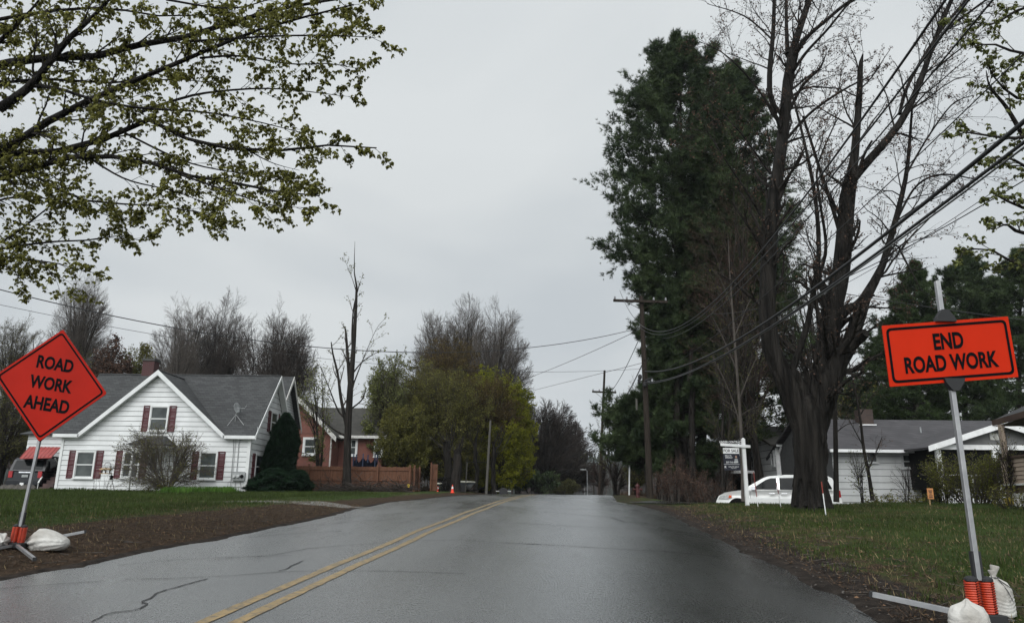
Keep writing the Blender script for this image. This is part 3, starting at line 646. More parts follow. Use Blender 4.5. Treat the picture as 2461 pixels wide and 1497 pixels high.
def swin(u0, v0, u1, v1, **k):
    a, b = at_x(u0, v0, xr), at_x(u1, v1, xr); m_ = at_x((u0+u1)/2, (v0+v1)/2, xr); window(house, (xr, (a[1]+b[1])/2, m_[2]), (0, 1, 0), ND, (b[1]-a[1])*.95, (a[2]-b[2])*.95, **k)
swin(613, 1092, 630, 1151, shutters=.34, pane='glass'); swin(651, 990, 661, 1040, shutters=.36)
# entry porch behind the shrub
a = at(320, 1068, YF-1.2); b = at(388, 1068, YF-1.2); pz = a[2]
t = MB(); po = obj('porch', t.box(a[0]-.12, b[0]+.12, YF-1.3, YF-.04, pz-.12, pz-.02), 'trim', house)
obj('porch_roof', MB().mesh([(a[0]-.25, YF-1.45, pz), (b[0]+.25, YF-1.45, pz), (b[0]+.25, YF-.03, pz), (a[0]-.25, YF-.03, pz), (a[0]+.35, YF-.7, pz+.42), (b[0]-.35, YF-.7, pz+.42), (b[0]-.35, YF-.03, pz+.5), (a[0]+.35, YF-.03, pz+.5)], [(0, 1, 5, 4), (1, 2, 6, 5), (3, 0, 4, 7), (4, 5, 6, 7), (3, 2, 1, 0)]), 'shingle', po)
t = MB()
for x in (a[0], b[0]-.08): t.box(x, x+.1, YF-1.25, YF-1.15, zg-.1, pz-.12)
obj('porch_post', t, 'trim', po)
t = MB(); dx = (a[0]+b[0])/2; t.box(dx-.45, dx+.45, YF-.06, YF-.03, zb, zb+2.05); d_ = obj('door', t, 'trim', house); obj('door_pane', MB().box(dx-.28, dx+.28, YF-.07, YF-.061, zb+1.0, zb+1.85), 'glass', d_)
obj('porch_step', MB().box(a[0]-.1, b[0]+.1, YF-1.3, YF-.03, zg-.2, zb-.06), 'foundation', po)
def lattice(x0, x1, y, z0, z1, step=.11, w=.03, parent=None, m='white_paint', name='lattice'):
    t = MB(); H_ = z1-z0; s = x0-H_
    while s < x1:
        for dirn in (1, -1):
            p = [(s, z0), (s+H_, z1)] if dirn > 0 else [(s+H_, z0), (s, z1)]
            (xa, za), (xb, zb_) = p
            if xa > xb: xa, za, xb, zb_ = xb, zb_, xa, za
            if xa < x0: za += (x0-xa)*(zb_-za)/(xb-xa); xa = x0
            if xb > x1: zb_ -= (xb-x1)*(zb_-za)/(xb-xa); xb = x1
            if xb-xa > .01:
                d = np.array([xb-xa, 0, zb_-za]); d /= np.linalg.norm(d); q = np.array([-d[2], 0, d[0]])*w/2; A, Bb = np.array([xa, y-.006*dirn, za]), np.array([xb, y-.006*dirn, zb_]); t.prism([A-q, Bb-q, Bb+q, A+q], (0, .008, 0))
        s += step
    return obj(name, t, m, parent)
la, lb = at(304, 1198, YF-1.4), at(370, 1183, YF-1.4); lattice(la[0], lb[0], YF-1.4, la[2], lb[2]+.03, .14, .045, po)
# meter, conduits, dish
def fp(u, v, dy=0): return at(u, v, YF-.05-dy)
a, b = fp(559, 1154), fp(591, 1135); mt = obj('meter_box', MB().box(a[0], b[0], YF-.20, YF-.04, a[2], b[2]), 'metal_grey', house)
for i in range(3): obj('meter', MB().lathe((a[0]+(b[0]-a[0])*(.2+.3*i), YF-.20, (a[2]+b[2])/2), [(.085, 0), (.085, .06), (.06, .10)], 14, (0, -1, 0)), 'lamp_clear' if i < 2 else 'dark', mt)
t = MB()
for px, r in ((((569, 1134), (574, 1068), (578, 1054), (590, 1050), (612, 1050), (618, 1044), (620, 1026)), .022), (((561, 1034), (561, 1080), (556, 1140), (553, 1183)), .016), (((568, 1046), (563, 1100), (558, 1150)), .009), (((566, 1156), (564, 1185)), .016), (((577, 1156), (579, 1170), (577, 1185)), .016), (((547, 1178), (548, 1160), (552, 1155), (560, 1160), (556, 1168)), .009)):
    t.tube([fp(u, v) for u, v in px], r, 6)
obj('conduit', t, 'metal_grey', house); a = fp(549, 1176); obj('junction_box', MB().box(a[0]-.1, a[0]+.12, YF-.14, YF-.04, a[2]-.08, a[2]+.07), 'metal_grey', house)
t = MB(); f1 = np.array(rp(at(549, 1021, 37.3)[0], 37.15)); f2 = np.array(rp(at(588, 1018, 37.3)[0], 37.2)); f0 = np.array(rp(at(567, 1000, 37.8)[0], 37.9)); tp = at(567, 996, 37.4); 
for f_ in (f1, f2, f0, tp+(-.02, 0, -.6)): t.tube([f_, tp], .012, 5)
t.tube([tp, tp+(.05, -.1, .25)], .016, 6); ds = obj('dish_mast', t, 'metal_grey', house); dc = tp+(.07, -.12, .3)
obj('dish', MB().lathe(dc, [(.03, -.08), (.17, -.05), (.29, .02), (.30, .03), (.17, -.035), (.0, -.06)], 20, (.92, -.25, .25)), 'metal_grey', ds, smooth=True)
obj('dish_arm', MB().tube([dc, dc+(.45, -.14, .0), dc+(.52, -.15, .14)], .012, 5), 'metal_grey', ds)
# rear wing, rear gable ell, side entry
xw = at(92, 1045, 41)[0]
B, K = siding((0, 40.2, 0), XD, NF, [[(xw, zb), (xl-.1, zb), (xl-.1, ze-.05), (xw, ze-.05)]], .245, z0=zb); K.box(xw, xl, 40.31, 42.7, zb-.3, ze-.06)
w2 = obj('side_wing', B, 'siding', house); obj('wing_sheathing', K, 'siding_back_shade', w2); slab([(xw-.3, 39.9, ze-.03), (xl+.2, 39.9, ze-.03), (xl+.2, 42.9, ze+.7), (xw-.3, 42.9, ze+.7)], .06, 'shingle', 'wing_roof', w2)
xe = at(705, 905, 45.9)[0]-.30; zt = at(705, 905, 45.9)[2]; zv = at(728, 1030, 48.4)[2]
Bs, Ks = siding((xe, 0, 0), (0, 1, 0), ND, [[(43.6, zb), (48.1, zb), (48.1, zv+.25), (43.6, zv+.25)], [(43.6, zv+.25), (48.1, zv+.25), (45.9, zt-.2)]], .16, z0=zb)
Ks.box(xe-7, xe-.11, 43.6, 43.7, zb, zv+.2)
w3 = obj('rear_wing', Bs, 'siding', house); obj('wing_sheathing', Ks, 'siding_back_shade', w3)
slab([(xe-7, 43.4, zv), (xe+.35, 43.4, zv), (xe+.35, 45.9, zt), (xe-7, 45.9, zt)], .08, 'shingle', 'wing_roof', w3); slab([(xe-7, 48.4, zv), (xe+.35, 48.4, zv), (xe+.35, 45.9, zt), (xe-7, 45.9, zt)], .08, 'shingle', 'wing_roof', w3)
t = MB()
for ya in (43.4, 48.4): A, Bq = np.array((xe+.36, ya, zv)), np.array((xe+.36, 45.9, zt)); t.prism([A, Bq, Bq-(0, 0, .3), A-(0, 0, .3)], (.04, 0, 0))
obj('rake_board', t, 'weathered_trim', w3)
a, b = at(70, 1180, 38.6), at(101, 1094, 38.6)
B, K = siding((0, 38.6, 0), XD, NF, [[(a[0], a[2]-.1), (b[0], a[2]-.1), (b[0], b[2]), (a[0], b[2])]], .22); K.box(a[0], b[0], 38.71, 40.1, a[2]-.1, b[2])
en = obj('side_entry', B, 'siding', house); obj('entry_sheathing', K, 'siding_back_shade', en)
a2, b2 = at(80, 1142, 38.6), at(99, 1109, 38.6); window(en, ((a2[0]+b2[0])/2, 38.6, (a2[2]+b2[2])/2), XD, NF, b2[0]-a2[0], b2[2]-a2[2], sash=False, pane='glass'); lattice(a2[0], b2[0], 38.56, a2[2]+.15, b2[2], .12, .022, en)
t = MB(); s0, s1 = at(104, 1180, 38), at(137, 1180, 38); 
for i in range(8): t.box(s0[0]+.0, s1[0]-.15, 37.6+.27*i, 38.0+.27*i, zg-.2, zg+.17*(i+1)-.04)
st = obj('stairs', t, 'stair_brown', en)
t = MB(); A = at(92, 1160, 37.7); C2 = at(101, 1135, 39.4); t.tube([A, at(101, 1146, 37.9), at(103, 1105, 39.6)], .04, 5)
for i in range(5): q = A+(np.array(at(103, 1105, 39.6))-A)*(i/5); t.tube([q, (q[0], q[1], zg+.1*i)], .018, 4)
obj('stair_rail', t, 'white_paint', st)
t = MB(); c0, c1, c2, c3 = at(48, 1100, 37.6), at(124, 1098, 37.6), at(146, 1074, 39.6), at(72, 1073, 39.6)
t.prism([c0, c1, c2, c3], (0, 0, -.05))
for i in range(9): p0, p1 = c0+(c1-c0)*i/8, c3+(c2-c3)*i/8; t.tube([p0+(0, 0, .01), p1+(0, 0, .01)], .018, 4)
aw = obj('awning', t, 'awning_red', en); obj('awning_brace', MB().tube([c1+(0, .3, -.05), at(142, 1118, 38.5)], .02, 5), 'white_paint', aw)

# ------------------------------------------------------------------ picket/board fence
zf0, zf1 = at(800, 1186, 43)[2], at(800, 1120, 43)[2]
def fence(pts, label, ztop=None, posts=None):
    p0, p1 = np.array(pts[0]), np.array(pts[1]); r_ = empty('board_fence', ((p0[0]+p1[0])/2, (p0[1]+p1[1])/2, zf0-.1), label, 'fence')
    L = np.linalg.norm(p1-p0); d = (p1-p0)/L; n = np.array([d[1], -d[0]]); zt = ztop or zf1
    if n[1] > 0: n = -n
    def M(s, off=0): m = np.eye(4); m[:3, 0] = (d[0], d[1], 0); m[:3, 1] = (n[0], n[1], 0); m[:3, 3] = (p0[0]+d[0]*s+n[0]*off, p0[1]+d[1]*s+n[1]*off, 0); return m
    t = MB(); s = 0
    while s < L-.05:
        w = .14; zt_ = zt+rng.uniform(-.015, .015); zz = zf0-.05
        m_ = M(s); P = [(0, 0, zz), (w-.005, 0, zz), (w-.005, 0, zt_-.015), (w-.02, 0, zt_), (.015, 0, zt_), (0, 0, zt_-.015)]; P = np.array(P) @ m_[:3, :3].T+m_[:3, 3]; t.prism(P, -np.array([n[0], n[1], 0])*.018); s += w
    obj('boards', t, 'fence_wood', r_)
    t = MB()
    for f_ in (.12, .48, .86): z = zf0+(zt-zf0)*f_; t.boxm(M(0), (0, .002, z), (L, .042, z+.09))
    obj('rail', t, 'fence_wood', r_)
    for s in (posts or np.arange(0, L+.1, 2.4)):
        t = MB(); t.boxm(M(s), (-.05, .044, zf0-.1), (.05, .15, zt+.10)); t.boxm(M(s), (-.02, .07, zt+.101), (.02, .12, zt+.14)); obj('post', t, 'fence_wood', r_)
    return r_
fx = lambda u, Y: at(u, 1150, Y)[0]
fence(((fx(690, 43), 43), (fx(988, 43.2), 43.2)), 'reddish brown board fence running behind the broken trunk in front of brick house', posts=[fx(u, 43)-fx(690, 43) for u in (741, 826, 906, 984)])
fence(((fx(989, 43.3)+.05, 43.35), (fx(1010, 47), 47)), 'short end run of brown fence turning back by the trees')
r_ = fence(((fx(1036, 50), 50), (fx(1049, 50), 50)), 'narrow leaning leftover fence panel standing alone among tree trunks', ztop=at(1040, 1115, 50)[2], posts=[.0])

# ------------------------------------------------------------------ brick house
bx0, bx1, byf = at(796, 1100, 57)[0], at(917, 1100, 57)[0], 57.0
bh_ = empty('brick_house', ((bx0+bx1)/2-3, 57, 1.3), 'red brick house with dark roof and white trim behind the fence', 'house')
zE = at(850, 1046, 57)[2]; zR = at(850, 980, 61)[2]
gx0 = at(700, 1100, 55)[0]; gx1 = at(797, 1100, 55)[0]; gp = at(722, 958, 55); zge = at(795, 1042, 55)[2]
t = MB(); t.box(bx0, bx1, byf, 65, 1.2, zE); t.prism([(bx1, 57, zE), (bx1, 65, zE), (bx1, 61, zR-.1)], (-.3, 0, 0))
t.box(gx0-3, gx1, 55, 64, 1.2, zge-.02)
t.prism([(gp[0]-(gx1-gp[0]), 55, zge), (gx1, 55, zge), (gp[0], 55, gp[2]-.15)], (0, .4, 0)); obj('wall', t, 'brick', bh_)
slab([(bx0-2, 56.6, zE-.05), (bx1+.3, 56.6, zE-.05), (bx1+.3, 61, zR), (bx0-4, 61, zR)], .15, 'shingle_dark', 'roof', bh_); slab([(bx0-4, 65.4, zE-.05), (bx1+.3, 65.4, zE-.05), (bx1+.3, 61, zR), (bx0-4, 61, zR)], .15, 'shingle_dark', 'roof', bh_)
gs = (gp[2]-zge)/(gx1-gp[0]); ge = gx1+.35
slab([(gp[0], 54.6, gp[2]+.05), (ge, 54.6, zge-.3), (ge, 64, zge-.3), (gp[0], 64, gp[2]+.05)], .15, 'shingle_dark', 'roof', bh_); slab([(gp[0], 54.6, gp[2]+.05), (2*gp[0]-ge, 54.6, zge-.3), (2*gp[0]-ge, 64, zge-.3), (gp[0], 64, gp[2]+.05)], .15, 'shingle_dark', 'roof', bh_)
t = MB()
for s in (1, -1): A, Bq = np.array((gp[0], 54.55, gp[2]+.1)), np.array((gp[0]+s*(ge-gp[0]), 54.55, zge-.25)); t.prism([A, Bq, Bq-(0, 0, .38), A-(0, 0, .42)], (0, -.06, 0))
t.box(bx0+.1, bx1+.35, 56.5, 56.58, zE-.25, zE-.04); t.prism([(bx1+.02, 56.62, zE-.05), (bx1+.02, 61, zE-.05), (bx1+.02, 61, zR-.35)], (.05, 0, 0)); t.box(bx1+.06, bx1+.12, 56.62, 57.3, zE-.3, zE-.05)
A, Bq = np.array((bx1+.3, 56.55, zE-.05)), np.array((bx1+.3, 61, zR)); t.prism([A, Bq, Bq-(0, 0, .3), A-(0, 0, .3)], (.06, 0, 0)); obj('trim_board', t, 'weathered_trim', bh_)
def bwin(u0, v0, u1, v1, Y):
    a, b = at(u0, v0, Y), at(u1, v1, Y); window(bh_, ((a[0]+b[0])/2, Y, (a[2]+b[2])/2), XD, NF, b[0]-a[0]-.2, a[2]-b[2]-.15, fw=.15, off=.03)
bwin(731, 1053, 760, 1092, 55); bwin(842, 1055, 857, 1094, 57); bwin(901, 1057, 919, 1096, 57)
t = MB(); a = at(797, 1072, 54.97); obj('drain_pipe', MB().tube([(gx1-.1, 54.95, zge-.3), (gx1-.1, 54.95, 1.4)], .06, 6), 'weathered_trim', bh_)

# ------------------------------------------------------------------ ranch house on the right
ry0, ry1 = 36.0, 44.0; ax0 = at(1965, 1100, ry0)[0]; ax1 = at(2204, 1100, ry0)[0]; zre = at(2100, 1081, ry0-.5)[2]; zrr = at(2100, 1008, 40)[2]; zrb = at(2100, 1212, ry0)[2]
rh = empty('ranch_house', (at(2100, 1200, 36)[0], 36, zrb), 'long pale grey single storey house with screened gable porch behind the big maple', 'house')
B, K = siding((0, ry0, 0), XD, NF, [[(ax0+.7, zrb-.2), (ax1, zrb-.2), (ax1, zre), (ax0+.7, zre)]], .31, gap=.02)
K.box(ax0+.7, ax0+.8, ry0+.11, ry1, zrb-.2, zre); K.prism([(ax0+.7, ry0+.11, zre+.01), (ax0+.7, ry1, zre+.01), (ax0+.7, 40, zrr-.2)], (.1, 0, 0)); K.box(ax1-.1, ax1+6, ry0+2.2, ry0+2.3, zrb-.2, zre)
wl = obj('wall', B, 'house_grey', rh); obj('wall_sheathing', K, 'siding_back_shade', wl)
slab([(ax0+.4, ry0-.5, zre), (ax1+8, ry0-.5, zre), (ax1+8, 40, zrr), (ax0+.4, 40, zrr)], .12, 'shingle_mauve', 'roof', rh); slab([(ax0+.4, ry1+.5, zre), (ax1+8, ry1+.5, zre), (ax1+8, 40, zrr), (ax0+.4, 40, zrr)], .12, 'shingle_mauve', 'roof', rh)
t = MB(); t.box(ax0+.4, ax1+.5, ry0-.62, ry0-.51, zre-.12, zre+.02); t.tube([(ax1+.55, ry0-.6, zre-.05), at(2256, 1103, 34)], .04, 6); obj('gutter', t, 'white_paint', rh)
def rwin(u0, v0, u1, v1, Y=ry0, **k):
    a, b = at(u0, v0, Y), at(u1, v1, Y); window(rh, ((a[0]+b[0])/2, Y, (a[2]+b[2])/2), XD, NF, b[0]-a[0], a[2]-b[2], trim='house_grey', pane='glass', **k)
rwin(2167, 1093, 2193, 1123); rwin(2082, 1088, 2105, 1109, sash=False)
c = at(2077, 1000, 39.3); t = MB(); t.box(c[0]-.33, c[0]+.33, 39, 39.7, zrr-.6, at(2077, 983, 39)[2]); ch = obj('chimney', t, 'old_brick', rh); obj('chimney_flashing', MB().box(c[0]-.42, c[0]+.42, 38.9, 39.8, zrr-.42, zrr-.36), 'white_paint', ch)
t = MB(); q = at(2215, 1052, 38); t.tube([q-(0, 0, .2), q+(0, 0, .55)], .035, 6); obj('vent_pipe', t, 'metal_grey', rh)
# screened porch with its own gable
py = 33.6; pl = at(2226, 1075, py); ppk = at(2401, 1019, py); pr_x = 2*ppk[0]-pl[0]; zbm = at(2300, 1079, py)[2]; zfl = at(2300, 1176, py)[2]; zgd = at(2300, 1216, py)[2]; px0 = at(2251, 1100, py)[0]; px1 = at(2420, 1100, py)[0]
slab([pl+(-.1, -.3, 0), ppk+(0, -.3, .05), ppk+(0, 6, .05), pl+(-.1, 6, 0)], .1, 'shingle_mauve', 'porch_roof', rh); q = pl.copy(); q[0] = pr_x; slab([q+(.1, -.3, 0), ppk+(0, -.3, .05), ppk+(0, 6, .05), q+(.1, 6, 0)], .1, 'shingle_mauve', 'porch_roof', rh)
t = MB(); 
for A in (pl+(-.1, -.35, 0), q+(.1, -.35, 0)): Bq = ppk+(0, -.35, .05); t.prism([A+(0, 0, .05), Bq+(0, 0, .05), Bq-(0, 0, .22), A-(0, 0, .20)], (0, -.04, 0))
t.box(px0-.05, px1+5, py-.06, py, zbm-.02, zbm+.20)
for u in (2257, 2393, 2408): x = at(u, 1100, py)[0]; t.box(x-.11, x+.11, py-.02, py+.14, zgd+.4, zbm-.02)
for v in (1141,): z = at(2300, v, py)[2]; t.box(px0, px1+5, py+.02, py+.07, z-.03, z+.03)
for u in (2331, ): x = at(u, 1100, py)[0]; t.box(x-.04, x+.04, py+.0, py+.06, zfl, at(2300, 1141, py)[2])
t.box(px0, px1+5, py+.0, py+.09, zfl-.08, zfl+.02); pf = obj('porch_frame', t, 'white_paint', rh)
t = MB(); t.prism([(pl[0]+.25, py+.05, zbm+.2), (ppk[0], py+.05, ppk[2]-.12), (pr_x-.25, py+.05, zbm+.2)], (0, .1, 0)); obj('porch_gable', t, 'porch_grey', rh)
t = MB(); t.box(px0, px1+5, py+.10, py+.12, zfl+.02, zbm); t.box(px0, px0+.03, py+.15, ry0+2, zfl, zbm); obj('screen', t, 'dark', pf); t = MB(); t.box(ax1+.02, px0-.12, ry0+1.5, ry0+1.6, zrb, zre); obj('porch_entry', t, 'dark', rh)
t = MB(); x = px0
while x < px1+1: t.box(x, x+.045, py+.02, py+.05, zgd-.05, zfl-.08); x += .10
obj('skirt_slats', t, 'white_paint', pf); a = at(2390, 1049, py); obj('attic_vent', MB().box(a[0]-.2, a[0]+.2, py+.0, py+.04, a[2]-.15, a[2]+.15), 'weathered_trim', rh)
# gabled wing left of the maple
wy = 43.0; wx0 = at(1866, 1100, wy)[0]; wx1 = at(1990, 1100, wy)[0]; wze = at(1900, 1068, wy)[2]; wzb = .6; wyb = 47.7; wzp = at_x(1835, 1030, wx0)[2]
wg = empty('grey_outbuilding', ((wx0+wx1)/2, 47, wzb), 'pale grey gabled house wing with downspout behind the white minivan', 'house')
B, K = siding((0, wy, 0), XD, NF, [[(wx0, wzb), (wx1, wzb), (wx1, wze), (wx0, wze)]], .40, gap=.03, z0=wzb)
Bs, Ks = siding((wx0, 0, 0), (0, 1, 0), -XD, [[(wy, wzb), (wyb, wzb), (wyb, wze), (wy, wze)], [(wy, wze), (wyb, wze), (wyb, wze+1.2)]], .40, gap=.03, z0=wzb)
for src, dst in ((Bs, B), (Ks, K)):
    k = dst.n
    for v in src.v: dst.addv(v)
    for q_, L_ in src.f.items():
        for A in L_: dst.addf(A+k)
wl = obj('wall', B, 'house_grey', wg); obj('wall_sheathing', K, 'siding_back_shade', wl)
slab([(wx0-.4, wy-.4, wze-.02), (wx1+3, wy-.4, wze-.02), (wx1+3, wyb, wze+1.5), (wx0-.4, wyb, wze+1.5)], .12, 'shingle_dark', 'roof', wg)
t = MB(); t.box(wx0-.1, wx1, wy-.5, wy-.41, wze-.16, wze-.03); a = at(1877, 1075, wy-.4); t.tube([a, at(1872, 1092, wy-.05), at(1877, 1140, wy-.05)], .07, 6); t.box(wx0-.05, wx0+.10, wy-.05, wy-.031, wzb, wze-.1); obj('downspout', t, 'white_paint', wg)
a, b = at(1886, 1084, wy), at(1908, 1115, wy); window(wg, ((a[0]+b[0])/2, wy, (a[2]+b[2])/2), XD, NF, b[0]-a[0], a[2]-b[2], pane='glass', trim='house_grey', fw=.1)
for u0, u1, v0, v1 in ((1807, 1814, 1096, 1123), (1856, 1863, 1086, 1117)):
    a, b = at_x(u0, v0, wx0), at_x(u1, v1, wx0); window(wg, (wx0, (a[1]+b[1])/2, (a[2]+b[2])/2), (0, -1, 0), -XD, min(abs(b[1]-a[1]), 1.0), a[2]-b[2], pane='glass', trim='house_grey', fw=.1, off=.04)
# garden shed and entry
sy = 47.0; a, b = at(1692, 1188, sy), at(1802, 1188, sy); sp = at(1722, 1092, sy); sze = at(1722, 1120, sy)[2]
sg = empty('shed', ((a[0]+b[0])/2, sy, .7), 'weathered grey gabled shed half hidden by brush left of the minivan', 'shed')
B, K = siding((0, sy, 0), XD, NF, [[(a[0], .7), (b[0], .7), (b[0], sze), (a[0], sze)], [(a[0], sze), (2*sp[0]-a[0], sze), (sp[0], sp[2])]], .2, z0=.7)
wl = obj('wall', B, 'shed_grey', sg); obj('wall_sheathing', K, 'shed_grey', wl)
slab([(a[0]-.2, sy-.3, sze-.1), (sp[0], sy-.3, sp[2]+.08), (sp[0], sy+4, sp[2]+.08), (a[0]-.2, sy+4, sze-.1)], .08, 'shingle_dark', 'roof', sg); slab([(2*sp[0]-a[0]+.2, sy-.3, sze-.1), (sp[0], sy-.3, sp[2]+.08), (sp[0], sy+4, sp[2]+.08), (2*sp[0]-a[0]+.2, sy+4, sze-.1)], .08, 'shingle_dark', 'roof', sg)
a, b = at(1763, 1190, 46), at(1806, 1092, 46); k = at(1784, 1134, 46)[2]
t = MB(); t.box(a[0]-.25, b[0], 45.6, 46.4, k-.08, k+.08); dr = obj('door_hood', t, 'white_paint', sg); obj('door', MB().box(a[0]+.3, a[0]+.9, 46.85, 46.9, .7, k-.1), 'dark', sg); obj('upper_panel', MB().box(a[0]+.75, b[0], 46.8, 46.95, k+.1, b[2]), 'house_grey', sg)
t = MB()
for x in (sp[0]-1.0, sp[0]+1.2):
    for z in (1.0, at(1722, 1120, 47)[2]-.1): t.box(x-.4, x+.4, sy-.08, sy-.04, z, z+.08)
obj('hinge_strap', t, 'dark', sg)

# ------------------------------------------------------------------ tan porch at the right edge (its wall runs towards the camera)
ty = 26.0; tx0 = at(2411, 1140, ty)[0]; tr = empty('tan_house', (tx0+2, ty-1, hh(tx0+2, ty)), 'tan sided porch corner with brown post and grey roof at the right edge', 'house')
z1 = at(2430, 1105, ty)[2]; z2 = at(2430, 1163, ty)[2]; z3 = at(2430, 1185, ty)[2]; z4 = at(2430, 1217, ty)[2]; zt_ = at(2430, 1022, ty)[2]
TX = np.array([-.28, -.96, 0]); TN = np.array([-.96, .28, 0]); TO = np.array([tx0, ty, 0.]); TM = frameM(TO, TX, TN); TL = 7.
B, K = siding(TO, TX, TN, [[(0, z2), (TL, z2), (TL, z1), (0, z1)]], .135, gap=.012)
wl = obj('porch_wall', B, 'tan_siding', tr); obj('wall_sheathing', K, 'brown_trim', wl)
obj('wall_cap', MB().boxm(TM, (-.06, -.14, z1+.002), (TL, .08, z1+.07)), 'brown_trim', tr); obj('trim_band', MB().boxm(TM, (0, -.1, z3), (TL, .0, z2-.061)), 'brown_trim', tr); obj('corner_pier', MB().boxm(TM, (0, -.18, z4-.2), (.18, -.01, z3-.001)), 'brown_trim', tr)
obj('skirt_board', MB().boxm(TM, (-.04, -.03, z2-.06), (TL, .045, z2)), 'white_paint', tr)
obj('post', MB().boxm(TM, (.10, -.13, z1+.071), (.42, -.02, zt_)), 'tan_siding', tr); obj('post_trim', MB().boxm(TM, (-.05, -.22, z1+.071), (.02, -.12, zt_-.05)), 'white_paint', tr)
obj('post', MB().boxm(TM, (3.6, -.15, z1+.071), (3.9, -.02, zt_)), 'tan_siding', tr)
e0 = at(2386, 1010, ty+.4); A0 = e0; A1 = e0+TX*9; UP = -TN*3.6+np.array([0, 0, 1.7])
slab([A0, A1, A1+UP, A0+UP+TX*.0], .08, 'shingle', 'roof', tr)
obj('eave_board', MB().prism([A0, A1, A1-(0, 0, .2), A0-(0, 0, .2)], TN*.04), 'brown_trim', tr); obj('rake_board', MB().prism([A0, A0+UP, A0+UP-(0, 0, .2), A0-(0, 0, .2)], -TX*.04), 'brown_trim', tr)
obj('soffit', MB().prism([A0-(0, 0, .21), A1-(0, 0, .21), A1-TN*.9-(0, 0, .21), A0-TN*.9-(0, 0, .21)], (0, 0, -.01)), 'brown_trim', tr)
t = MB(); s_ = .2
for q_ in np.arange(0, 3.2, .10):
    for sg_ in (1, -1):
        a_ = q_; b_ = q_+sg_*(z3-z4)
        P_ = [TO+TX*(.2+a_)+(0, 0, z4), TO+TX*(.2+a_+.035)+(0, 0, z4), TO+TX*(.2+b_+.035)+(0, 0, z3-.01), TO+TX*(.2+b_)+(0, 0, z3-.01)]
        if b_ > 0: t.prism([p_-TN*(.02+.012*(sg_ > 0)) for p_ in P_], -TN*.01)
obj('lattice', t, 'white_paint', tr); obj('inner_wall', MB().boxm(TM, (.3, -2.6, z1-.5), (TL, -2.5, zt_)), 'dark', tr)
# ================================================================== SIGNS, VEHICLES, POLES, SMALL THINGS
def smooth_path(P, n):
    P = np.array(P, float); L = np.concatenate([[0], np.cumsum(np.linalg.norm(np.diff(P[:, :3], axis=0), axis=1))]); s = np.linspace(0, L[-1], n)
    m = len(P); out_ = np.zeros((n, P.shape[1]))
    for j in range(n):
        i = min(np.searchsorted(L, s[j], 'right')-1, m-2); t = (s[j]-L[i])/(L[i+1]-L[i]+1e-9)
        p0, p1, p2, p3 = P[max(i-1, 0)], P[i], P[i+1], P[min(i+2, m-1)]
        out_[j] = .5*((2*p1)+(-p0+p2)*t+(2*p0-5*p1+4*p2-p3)*t*t+(-p0+3*p1-3*p2+p3)*t**3)
    return out_
def sign_panel(parent, C, ax, bx, nm, lines, shape, m, edge, lettering_h, sxs=.8):
    """C centre; ax, bx half vectors along text and up; nm towards the viewer"""
    th = .012
    def Q(p, q, o_=0): return C+ax*p+bx*q+nm*o_
    if shape == 'rect': cor = [(-1, -1), (1, -1), (1, 1), (-1, 1)]
    else: cor = [(0, -1), (1, 0), (0, 1), (-1, 0)]
    def rounded(cor, inset, r, seg=5):
        la, lb = np.linalg.norm(ax), np.linalg.norm(bx); P = np.array(cor, float)*(la, lb); c0 = P.mean(0); n = len(P); O = []
        # inset polygon by offsetting edges
        E = []
        for i in range(n):
            a, b = P[i], P[(i+1) % n]; d = (b-a)/np.linalg.norm(b-a); nn = np.array([-d[1], d[0]]); E.append((a+nn*inset, d))
        for i in range(n):
            (a, d), (b, f) = E[i-1], E[i]; t = ((b[0]-a[0])*f[1]-(b[1]-a[1])*f[0])/(d[0]*f[1]-d[1]*f[0]); X_ = a+d*t
            if r <= 0: O.append(X_); continue
            p0, p2 = X_-d*r, X_+f*r
            for k in range(seg+1): s = k/seg; O.append(p0*(1-s)**2+X_*2*s*(1-s)+p2*s*s)
        return [(x/la, y/lb) for x, y in O]
    P = rounded(cor, 0, .035 if shape != 'rect' else .008)
    mb = MB().prism([Q(*p) for p in P], -nm*th); pn = obj('sign_panel', mb, m, parent)
    o1, o2 = rounded(cor, .030, .055), rounded(cor, .056, .034); n = len(o1); mb = MB(); k = mb.addv([Q(*p, .003) for p in o1]+[Q(*p, .003) for p in o2]); mb.addf([[k+i, k+(i+1) % n, k+n+(i+1) % n, k+n+i] for i in range(n)])
    obj('border', mb, 'sign_black', pn)
    la, lb = np.linalg.norm(ax), np.linalg.norm(bx)
    for s, q, hgt in lines:
        mb = MB(); Vt, Fs = text2d(s, 1.0, .036, sxs); k_ = hgt/(Vt[:, 1].max()-Vt[:, 1].min()); Vt *= k_
        k = mb.addv([Q((x)/la, q+y/lb, .004) for x, y in Vt])
        for f in Fs: mb.addf([[i+k for i in f]])
        obj('lettering', mb, 'sign_black', pn)
    return pn
def helix(c, axis, r, L, turns, wr):
    axis = np.array(axis, float); axis /= np.linalg.norm(axis); A = np.cross(axis, (0, 1, 0)); A /= np.linalg.norm(A); B = np.cross(axis, A); n = turns*12
    t = np.arange(n+1)/12; return [np.array(c)+axis*(L*q/turns)+r*(math.cos(q*2*math.pi)*A+math.sin(q*2*math.pi)*B) for q in t], wr
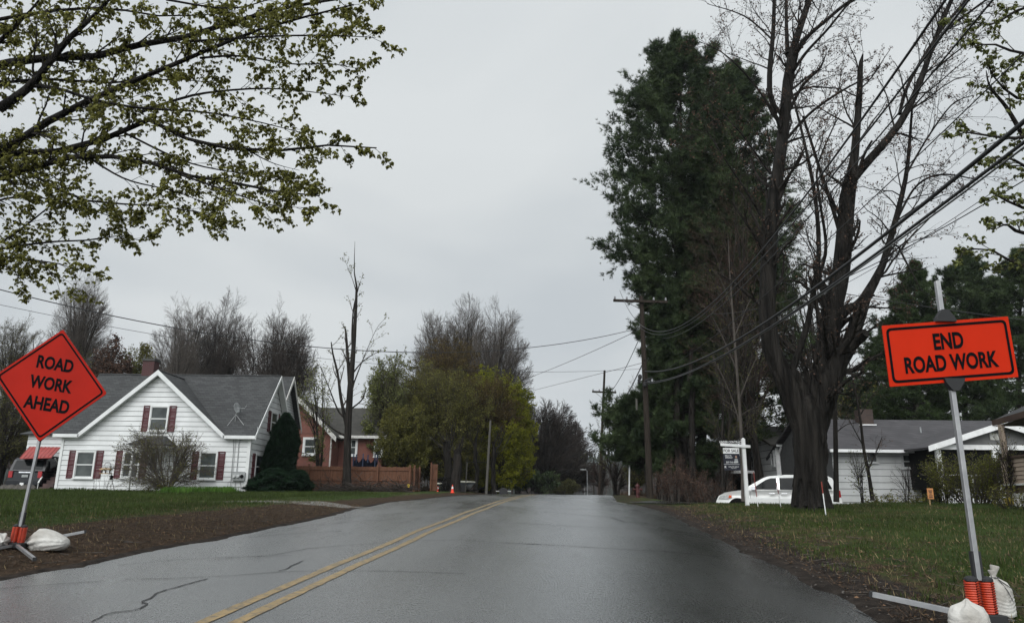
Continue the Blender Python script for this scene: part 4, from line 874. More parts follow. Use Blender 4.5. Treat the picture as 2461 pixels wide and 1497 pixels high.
def stand(parent, base, top, legs, mast_w=.032, scale=1.0):
    """base point of the mast foot, mast top, list of leg tips"""
    base = np.array(base, float); d = np.array(top)-base; d /= np.linalg.norm(d)
    rt = np.cross(d, (0, 1, 0)); rt /= np.linalg.norm(rt); f = np.cross(rt, d)
    M = np.eye(4); M[:3, 0] = rt; M[:3, 1] = f; M[:3, 2] = d; M[:3, 3] = base
    L = np.linalg.norm(np.array(top)-base); w = mast_w/2
    obj('mast', MB().boxm(M, (-w, -w, .22*scale), (w, w, L)), 'aluminium', parent, bevel=.003)
    t = MB(); t.boxm(M, (-w*1.9, -w, .17*scale), (-w*1.05, w, .42*scale)); t.boxm(M, (w*1.05, -w, .17*scale), (w*1.9, w, .42*scale)); obj('mast_bracket', t, 'black_rubber', parent)
    for s in (-1, 1):
        p, r = helix(base+rt*s*.055*scale+d*.0*scale, d, .042*scale, .215*scale, 13, .0085*scale); sp = obj('spring', MB().tube(p, r, 6), 'coil_orange', parent, smooth=True)
        obj('spring_cap', MB().lathe(base+rt*s*.055*scale+d*.215*scale, [(.045*scale, 0), (.045*scale, .018*scale), (.02*scale, .035*scale)], 12, d), 'black_rubber', sp)
    t = MB(); t.boxm(M, (-.12*scale, -.09*scale, -.07*scale), (.12*scale, .09*scale, -.005)); obj('base', t, 'black_rubber', parent, bevel=.008)
    for tip in legs:
        tip = np.array(tip, float); a = base-d*.04; e_ = tip-a; Le = np.linalg.norm(e_); e_ /= Le; s_ = np.cross(e_, (0, 0, 1)); s_ /= np.linalg.norm(s_); u_ = np.cross(s_, e_)
        Q = np.eye(4); Q[:3, 0] = e_; Q[:3, 1] = s_; Q[:3, 2] = u_; Q[:3, 3] = a; w2 = .019*scale
        lg = obj('leg', MB().boxm(Q, (.08, -w2, -w2), (Le, w2, w2)), 'aluminium', parent, bevel=.002); obj('foot_cap', MB().boxm(Q, (Le-.01, -w2*1.15, -w2*1.15), (Le+.02, w2*1.15, w2*1.15)), 'black_rubber', lg)
# left: ROAD WORK AHEAD
Ys = 11.0
T_, R_, B_, L_ = at(150, 792, Ys), at(258, 945, Ys+.1), at(92, 1061, Ys), at(-12, 902, Ys-.1)
C = (T_+B_+R_+L_)/4; ax = (R_-L_)/2; bx = (T_-B_)/2; nm = np.cross(ax, bx); nm /= np.linalg.norm(nm)
if nm[1] > 0: nm = -nm
gb = at(44, 1284, Ys+.15); gb[2] = hh(gb[0], gb[1])+.10
s1 = empty('road_sign', (gb[0], gb[1], gb[2]-.1), 'orange diamond sign reading ROAD WORK AHEAD on a spring stand, left verge', 'road sign')
sign_panel(s1, C, ax, bx, nm, [('ROAD', .37, .20), ('WORK', .01, .20), ('AHEAD', -.35, .20)], 'diamond', 'orange_vinyl', 'orange_edge', .155, .74)
for s, q in ((1, .97), (-1, -.97)):
    P = [C+bx*(q+.03*s)-nm*.013, C+bx*(q-.14*s)+ax*.14-nm*.013, C+bx*(q-.14*s)-ax*.14-nm*.013]; obj('corner_pocket', MB().prism(P, -nm*.04), 'orange_edge', s1)
leg_l = [at(204, 1277, 11.6), at(83, 1343, 9.7), at(-60, 1262, 12.3), at(-70, 1330, 10.4)]
for q in leg_l: q[2] = max(q[2], hh(q[0], q[1])+.04)
stand(s1, gb, C+bx*.98-nm*.035, leg_l, .040)
# right: END ROAD WORK
Yr = 7.0
c00, c10, c11, c01 = at(2141, 929, Yr), at(2446, 906, Yr), at(2424, 760, Yr), at(2118, 783, Yr)
C2 = (c00+c10+c11+c01)/4; ax2 = (c10-c00+c11-c01)/4; bx2 = (c01-c00+c11-c10)/4; nm2 = np.cross(ax2, bx2); nm2 /= np.linalg.norm(nm2)
if nm2[1] > 0: nm2 = -nm2
gb2 = at(2362, 1470, Yr-.05); gb2[2] = hh(gb2[0], gb2[1])+.12
s2 = empty('road_sign', (gb2[0], gb2[1], gb2[2]-.12), 'orange rectangular sign reading END ROAD WORK on a leaning spring stand, right verge', 'road sign')
sign_panel(s2, C2, ax2, bx2, nm2, [('END', .34, .165), ('ROAD WORK', -.36, .165)], 'rect', 'orange_vinyl_bright', 'orange_edge', .165, .69)
mt_ = at(2252, 676, Yr+.06)
stand(s2, gb2, mt_, [at(2096, 1427, 7.6), at(2470, 1500, 7.2), at(2330, 1560, 6.0), at(2420, 1440, 8.3)], .044, 1.25)
for v, s in ((768, 1), (918, -1)):
    u0 = 2266 if s > 0 else 2287
    c = at(u0, v, Yr+.03); P = [c+(-.10, 0, -.03*s), c+(.10, 0, -.03*s), c+(.085, 0, .015*s), c+(.03, 0, .09*s), c+(-.03, 0, .09*s), c+(-.085, 0, .015*s)]
    obj('panel_clamp', MB().prism(P, (0, -.062, 0)), 'black_rubber', s2)
# sandbags
def sandbag(name, loc, size, label, upright=True, neck=True, seed=1, rz=0, group='sandbags weighing down the sign stands', lie=(1, 0)):
    rg = np.random.default_rng(seed); nu, nv = 72, 44; u = np.arange(nu)*2*math.pi/nu; v = np.linspace(0, 1, nv)
    U, Vv = np.meshgrid(u, v)
    if upright:
        prof = np.interp(Vv, [0, .03, .12, .4, .68, .82, .90, .94, .97, 1], [.3, .80, 1.0, .98, .92, .72, .34, .16, .12, .0]); z = np.interp(Vv, [0, .03, .12, .9, 1], [0, .01, .08, .9, 1.02])
        fold = 1+.10*np.sin(U*9+seed)*sm(.62, .93, Vv)+.045*np.sin(U*17+seed*2)*sm(.7, .95, Vv)+.02*np.sin(Vv*75+np.sin(U*2+seed)*2.2)*(1-sm(.45, .66, Vv))
        sag = 1+.07*np.sin(U*2+seed)*(1-Vv)+.04*np.sin(U*3+seed*1.7)
        X_, Y_ = prof*fold*sag*np.cos(U)*size[0], prof*fold*sag*np.sin(U)*size[1]*.8; Z_ = z*size[2]+.012*np.sin(U*4+seed)*sm(.1, .5, Vv)
    else:
        s = Vv*2-1; w = (1-np.abs(s)**3.2)**.5; w = np.where(s < -.35, np.interp(s, [-1, -.8, -.35], [.10, .42, 1])*w.clip(.3, 1), w)
        fold = 1+.13*np.sin(U*8+seed+s*2)*sm(.2, -.8, s)+.03*np.sin(U*13+s*5)
        X_ = s*size[0]; Y_ = w*fold*np.cos(U)*size[1]; Z_ = w*fold*np.sin(U)*size[2]*.5; Z_ = np.maximum(Z_, -size[2]*.36)+size[2]*.36; Z_ *= 1+.15*np.sin(s*3+seed)
    P = np.stack([X_, Y_, Z_], -1).reshape(-1, 3); c, s_ = math.cos(rz), math.sin(rz); P = P @ np.array([[c, s_, 0], [-s_, c, 0], [0, 0, 1]])+np.array(loc)
    mb = MB(); k = mb.addv(P); i = (np.arange(nv-1)[:, None]*nu+np.arange(nu)[None, :]).ravel(); j = (np.arange(nv-1)[:, None]*nu+(np.arange(nu)+1)[None, :] % nu).ravel(); mb.addf(np.stack([i, j, j+nu, i+nu], 1)+k)
    t = empty(name, loc, label, 'sandbag', group); obj('sack', mb, 'sandbag', t, smooth=True)
    if neck and upright:
        c = np.array(loc)+(0, 0, size[2]*.93); nb = MB()
        for q, (dx, dz, r) in enumerate(((.25, .20, .13), (-.12, .13, .10))):
            n_ = 14; prof = [(r*.5*size[0]*2, 0), (r*.42*size[0]*2, dz*size[2]*.35), (r*size[0]*1.25, dz*size[2]*.8), (r*size[0]*1.9, dz*size[2]*1.5), (r*size[0]*1.7, dz*size[2]*1.62), (.01, dz*size[2]*1.45)]; nb.lathe(c, prof, n_, (dx, 0, 1))
        obj('tied_neck', nb, 'sandbag', t, smooth=True)
        ring = [c+np.array([math.cos(a)*.27*size[0], math.sin(a)*.24*size[1], .01]) for a in np.linspace(0, 6.28, 13)]; tb = MB().tube(ring, .005, 5)
        tb.tube([c+(.1*size[0], -.25*size[1], 0), c+(.25*size[0], -.7*size[1], -.25*size[2]), c+(.3*size[0], -.97*size[1], -.5*size[2])], .004, 5); tb.tube([c+(.1*size[0], -.25*size[1], 0), c+(.5*size[0], -.7*size[1], -.2*size[2]), c+(.8*size[0], -.75*size[1], -.4*size[2])], .004, 5); obj('tie_cord', tb, 'cable', t)
    return t
p = at(2331, 1500, 6.55); p[2] = hh(p[0], p[1])-.02; sandbag('sandbag', p, (.165, .16, .34), 'upright white sandbag in front of the orange springs, right stand', neck=False, seed=3)
p = at(2400, 1478, 7.25); p[2] = hh(p[0], p[1]); sandbag('sandbag', p, (.165, .17, .37), 'white sandbag with cord tied neck behind the orange springs', seed=5, rz=.3)
p = at(112, 1290, 11.35); p[2] = hh(p[0], p[1])+.0; sandbag('sandbag', p, (.33, .20, .30), 'full white sandbag lying across a leg of the diamond sign stand', upright=False, seed=2, rz=.08)
p = at(-14, 1296, 11.0); p[2] = hh(p[0], p[1])+.0; sandbag('sandbag', p, (.26, .18, .26), 'white sandbag cut off by the left picture edge', upright=False, seed=4, rz=2.6)

# ------------------------------------------------------------------ utility poles, lamps, wires
def pole(name, base, top, r0, r1, m, label, cat='utility pole', group=None, sides=12):
    base, top = np.array(base, float), np.array(top, float); t = empty(name, base, label, cat, group)
    n = 10; P = np.array([base+(top-base)*i/(n-1) for i in range(n)]); obj('shaft', MB().tube(P, np.linspace(r0, r1, n)*.85, sides), m, t, smooth=False); return t
PG = 'wooden utility poles along the right side of the road'
b1 = at(1563, 1205, 36.5); t1 = at(1541, 712, 36.5); b1[2] = hh(b1[0], b1[1])-.2
up1 = pole('utility_pole', b1, t1, .20, .13, 'pole_wood', 'nearest tall brown utility pole in front of the big pines', group=PG)
def on_pole(b, t, v):
    q = (v-1205)/(712-1205); return b+(t-b)*q
a_, b_ = at(1474, 722, 36.3), at(1604, 726, 36.3); t = MB(); M = frameM(a_, (b_-a_)/np.linalg.norm(b_-a_), NF); t.boxm(M, (0, -.06, -.06), (np.linalg.norm(b_-a_), .06, .06)); ca = obj('crossarm', t, 'pole_wood', up1)
t = MB()
for q in (.03, .25, .75, .97): t.lathe(a_+(b_-a_)*q+(0, 0, .06), [(.03, 0), (.06, .05), (.04, .09), (.055, .12), (.02, .17)], 8)
obj('insulator', t, 'porcelain', ca)
t = MB(); m_ = (a_+b_)/2
for s in (-.9, .9): t.tube([m_+(s, -.08, 0), at(1544, 745, 36.2)], .014, 4)
obj('crossarm_brace', t, 'pole_wood', ca)
t = MB()
for u, v, r in ((1538, 906, .10), (1550, 924, .11), (1536, 916, .08)): t.lathe(at(u, v, 36.2), [(r*.5, -.12), (r, -.06), (r, .08), (r*.4, .14)], 10)
t.tube([at(1550, 915, 36.2), at(1566, 908, 36.0)], .05, 6); obj('cable_bracket', t, 'black_rubber', up1)
obj('marker_strip', MB().tube([at(1541, 985, 36.6)+(-.22, 0, 0), at(1540, 958, 36.6)+(-.22, 0, 0)], .055, 6), 'pole_grey', up1)
def pole2(u0, v0, u1, v1, Y, label, r=.15, m='pole_wood', arm=None, group=PG):
    b = at(u0, v0, Y); b[2] = min(b[2], hh(b[0], Y))-.1; t_ = at(u1, v1, Y); P = pole('utility_pole', b, t_, r, r*.72, m, label, group=group, sides=10)
    if arm:
        a_, b_ = at(arm[0], arm[2], Y-.15), at(arm[1], arm[2]+2, Y-.15); mb = MB(); M = frameM(a_, (b_-a_)/np.linalg.norm(b_-a_), NF); L = np.linalg.norm(b_-a_); mb.boxm(M, (0, -.06, -.07), (L, .06, .07)); c = obj('crossarm', mb, 'pole_wood', P)
        mb = MB()
        for q in (.04, .3, .7, .96): mb.lathe(a_+(b_-a_)*q+(0, 0, .07), [(.04, 0), (.07, .08), (.03, .16)], 6)
        obj('insulator', mb, 'porcelain', c); m_ = (a_+b_)/2; mb = MB()
        for s in (-.8, .8): mb.tube([m_+(s, 0, 0), m_+(.05, 0, -.7)], .02, 4)
        obj('crossarm_brace', mb, 'metal_grey', c)
    return P
pA = pole2(1440, 1189, 1453, 890, 62, 'second utility pole with crossarm standing against open sky', arm=(1423, 1481, 941))
pole2(1447, 1189, 1447, 1055, 78, 'dark utility pole just behind the second pole', .13, arm=None)
pB = pole2(1427, 1188, 1427, 1100, 120, 'small far utility pole with crossarm near the hill', .14, arm=(1412, 1440, 1112))
pole2(1168, 1194, 1179, 1010, 50, 'grey leaning utility pole left of the road before the yellow green tree', .12, 'pole_grey', group=None)
for (u, vt, Y, ul, lab) in ((1412, 1128, 105, 1399, 'nearer pale street lamp with curved arm beyond the crest'), (1405, 1148, 135, 1396, 'farther small street lamp beyond the crest')):
    b = at(u, 1190, Y); b[2] = hh(b[0], Y)-.1; t_ = empty('street_lamp', b, lab, 'street lamp', 'street lamps beyond the crest'); tp = at(u-1, vt+4, Y); e_ = at(ul+4, vt, Y)
    obj('lamp_post', MB().tube([b, tp], .09, 6), 'galvanised', t_); obj('lamp_arm', MB().tube([tp, (tp+e_)/2+(0, 0, .25), e_], .06, 5), 'galvanised', t_); obj('lamp_head', MB().lathe(e_+(-.5, 0, 0), [(.1, 0), (.16, .3), (.1, .8)], 8, (1, 0, 0)), 'lamp_clear', t_)
def wire(px, p0, p1, r, label, start=None, end=None, m='cable', grp=None):
    """px: picture points of the wire; p0,p1: plan line it hangs over; fitted with a catenary-like parabola"""
    p0, p1 = np.array(p0, float), np.array(p1, float); d = p1-p0; L = np.linalg.norm(d); d /= L; n = np.array([-d[1], d[0]]); S, Z = [], []
    for u, v in px:
        q = ray(u, v); q2 = q[:2]; k = (n @ p0)/(n @ q2)
        if k <= 0: continue
        S.append((q2*k-p0) @ d); Z.append(EYE+q[2]*k)
    S, Z = np.array(S), np.array(Z); wts = 1/np.maximum(1, np.hypot(p0[0]+d[0]*S, p0[1]+d[1]*S)); c = np.polyfit(S, Z, min(2, len(S)-1), w=wts)
    if len(c) == 3 and c[0] < 0: c = np.polyfit(S, Z, 1, w=wts)
    s = np.linspace(S.min() if start is None else start, S.max() if end is None else end, 60); P = np.stack([p0[0]+d[0]*s, p0[1]+d[1]*s, np.polyval(c, s)], -1)
    o = obj('overhead_wire', MB().tube(P, r, 6, cap=False), m, origin=P[len(P)//2], smooth=True); return tag(o, label, 'wire', grp)
WG = 'overhead wires strung between the utility poles'
pl1 = (b1[0]*.2+t1[0]*.8, 36.3); near = (5.2, 4.0)
wire(((1553, 897), (1650, 868), (1830, 778), (1990, 672), (2080, 600), (2160, 545), (2300, 430), (2461, 283)), pl1, near, .028, 'thick upper black cable bundle sweeping from nearest pole to upper right', 0, 36, grp=WG)
wire(((1560, 921), (1650, 890), (1830, 800), (2000, 690), (2110, 605), (2240, 512), (2461, 340)), pl1, near, .020, 'middle cable just below the thick bundle, rising to the right', 0, 36, 'cable', grp=WG)
wire(((1560, 924), (1700, 868), (1850, 792), (2000, 697), (2110, 612), (2240, 520), (2461, 352)), (pl1[0]+.1, 36.2), (5.3, 4), .012, 'thin pale strand lowest of the cable pair by the bundle', 0, 36, 'cable_light', grp=WG)
wire(((1905, 720), (2050, 652), (2170, 606), (2300, 530), (2461, 432)), (9.5, 30), (9.0, 6), .012, 'lower dark service cable ending at the right picture edge', -4, 30, grp=WG)
wire(((1900, 745), (2050, 672), (2180, 600), (2300, 515), (2461, 412)), (9.7, 30), (9.2, 6), .007, 'thin service wire crossing just above the lower dark cable', -4, 30, grp=WG)
wire(((1545, 800), (1650, 735), (1800, 640), (2020, 395), (2100, 285), (2205, 45)), (pl1[0]-1.2, 36), (3.2, 8), .010, 'high thin power wire, leftmost of three climbing to top edge', 0, 33, grp=WG)
wire(((1545, 806), (1650, 748), (1800, 655), (2030, 420), (2130, 290), (2250, 60)), (pl1[0]-.3, 36), (3.9, 8), .010, 'high thin power wire, middle one of three climbing to top edge', 0, 33, grp=WG)
wire(((1550, 812), (1650, 763), (1800, 672), (2040, 440), (2160, 310), (2300, 60)), (pl1[0]+.9, 36), (4.6, 8), .010, 'high thin power wire, rightmost of three climbing to top edge', 0, 33, grp=WG)
wire(((1560, 905), (1700, 830), (1900, 665), (2060, 500), (2300, 265), (2461, 148)), (pl1[0]+.2, 36), (7.6, 8), .011, 'thin wire crossing the maple crown towards the upper right corner', 0, 33, grp=WG)
wire(((1510, 795), (1380, 822), (1180, 840), (1000, 848), (770, 838), (500, 800), (250, 752), (0, 698)), pl1, (-15, 21.5), .016, 'dark wire sagging across the road from nearest pole to far left', 0, 40, grp=WG)
wire(((1530, 885), (1300, 893), (1000, 890), (700, 850), (400, 800), (0, 738)), pl1, (-16, 24), .008, 'fainter thin wire below the sagging one across the road', 0, 40, grp=WG)
wire(((1510, 805), (1400, 855), (1250, 915)), pl1, (-1, 63), .014, 'wire slanting down left from nearest pole to the trees', 0, 28, grp=WG)
wire(((1530, 877), (1400, 905), (1280, 940)), pl1, (0, 66), .012, 'lower slanting wire left of nearest pole above the crest', 0, 30, grp=WG)
wire(((1527, 833), (1505, 885), (1478, 925), (1455, 955)), pl1, (8.4, 62), .020, 'drooping dark wire between the nearest and second poles', 0, 26, grp=WG)
wire(((1534, 897), (1505, 950), (1475, 1000), (1460, 1010)), pl1, (8.6, 62), .032, 'thick dark telephone cable dipping beside the nearest pole', 0, 26, grp=WG)
wire(((2000, 702), (2110, 715), (2240, 742), (2461, 768)), (12, 27), (19, 25), .014, 'dark wire running level behind the END ROAD WORK sign', -2, 12, grp=WG)

# ------------------------------------------------------------------ cars
def car(name, label, L, Wd, loc, heading, side_low, side_up, wheels, m, belt, glass, H, extras, cat='car'):
    """profiles in (x forward, z); greenhouse leans inwards"""
    t = empty(name, loc, label, cat); o3 = np.array(loc, float); c, s = math.cos(heading), math.sin(heading)
    def Wp(x, y, z): return o3+np.array([c*x-s*y, s*x+c*y, z])
    hw = Wd/2
    def yy(x, z, base=hw):
        k = base-max(0, z-belt)*.26; e_ = max(0, abs(x)-(L/2-.75)); return k-.16*(e_/.75)**2
    def shell(P):
        mb = MB(); n = len(P); k = mb.addv([Wp(x, -yy(x, z), z) for x, z in P]+[Wp(x, yy(x, z), z) for x, z in P])
        import mathutils
        tri = mathutils.geometry.tessellate_polygon([[Vector((x, z, 0)) for x, z in P]])
        for a, b, d in tri: mb.addf([[k+a, k+b, k+d]]); mb.addf([[k+n+d, k+n+b, k+n+a]])
        mb.addf([[k+i, k+(i+1) % n, k+n+(i+1) % n, k+n+i] for i in range(n)]); return mb
    def dense(P, st=.22):
        o_ = []
        for i in range(len(P)):
            a, b = np.array(P[i], float), np.array(P[(i+1) % len(P)], float); n = max(1, int(np.linalg.norm(b-a)/st)); o_ += [tuple(a+(b-a)*j/n) for j in range(n)]
        return o_
    low = shell(dense(side_low)); up = shell(dense(side_up)); k = low.n
    for v in up.v: low.addv(v)
    for q_, L__ in up.f.items():
        for A in L__: low.addf(A+k)
    bo = obj('body', low, m, t); recalc(bo.data); bv = bo.modifiers.new('bevel', 'BEVEL'); bv.width = .045; bv.segments = 3; bv.limit_method = 'ANGLE'; bv.angle_limit = R(40)
    for p_ in bo.data.polygons: p_.use_smooth = True
    bo.data.set_sharp_from_angle(angle=R(24))
    for nm_, P, m2 in glass:
        mb = MB()
        if nm_ in ('windscreen', 'rear_window'):
            (x0, z0), (x1, z1) = P; sx_ = 1 if nm_ == 'windscreen' else -1; q = np.array([z1-z0, 0, x0-x1]); 
            a = [Wp(x0+.012*sx_, -yy(x0, z0)+.14, z0+.01), Wp(x0+.012*sx_, yy(x0, z0)-.14, z0+.01), Wp(x1+.012*sx_, yy(x1, z1)-.12, z1+.01), Wp(x1+.012*sx_, -yy(x1, z1)+.12, z1+.01)]
            nn = np.cross(a[1]-a[0], a[2]-a[0]); nn /= np.linalg.norm(nn); mb.prism([p_+nn*.012 for p_ in a], -nn*.02)
        else:
            for sd_ in (-1, 1):
                a = [Wp(x, sd_*(yy(x, z)+.012), z) for x, z in P]; nn = np.array(Wp(0, -sd_, 0))-o3; obj(nm_, MB().prism(a, nn*.02), m2, t)
            continue
        obj(nm_, mb, m2, t)
    for x in wheels:
        for sd_ in (-1, 1):
            ce = Wp(x, sd_*(hw-.20), .33); axd = np.array(Wp(0, sd_, 0))-o3
            w = obj('wheel', MB().lathe(ce, [(.22, 0), (.30, 0), (.335, .03), (.335, .17), (.30, .205), (.22, .2)], 24, axd), 'black_rubber', t, smooth=False)
            rm = MB().lathe(ce, [(.06, .205), (.06, .215)], 12, axd); A2 = np.cross(axd, (0, 0, 1)); 
            rm.lathe(ce, [(.215, .17), (.215, .20), (.195, .205), (.19, .18)], 24, axd)
            for k_ in range(7): a = k_*2*math.pi/7; d_ = A2*math.cos(a)+np.array([0, 0, 1])*math.sin(a); rm.tube([ce+axd*.195, ce+axd*.195+d_*.2], .028, 5)
            obj('rim', rm, 'chrome', w)
            obj('wheel_well', MB().lathe(Wp(x, sd_*(hw-.24), .36), [(.40, 0), (.40, .247)], 24, axd), 'dark', w)
    for nm_, m2, kind, dat in extras:
        for d_ in dat:
            if kind == 'box':       # x0,x1,y0,y1,z0,z1 mirrored in y
                x0, x1, y0, y1, z0, z1 = d_[:6]
                for sd_ in ((1, -1) if len(d_) == 6 else (1,)):
                    mb = MB(); P = [Wp(x, sd_*y, z) for x in (x0, x1) for y in (y0, y1) for z in (z0, z1)]; k = mb.addv(P); mb.addf(np.array([[0, 1, 3, 2], [4, 6, 7, 5], [0, 4, 5, 1], [2, 3, 7, 6], [0, 2, 6, 4], [1, 5, 7, 3]])+k); obj(nm_, mb, m2, t, bevel=.008)
            elif kind == 'side':    # polygon on the side, proud by o_
                P, o_ = d_
                for sd_ in (-1, 1): a = [Wp(x, sd_*(yy(x, z)+o_), z) for x, z in P]; nn = np.array(Wp(0, -sd_, 0))-o3; obj(nm_, MB().prism(a, nn*(o_+.03)), m2, t, bevel=.008)
    return t
# white minivan
vf = at(1728, 1200, 34.0); vr = at(2022, 1200, 32.0); Lv = 5.14; dv_ = vf[:2]-vr[:2]; hv = math.atan2(dv_[1], dv_[0]); Lr = np.linalg.norm(dv_); vc = (vf[:2]+vr[:2])/2
lowp = [(2.55, .30), (2.57, .52), (2.52, .66), (2.42, .84), (2.15, .98), (1.75, 1.05), (1.35, 1.09), (-2.40, 1.09), (-2.50, .95), (-2.56, .62), (-2.55, .32), (-2.12, .30)]
def arch(x, r=.40, z=.36, n=9): return [(x-r*math.cos(a), z+r*math.sin(a)) for a in np.linspace(-.15, math.pi+.15, n)]
lowp += arch(-1.60) + arch(1.62)
upp = [(1.42, 1.088), (.95, 1.36), (.52, 1.60), (.30, 1.68), (-.4, 1.74), (-1.5, 1.73), (-2.1, 1.68), (-2.25, 1.60), (-2.42, 1.20), (-2.46, 1.088)]
van = car('minivan', 'white minivan parked beyond the lawn behind the for sale sign', Lv, 1.95, (vc[0], vc[1], float(at(1728+150, 1142, 33)[2])-1.74), hv, lowp, upp, (1.62, -1.60), 'car_white', 1.09,
 [('windscreen', ((1.30, 1.15), (.50, 1.61)), 'car_glass'), ('rear_window', ((-2.43, 1.18), (-2.28, 1.56)), 'car_glass'),
  ('side_window', [(1.02, 1.13), (.40, 1.53), (.18, 1.60), (-.02, 1.60), (-.02, 1.13)], 'car_glass'), ('side_window', [(-.16, 1.13), (-.16, 1.61), (-1.20, 1.62), (-1.20, 1.13)], 'car_glass'), ('side_window', [(-1.30, 1.13), (-1.30, 1.62), (-2.05, 1.56), (-2.22, 1.16)], 'car_glass')], 1.75,
 [('mirror', 'chrome', 'box', [(.82, 1.0, .98, 1.20, 1.10, 1.26)]), ('headlight', 'lamp_clear', 'side', [([(2.44, .70), (2.36, .83), (1.95, .90), (1.90, .76), (2.05, .70)], .012)]), ('turn_signal', 'lamp_amber', 'side', [([(2.00, .74), (1.97, .87), (1.86, .87), (1.86, .77)], .018)]),
  ('taillight', 'lamp_red', 'side', [([(-2.34, .82), (-2.34, 1.15), (-2.52, 1.10), (-2.54, .82)], .012)]), ('grille', 'dark', 'box', [(2.44, 2.60, -.42, .42, .56, .80, 1)]), ('grille_bar', 'chrome', 'box', [(2.605, 2.615, -.42, .42, .60+.05*i, .615+.05*i, 1) for i in range(4)]),
  ('door_handle', 'chrome', 'side', [([(.05, .93), (.30, .93), (.30, .97), (.05, .97)], .03), ([(-.45, .93), (-.20, .93), (-.20, .97), (-.45, .97)], .03)]), ('door_pillar', 'chrome', 'side', [([(-.03, 1.12), (-.03, 1.61), (-.15, 1.61), (-.15, 1.12)], .014)]), ('door_seam', 'dark', 'side', [([(-.09, .36), (-.09, 1.09), (-.10, 1.09), (-.10, .36)], .003), ([(1.08, .75), (1.08, 1.09), (1.07, 1.09), (1.07, .75)], .003)]),
  ('number_plate', 'metal_grey', 'box', [(2.58, 2.60, -.16, .16, .42, .54, 1)])])
# dark SUV, seen from behind at the left edge
sl = at(28, 1180, 36.5)
lowp = [(2.35, .45), (2.40, .75), (2.30, 1.02), (1.30, 1.12), (-2.30, 1.14), (-2.40, 1.05), (-2.44, .5), (-2.1, .42)]+arch(-1.50, .42, .38)+arch(1.50, .42, .38)
upp = [(1.30, 1.118), (.70, 1.72), (.2, 1.80), (-1.9, 1.80), (-2.12, 1.70), (-2.34, 1.142)]
suv = car('parked_suv', 'black suv seen from behind beside the side steps of the white house', 4.85, 1.95, (sl[0]-.6, 40.2, zg-.22), R(97), lowp, upp, (1.5, -1.5), 'car_dark', 1.13,
 [('windscreen', ((1.22, 1.17), (.72, 1.68)), 'car_glass'), ('rear_window', ((-2.31, 1.20), (-2.13, 1.66)), 'car_glass'), ('side_window', [(.95, 1.18), (.55, 1.66), (-.1, 1.68), (-.1, 1.18)], 'car_glass'), ('side_window', [(-.2, 1.18), (-.2, 1.68), (-1.9, 1.66), (-2.0, 1.18)], 'car_glass')], 1.8,
 [('taillight', 'lamp_red', 'box', [(-2.47, -2.36, .60, .79, .80, 1.12)]), ('bumper', 'car_dark', 'box', [(-2.56, -2.40, -.82, .82, .45, .66, 1)]), ('number_plate', 'metal_grey', 'box', [(-2.475, -2.455, -.15, .15, .82, .94, 1)]), ('emblem_bar', 'chrome', 'box', [(-2.455, -2.44, -.32, .32, 1.03, 1.09, 1)]), ('tow_ball', 'white_paint', 'box', [(-2.66, -2.59, -.09, .09, .40, .55, 1)]), ('roof_rack', 'dark', 'box', [(-1.7, .2, .55, .59, 1.82, 1.86)])], cat='suv')

# ------------------------------------------------------------------ for sale post and its hanging sign
sy_ = 25.5; pb = at(1782, 1203, sy_); pb[2] = hh(pb[0], sy_)-.1; pt = at(1785.5, 1052, sy_)
sp_ = empty('sale_sign_post', pb, 'white wooden real estate post with crossarm on the lawn before the minivan', 'sign post')
t = MB(); t.box(pt[0]-.055, pt[0]+.055, sy_-.055, sy_+.055, pb[2], pt[2]-.04); t.mesh([(pt[0]-.055, sy_-.055, pt[2]-.04), (pt[0]+.055, sy_-.055, pt[2]-.04), (pt[0]+.055, sy_+.055, pt[2]-.04), (pt[0]-.055, sy_+.055, pt[2]-.04), (pt[0], sy_, pt[2]+.01)], [(0, 1, 4), (1, 2, 4), (2, 3, 4), (3, 0, 4)]); obj('post', t, 'white_paint', sp_)
a, b = at(1731, 1068, sy_-.06), at(1803, 1073, sy_-.06); t = MB(); M = frameM(a, (b-a)/np.linalg.norm(b-a), NF); Lx = np.linalg.norm(b-a); t.boxm(M, (0, -.002, -.05), (Lx, .045, .05)); obj('crossarm', t, 'white_paint', sp_, bevel=.012)
def txt(parent, lines, C, ax, bx, nm, m, name='lettering'):
    mb = MB()
    for s, px, q, hgt, sx_ in lines:
        Vt, Fs = text2d(s, 1.0, .015, sx_); k_ = hgt/(Vt[:, 1].max()-Vt[:, 1].min()); Vt = Vt*k_; k = mb.addv([C+ax*(px+x)+bx*(q+y)+nm*.004 for x, y in Vt])
        for f in Fs: mb.addf([[i+k for i in f]])
    return obj(name, mb, m, parent)
def P4(u0, v0, u1, v1, Y):
    a, b, c = at(u0, v0, Y), at(u1, v1, Y), at(u0, v1, Y); return (a+b)/2, (b-a)[0], (a-b)[2]
C, w_, h_ = P4(1735, 1058, 1777, 1065.5, sy_-.06)
rd = empty('rider_sign', C, 'narrow black strip sign reading UNDER CONTRACT above the white crossarm', 'sign'); obj('rider_board', MB().box(C[0]-w_/2, C[0]+w_/2, sy_-.08, sy_-.065, C[2]-h_/2, C[2]+h_/2), 'sign_black', rd); txt(rd, [('UNDER CONTRACT', 0, 0, .075, .85)], C+(0, -.022, 0), XD, np.array([0, 0, 1.]), NF, 'white_paint')
C, w_, h_ = P4(1737, 1076, 1779, 1130, sy_-.08)
hs = empty('hanging_sign', C+(0, 0, h_/2), 'navy and white FOR SALE board hanging from the post crossarm', 'sign'); zt0 = C[2]+h_/2; x0, x1 = C[0]-w_/2, C[0]+w_/2
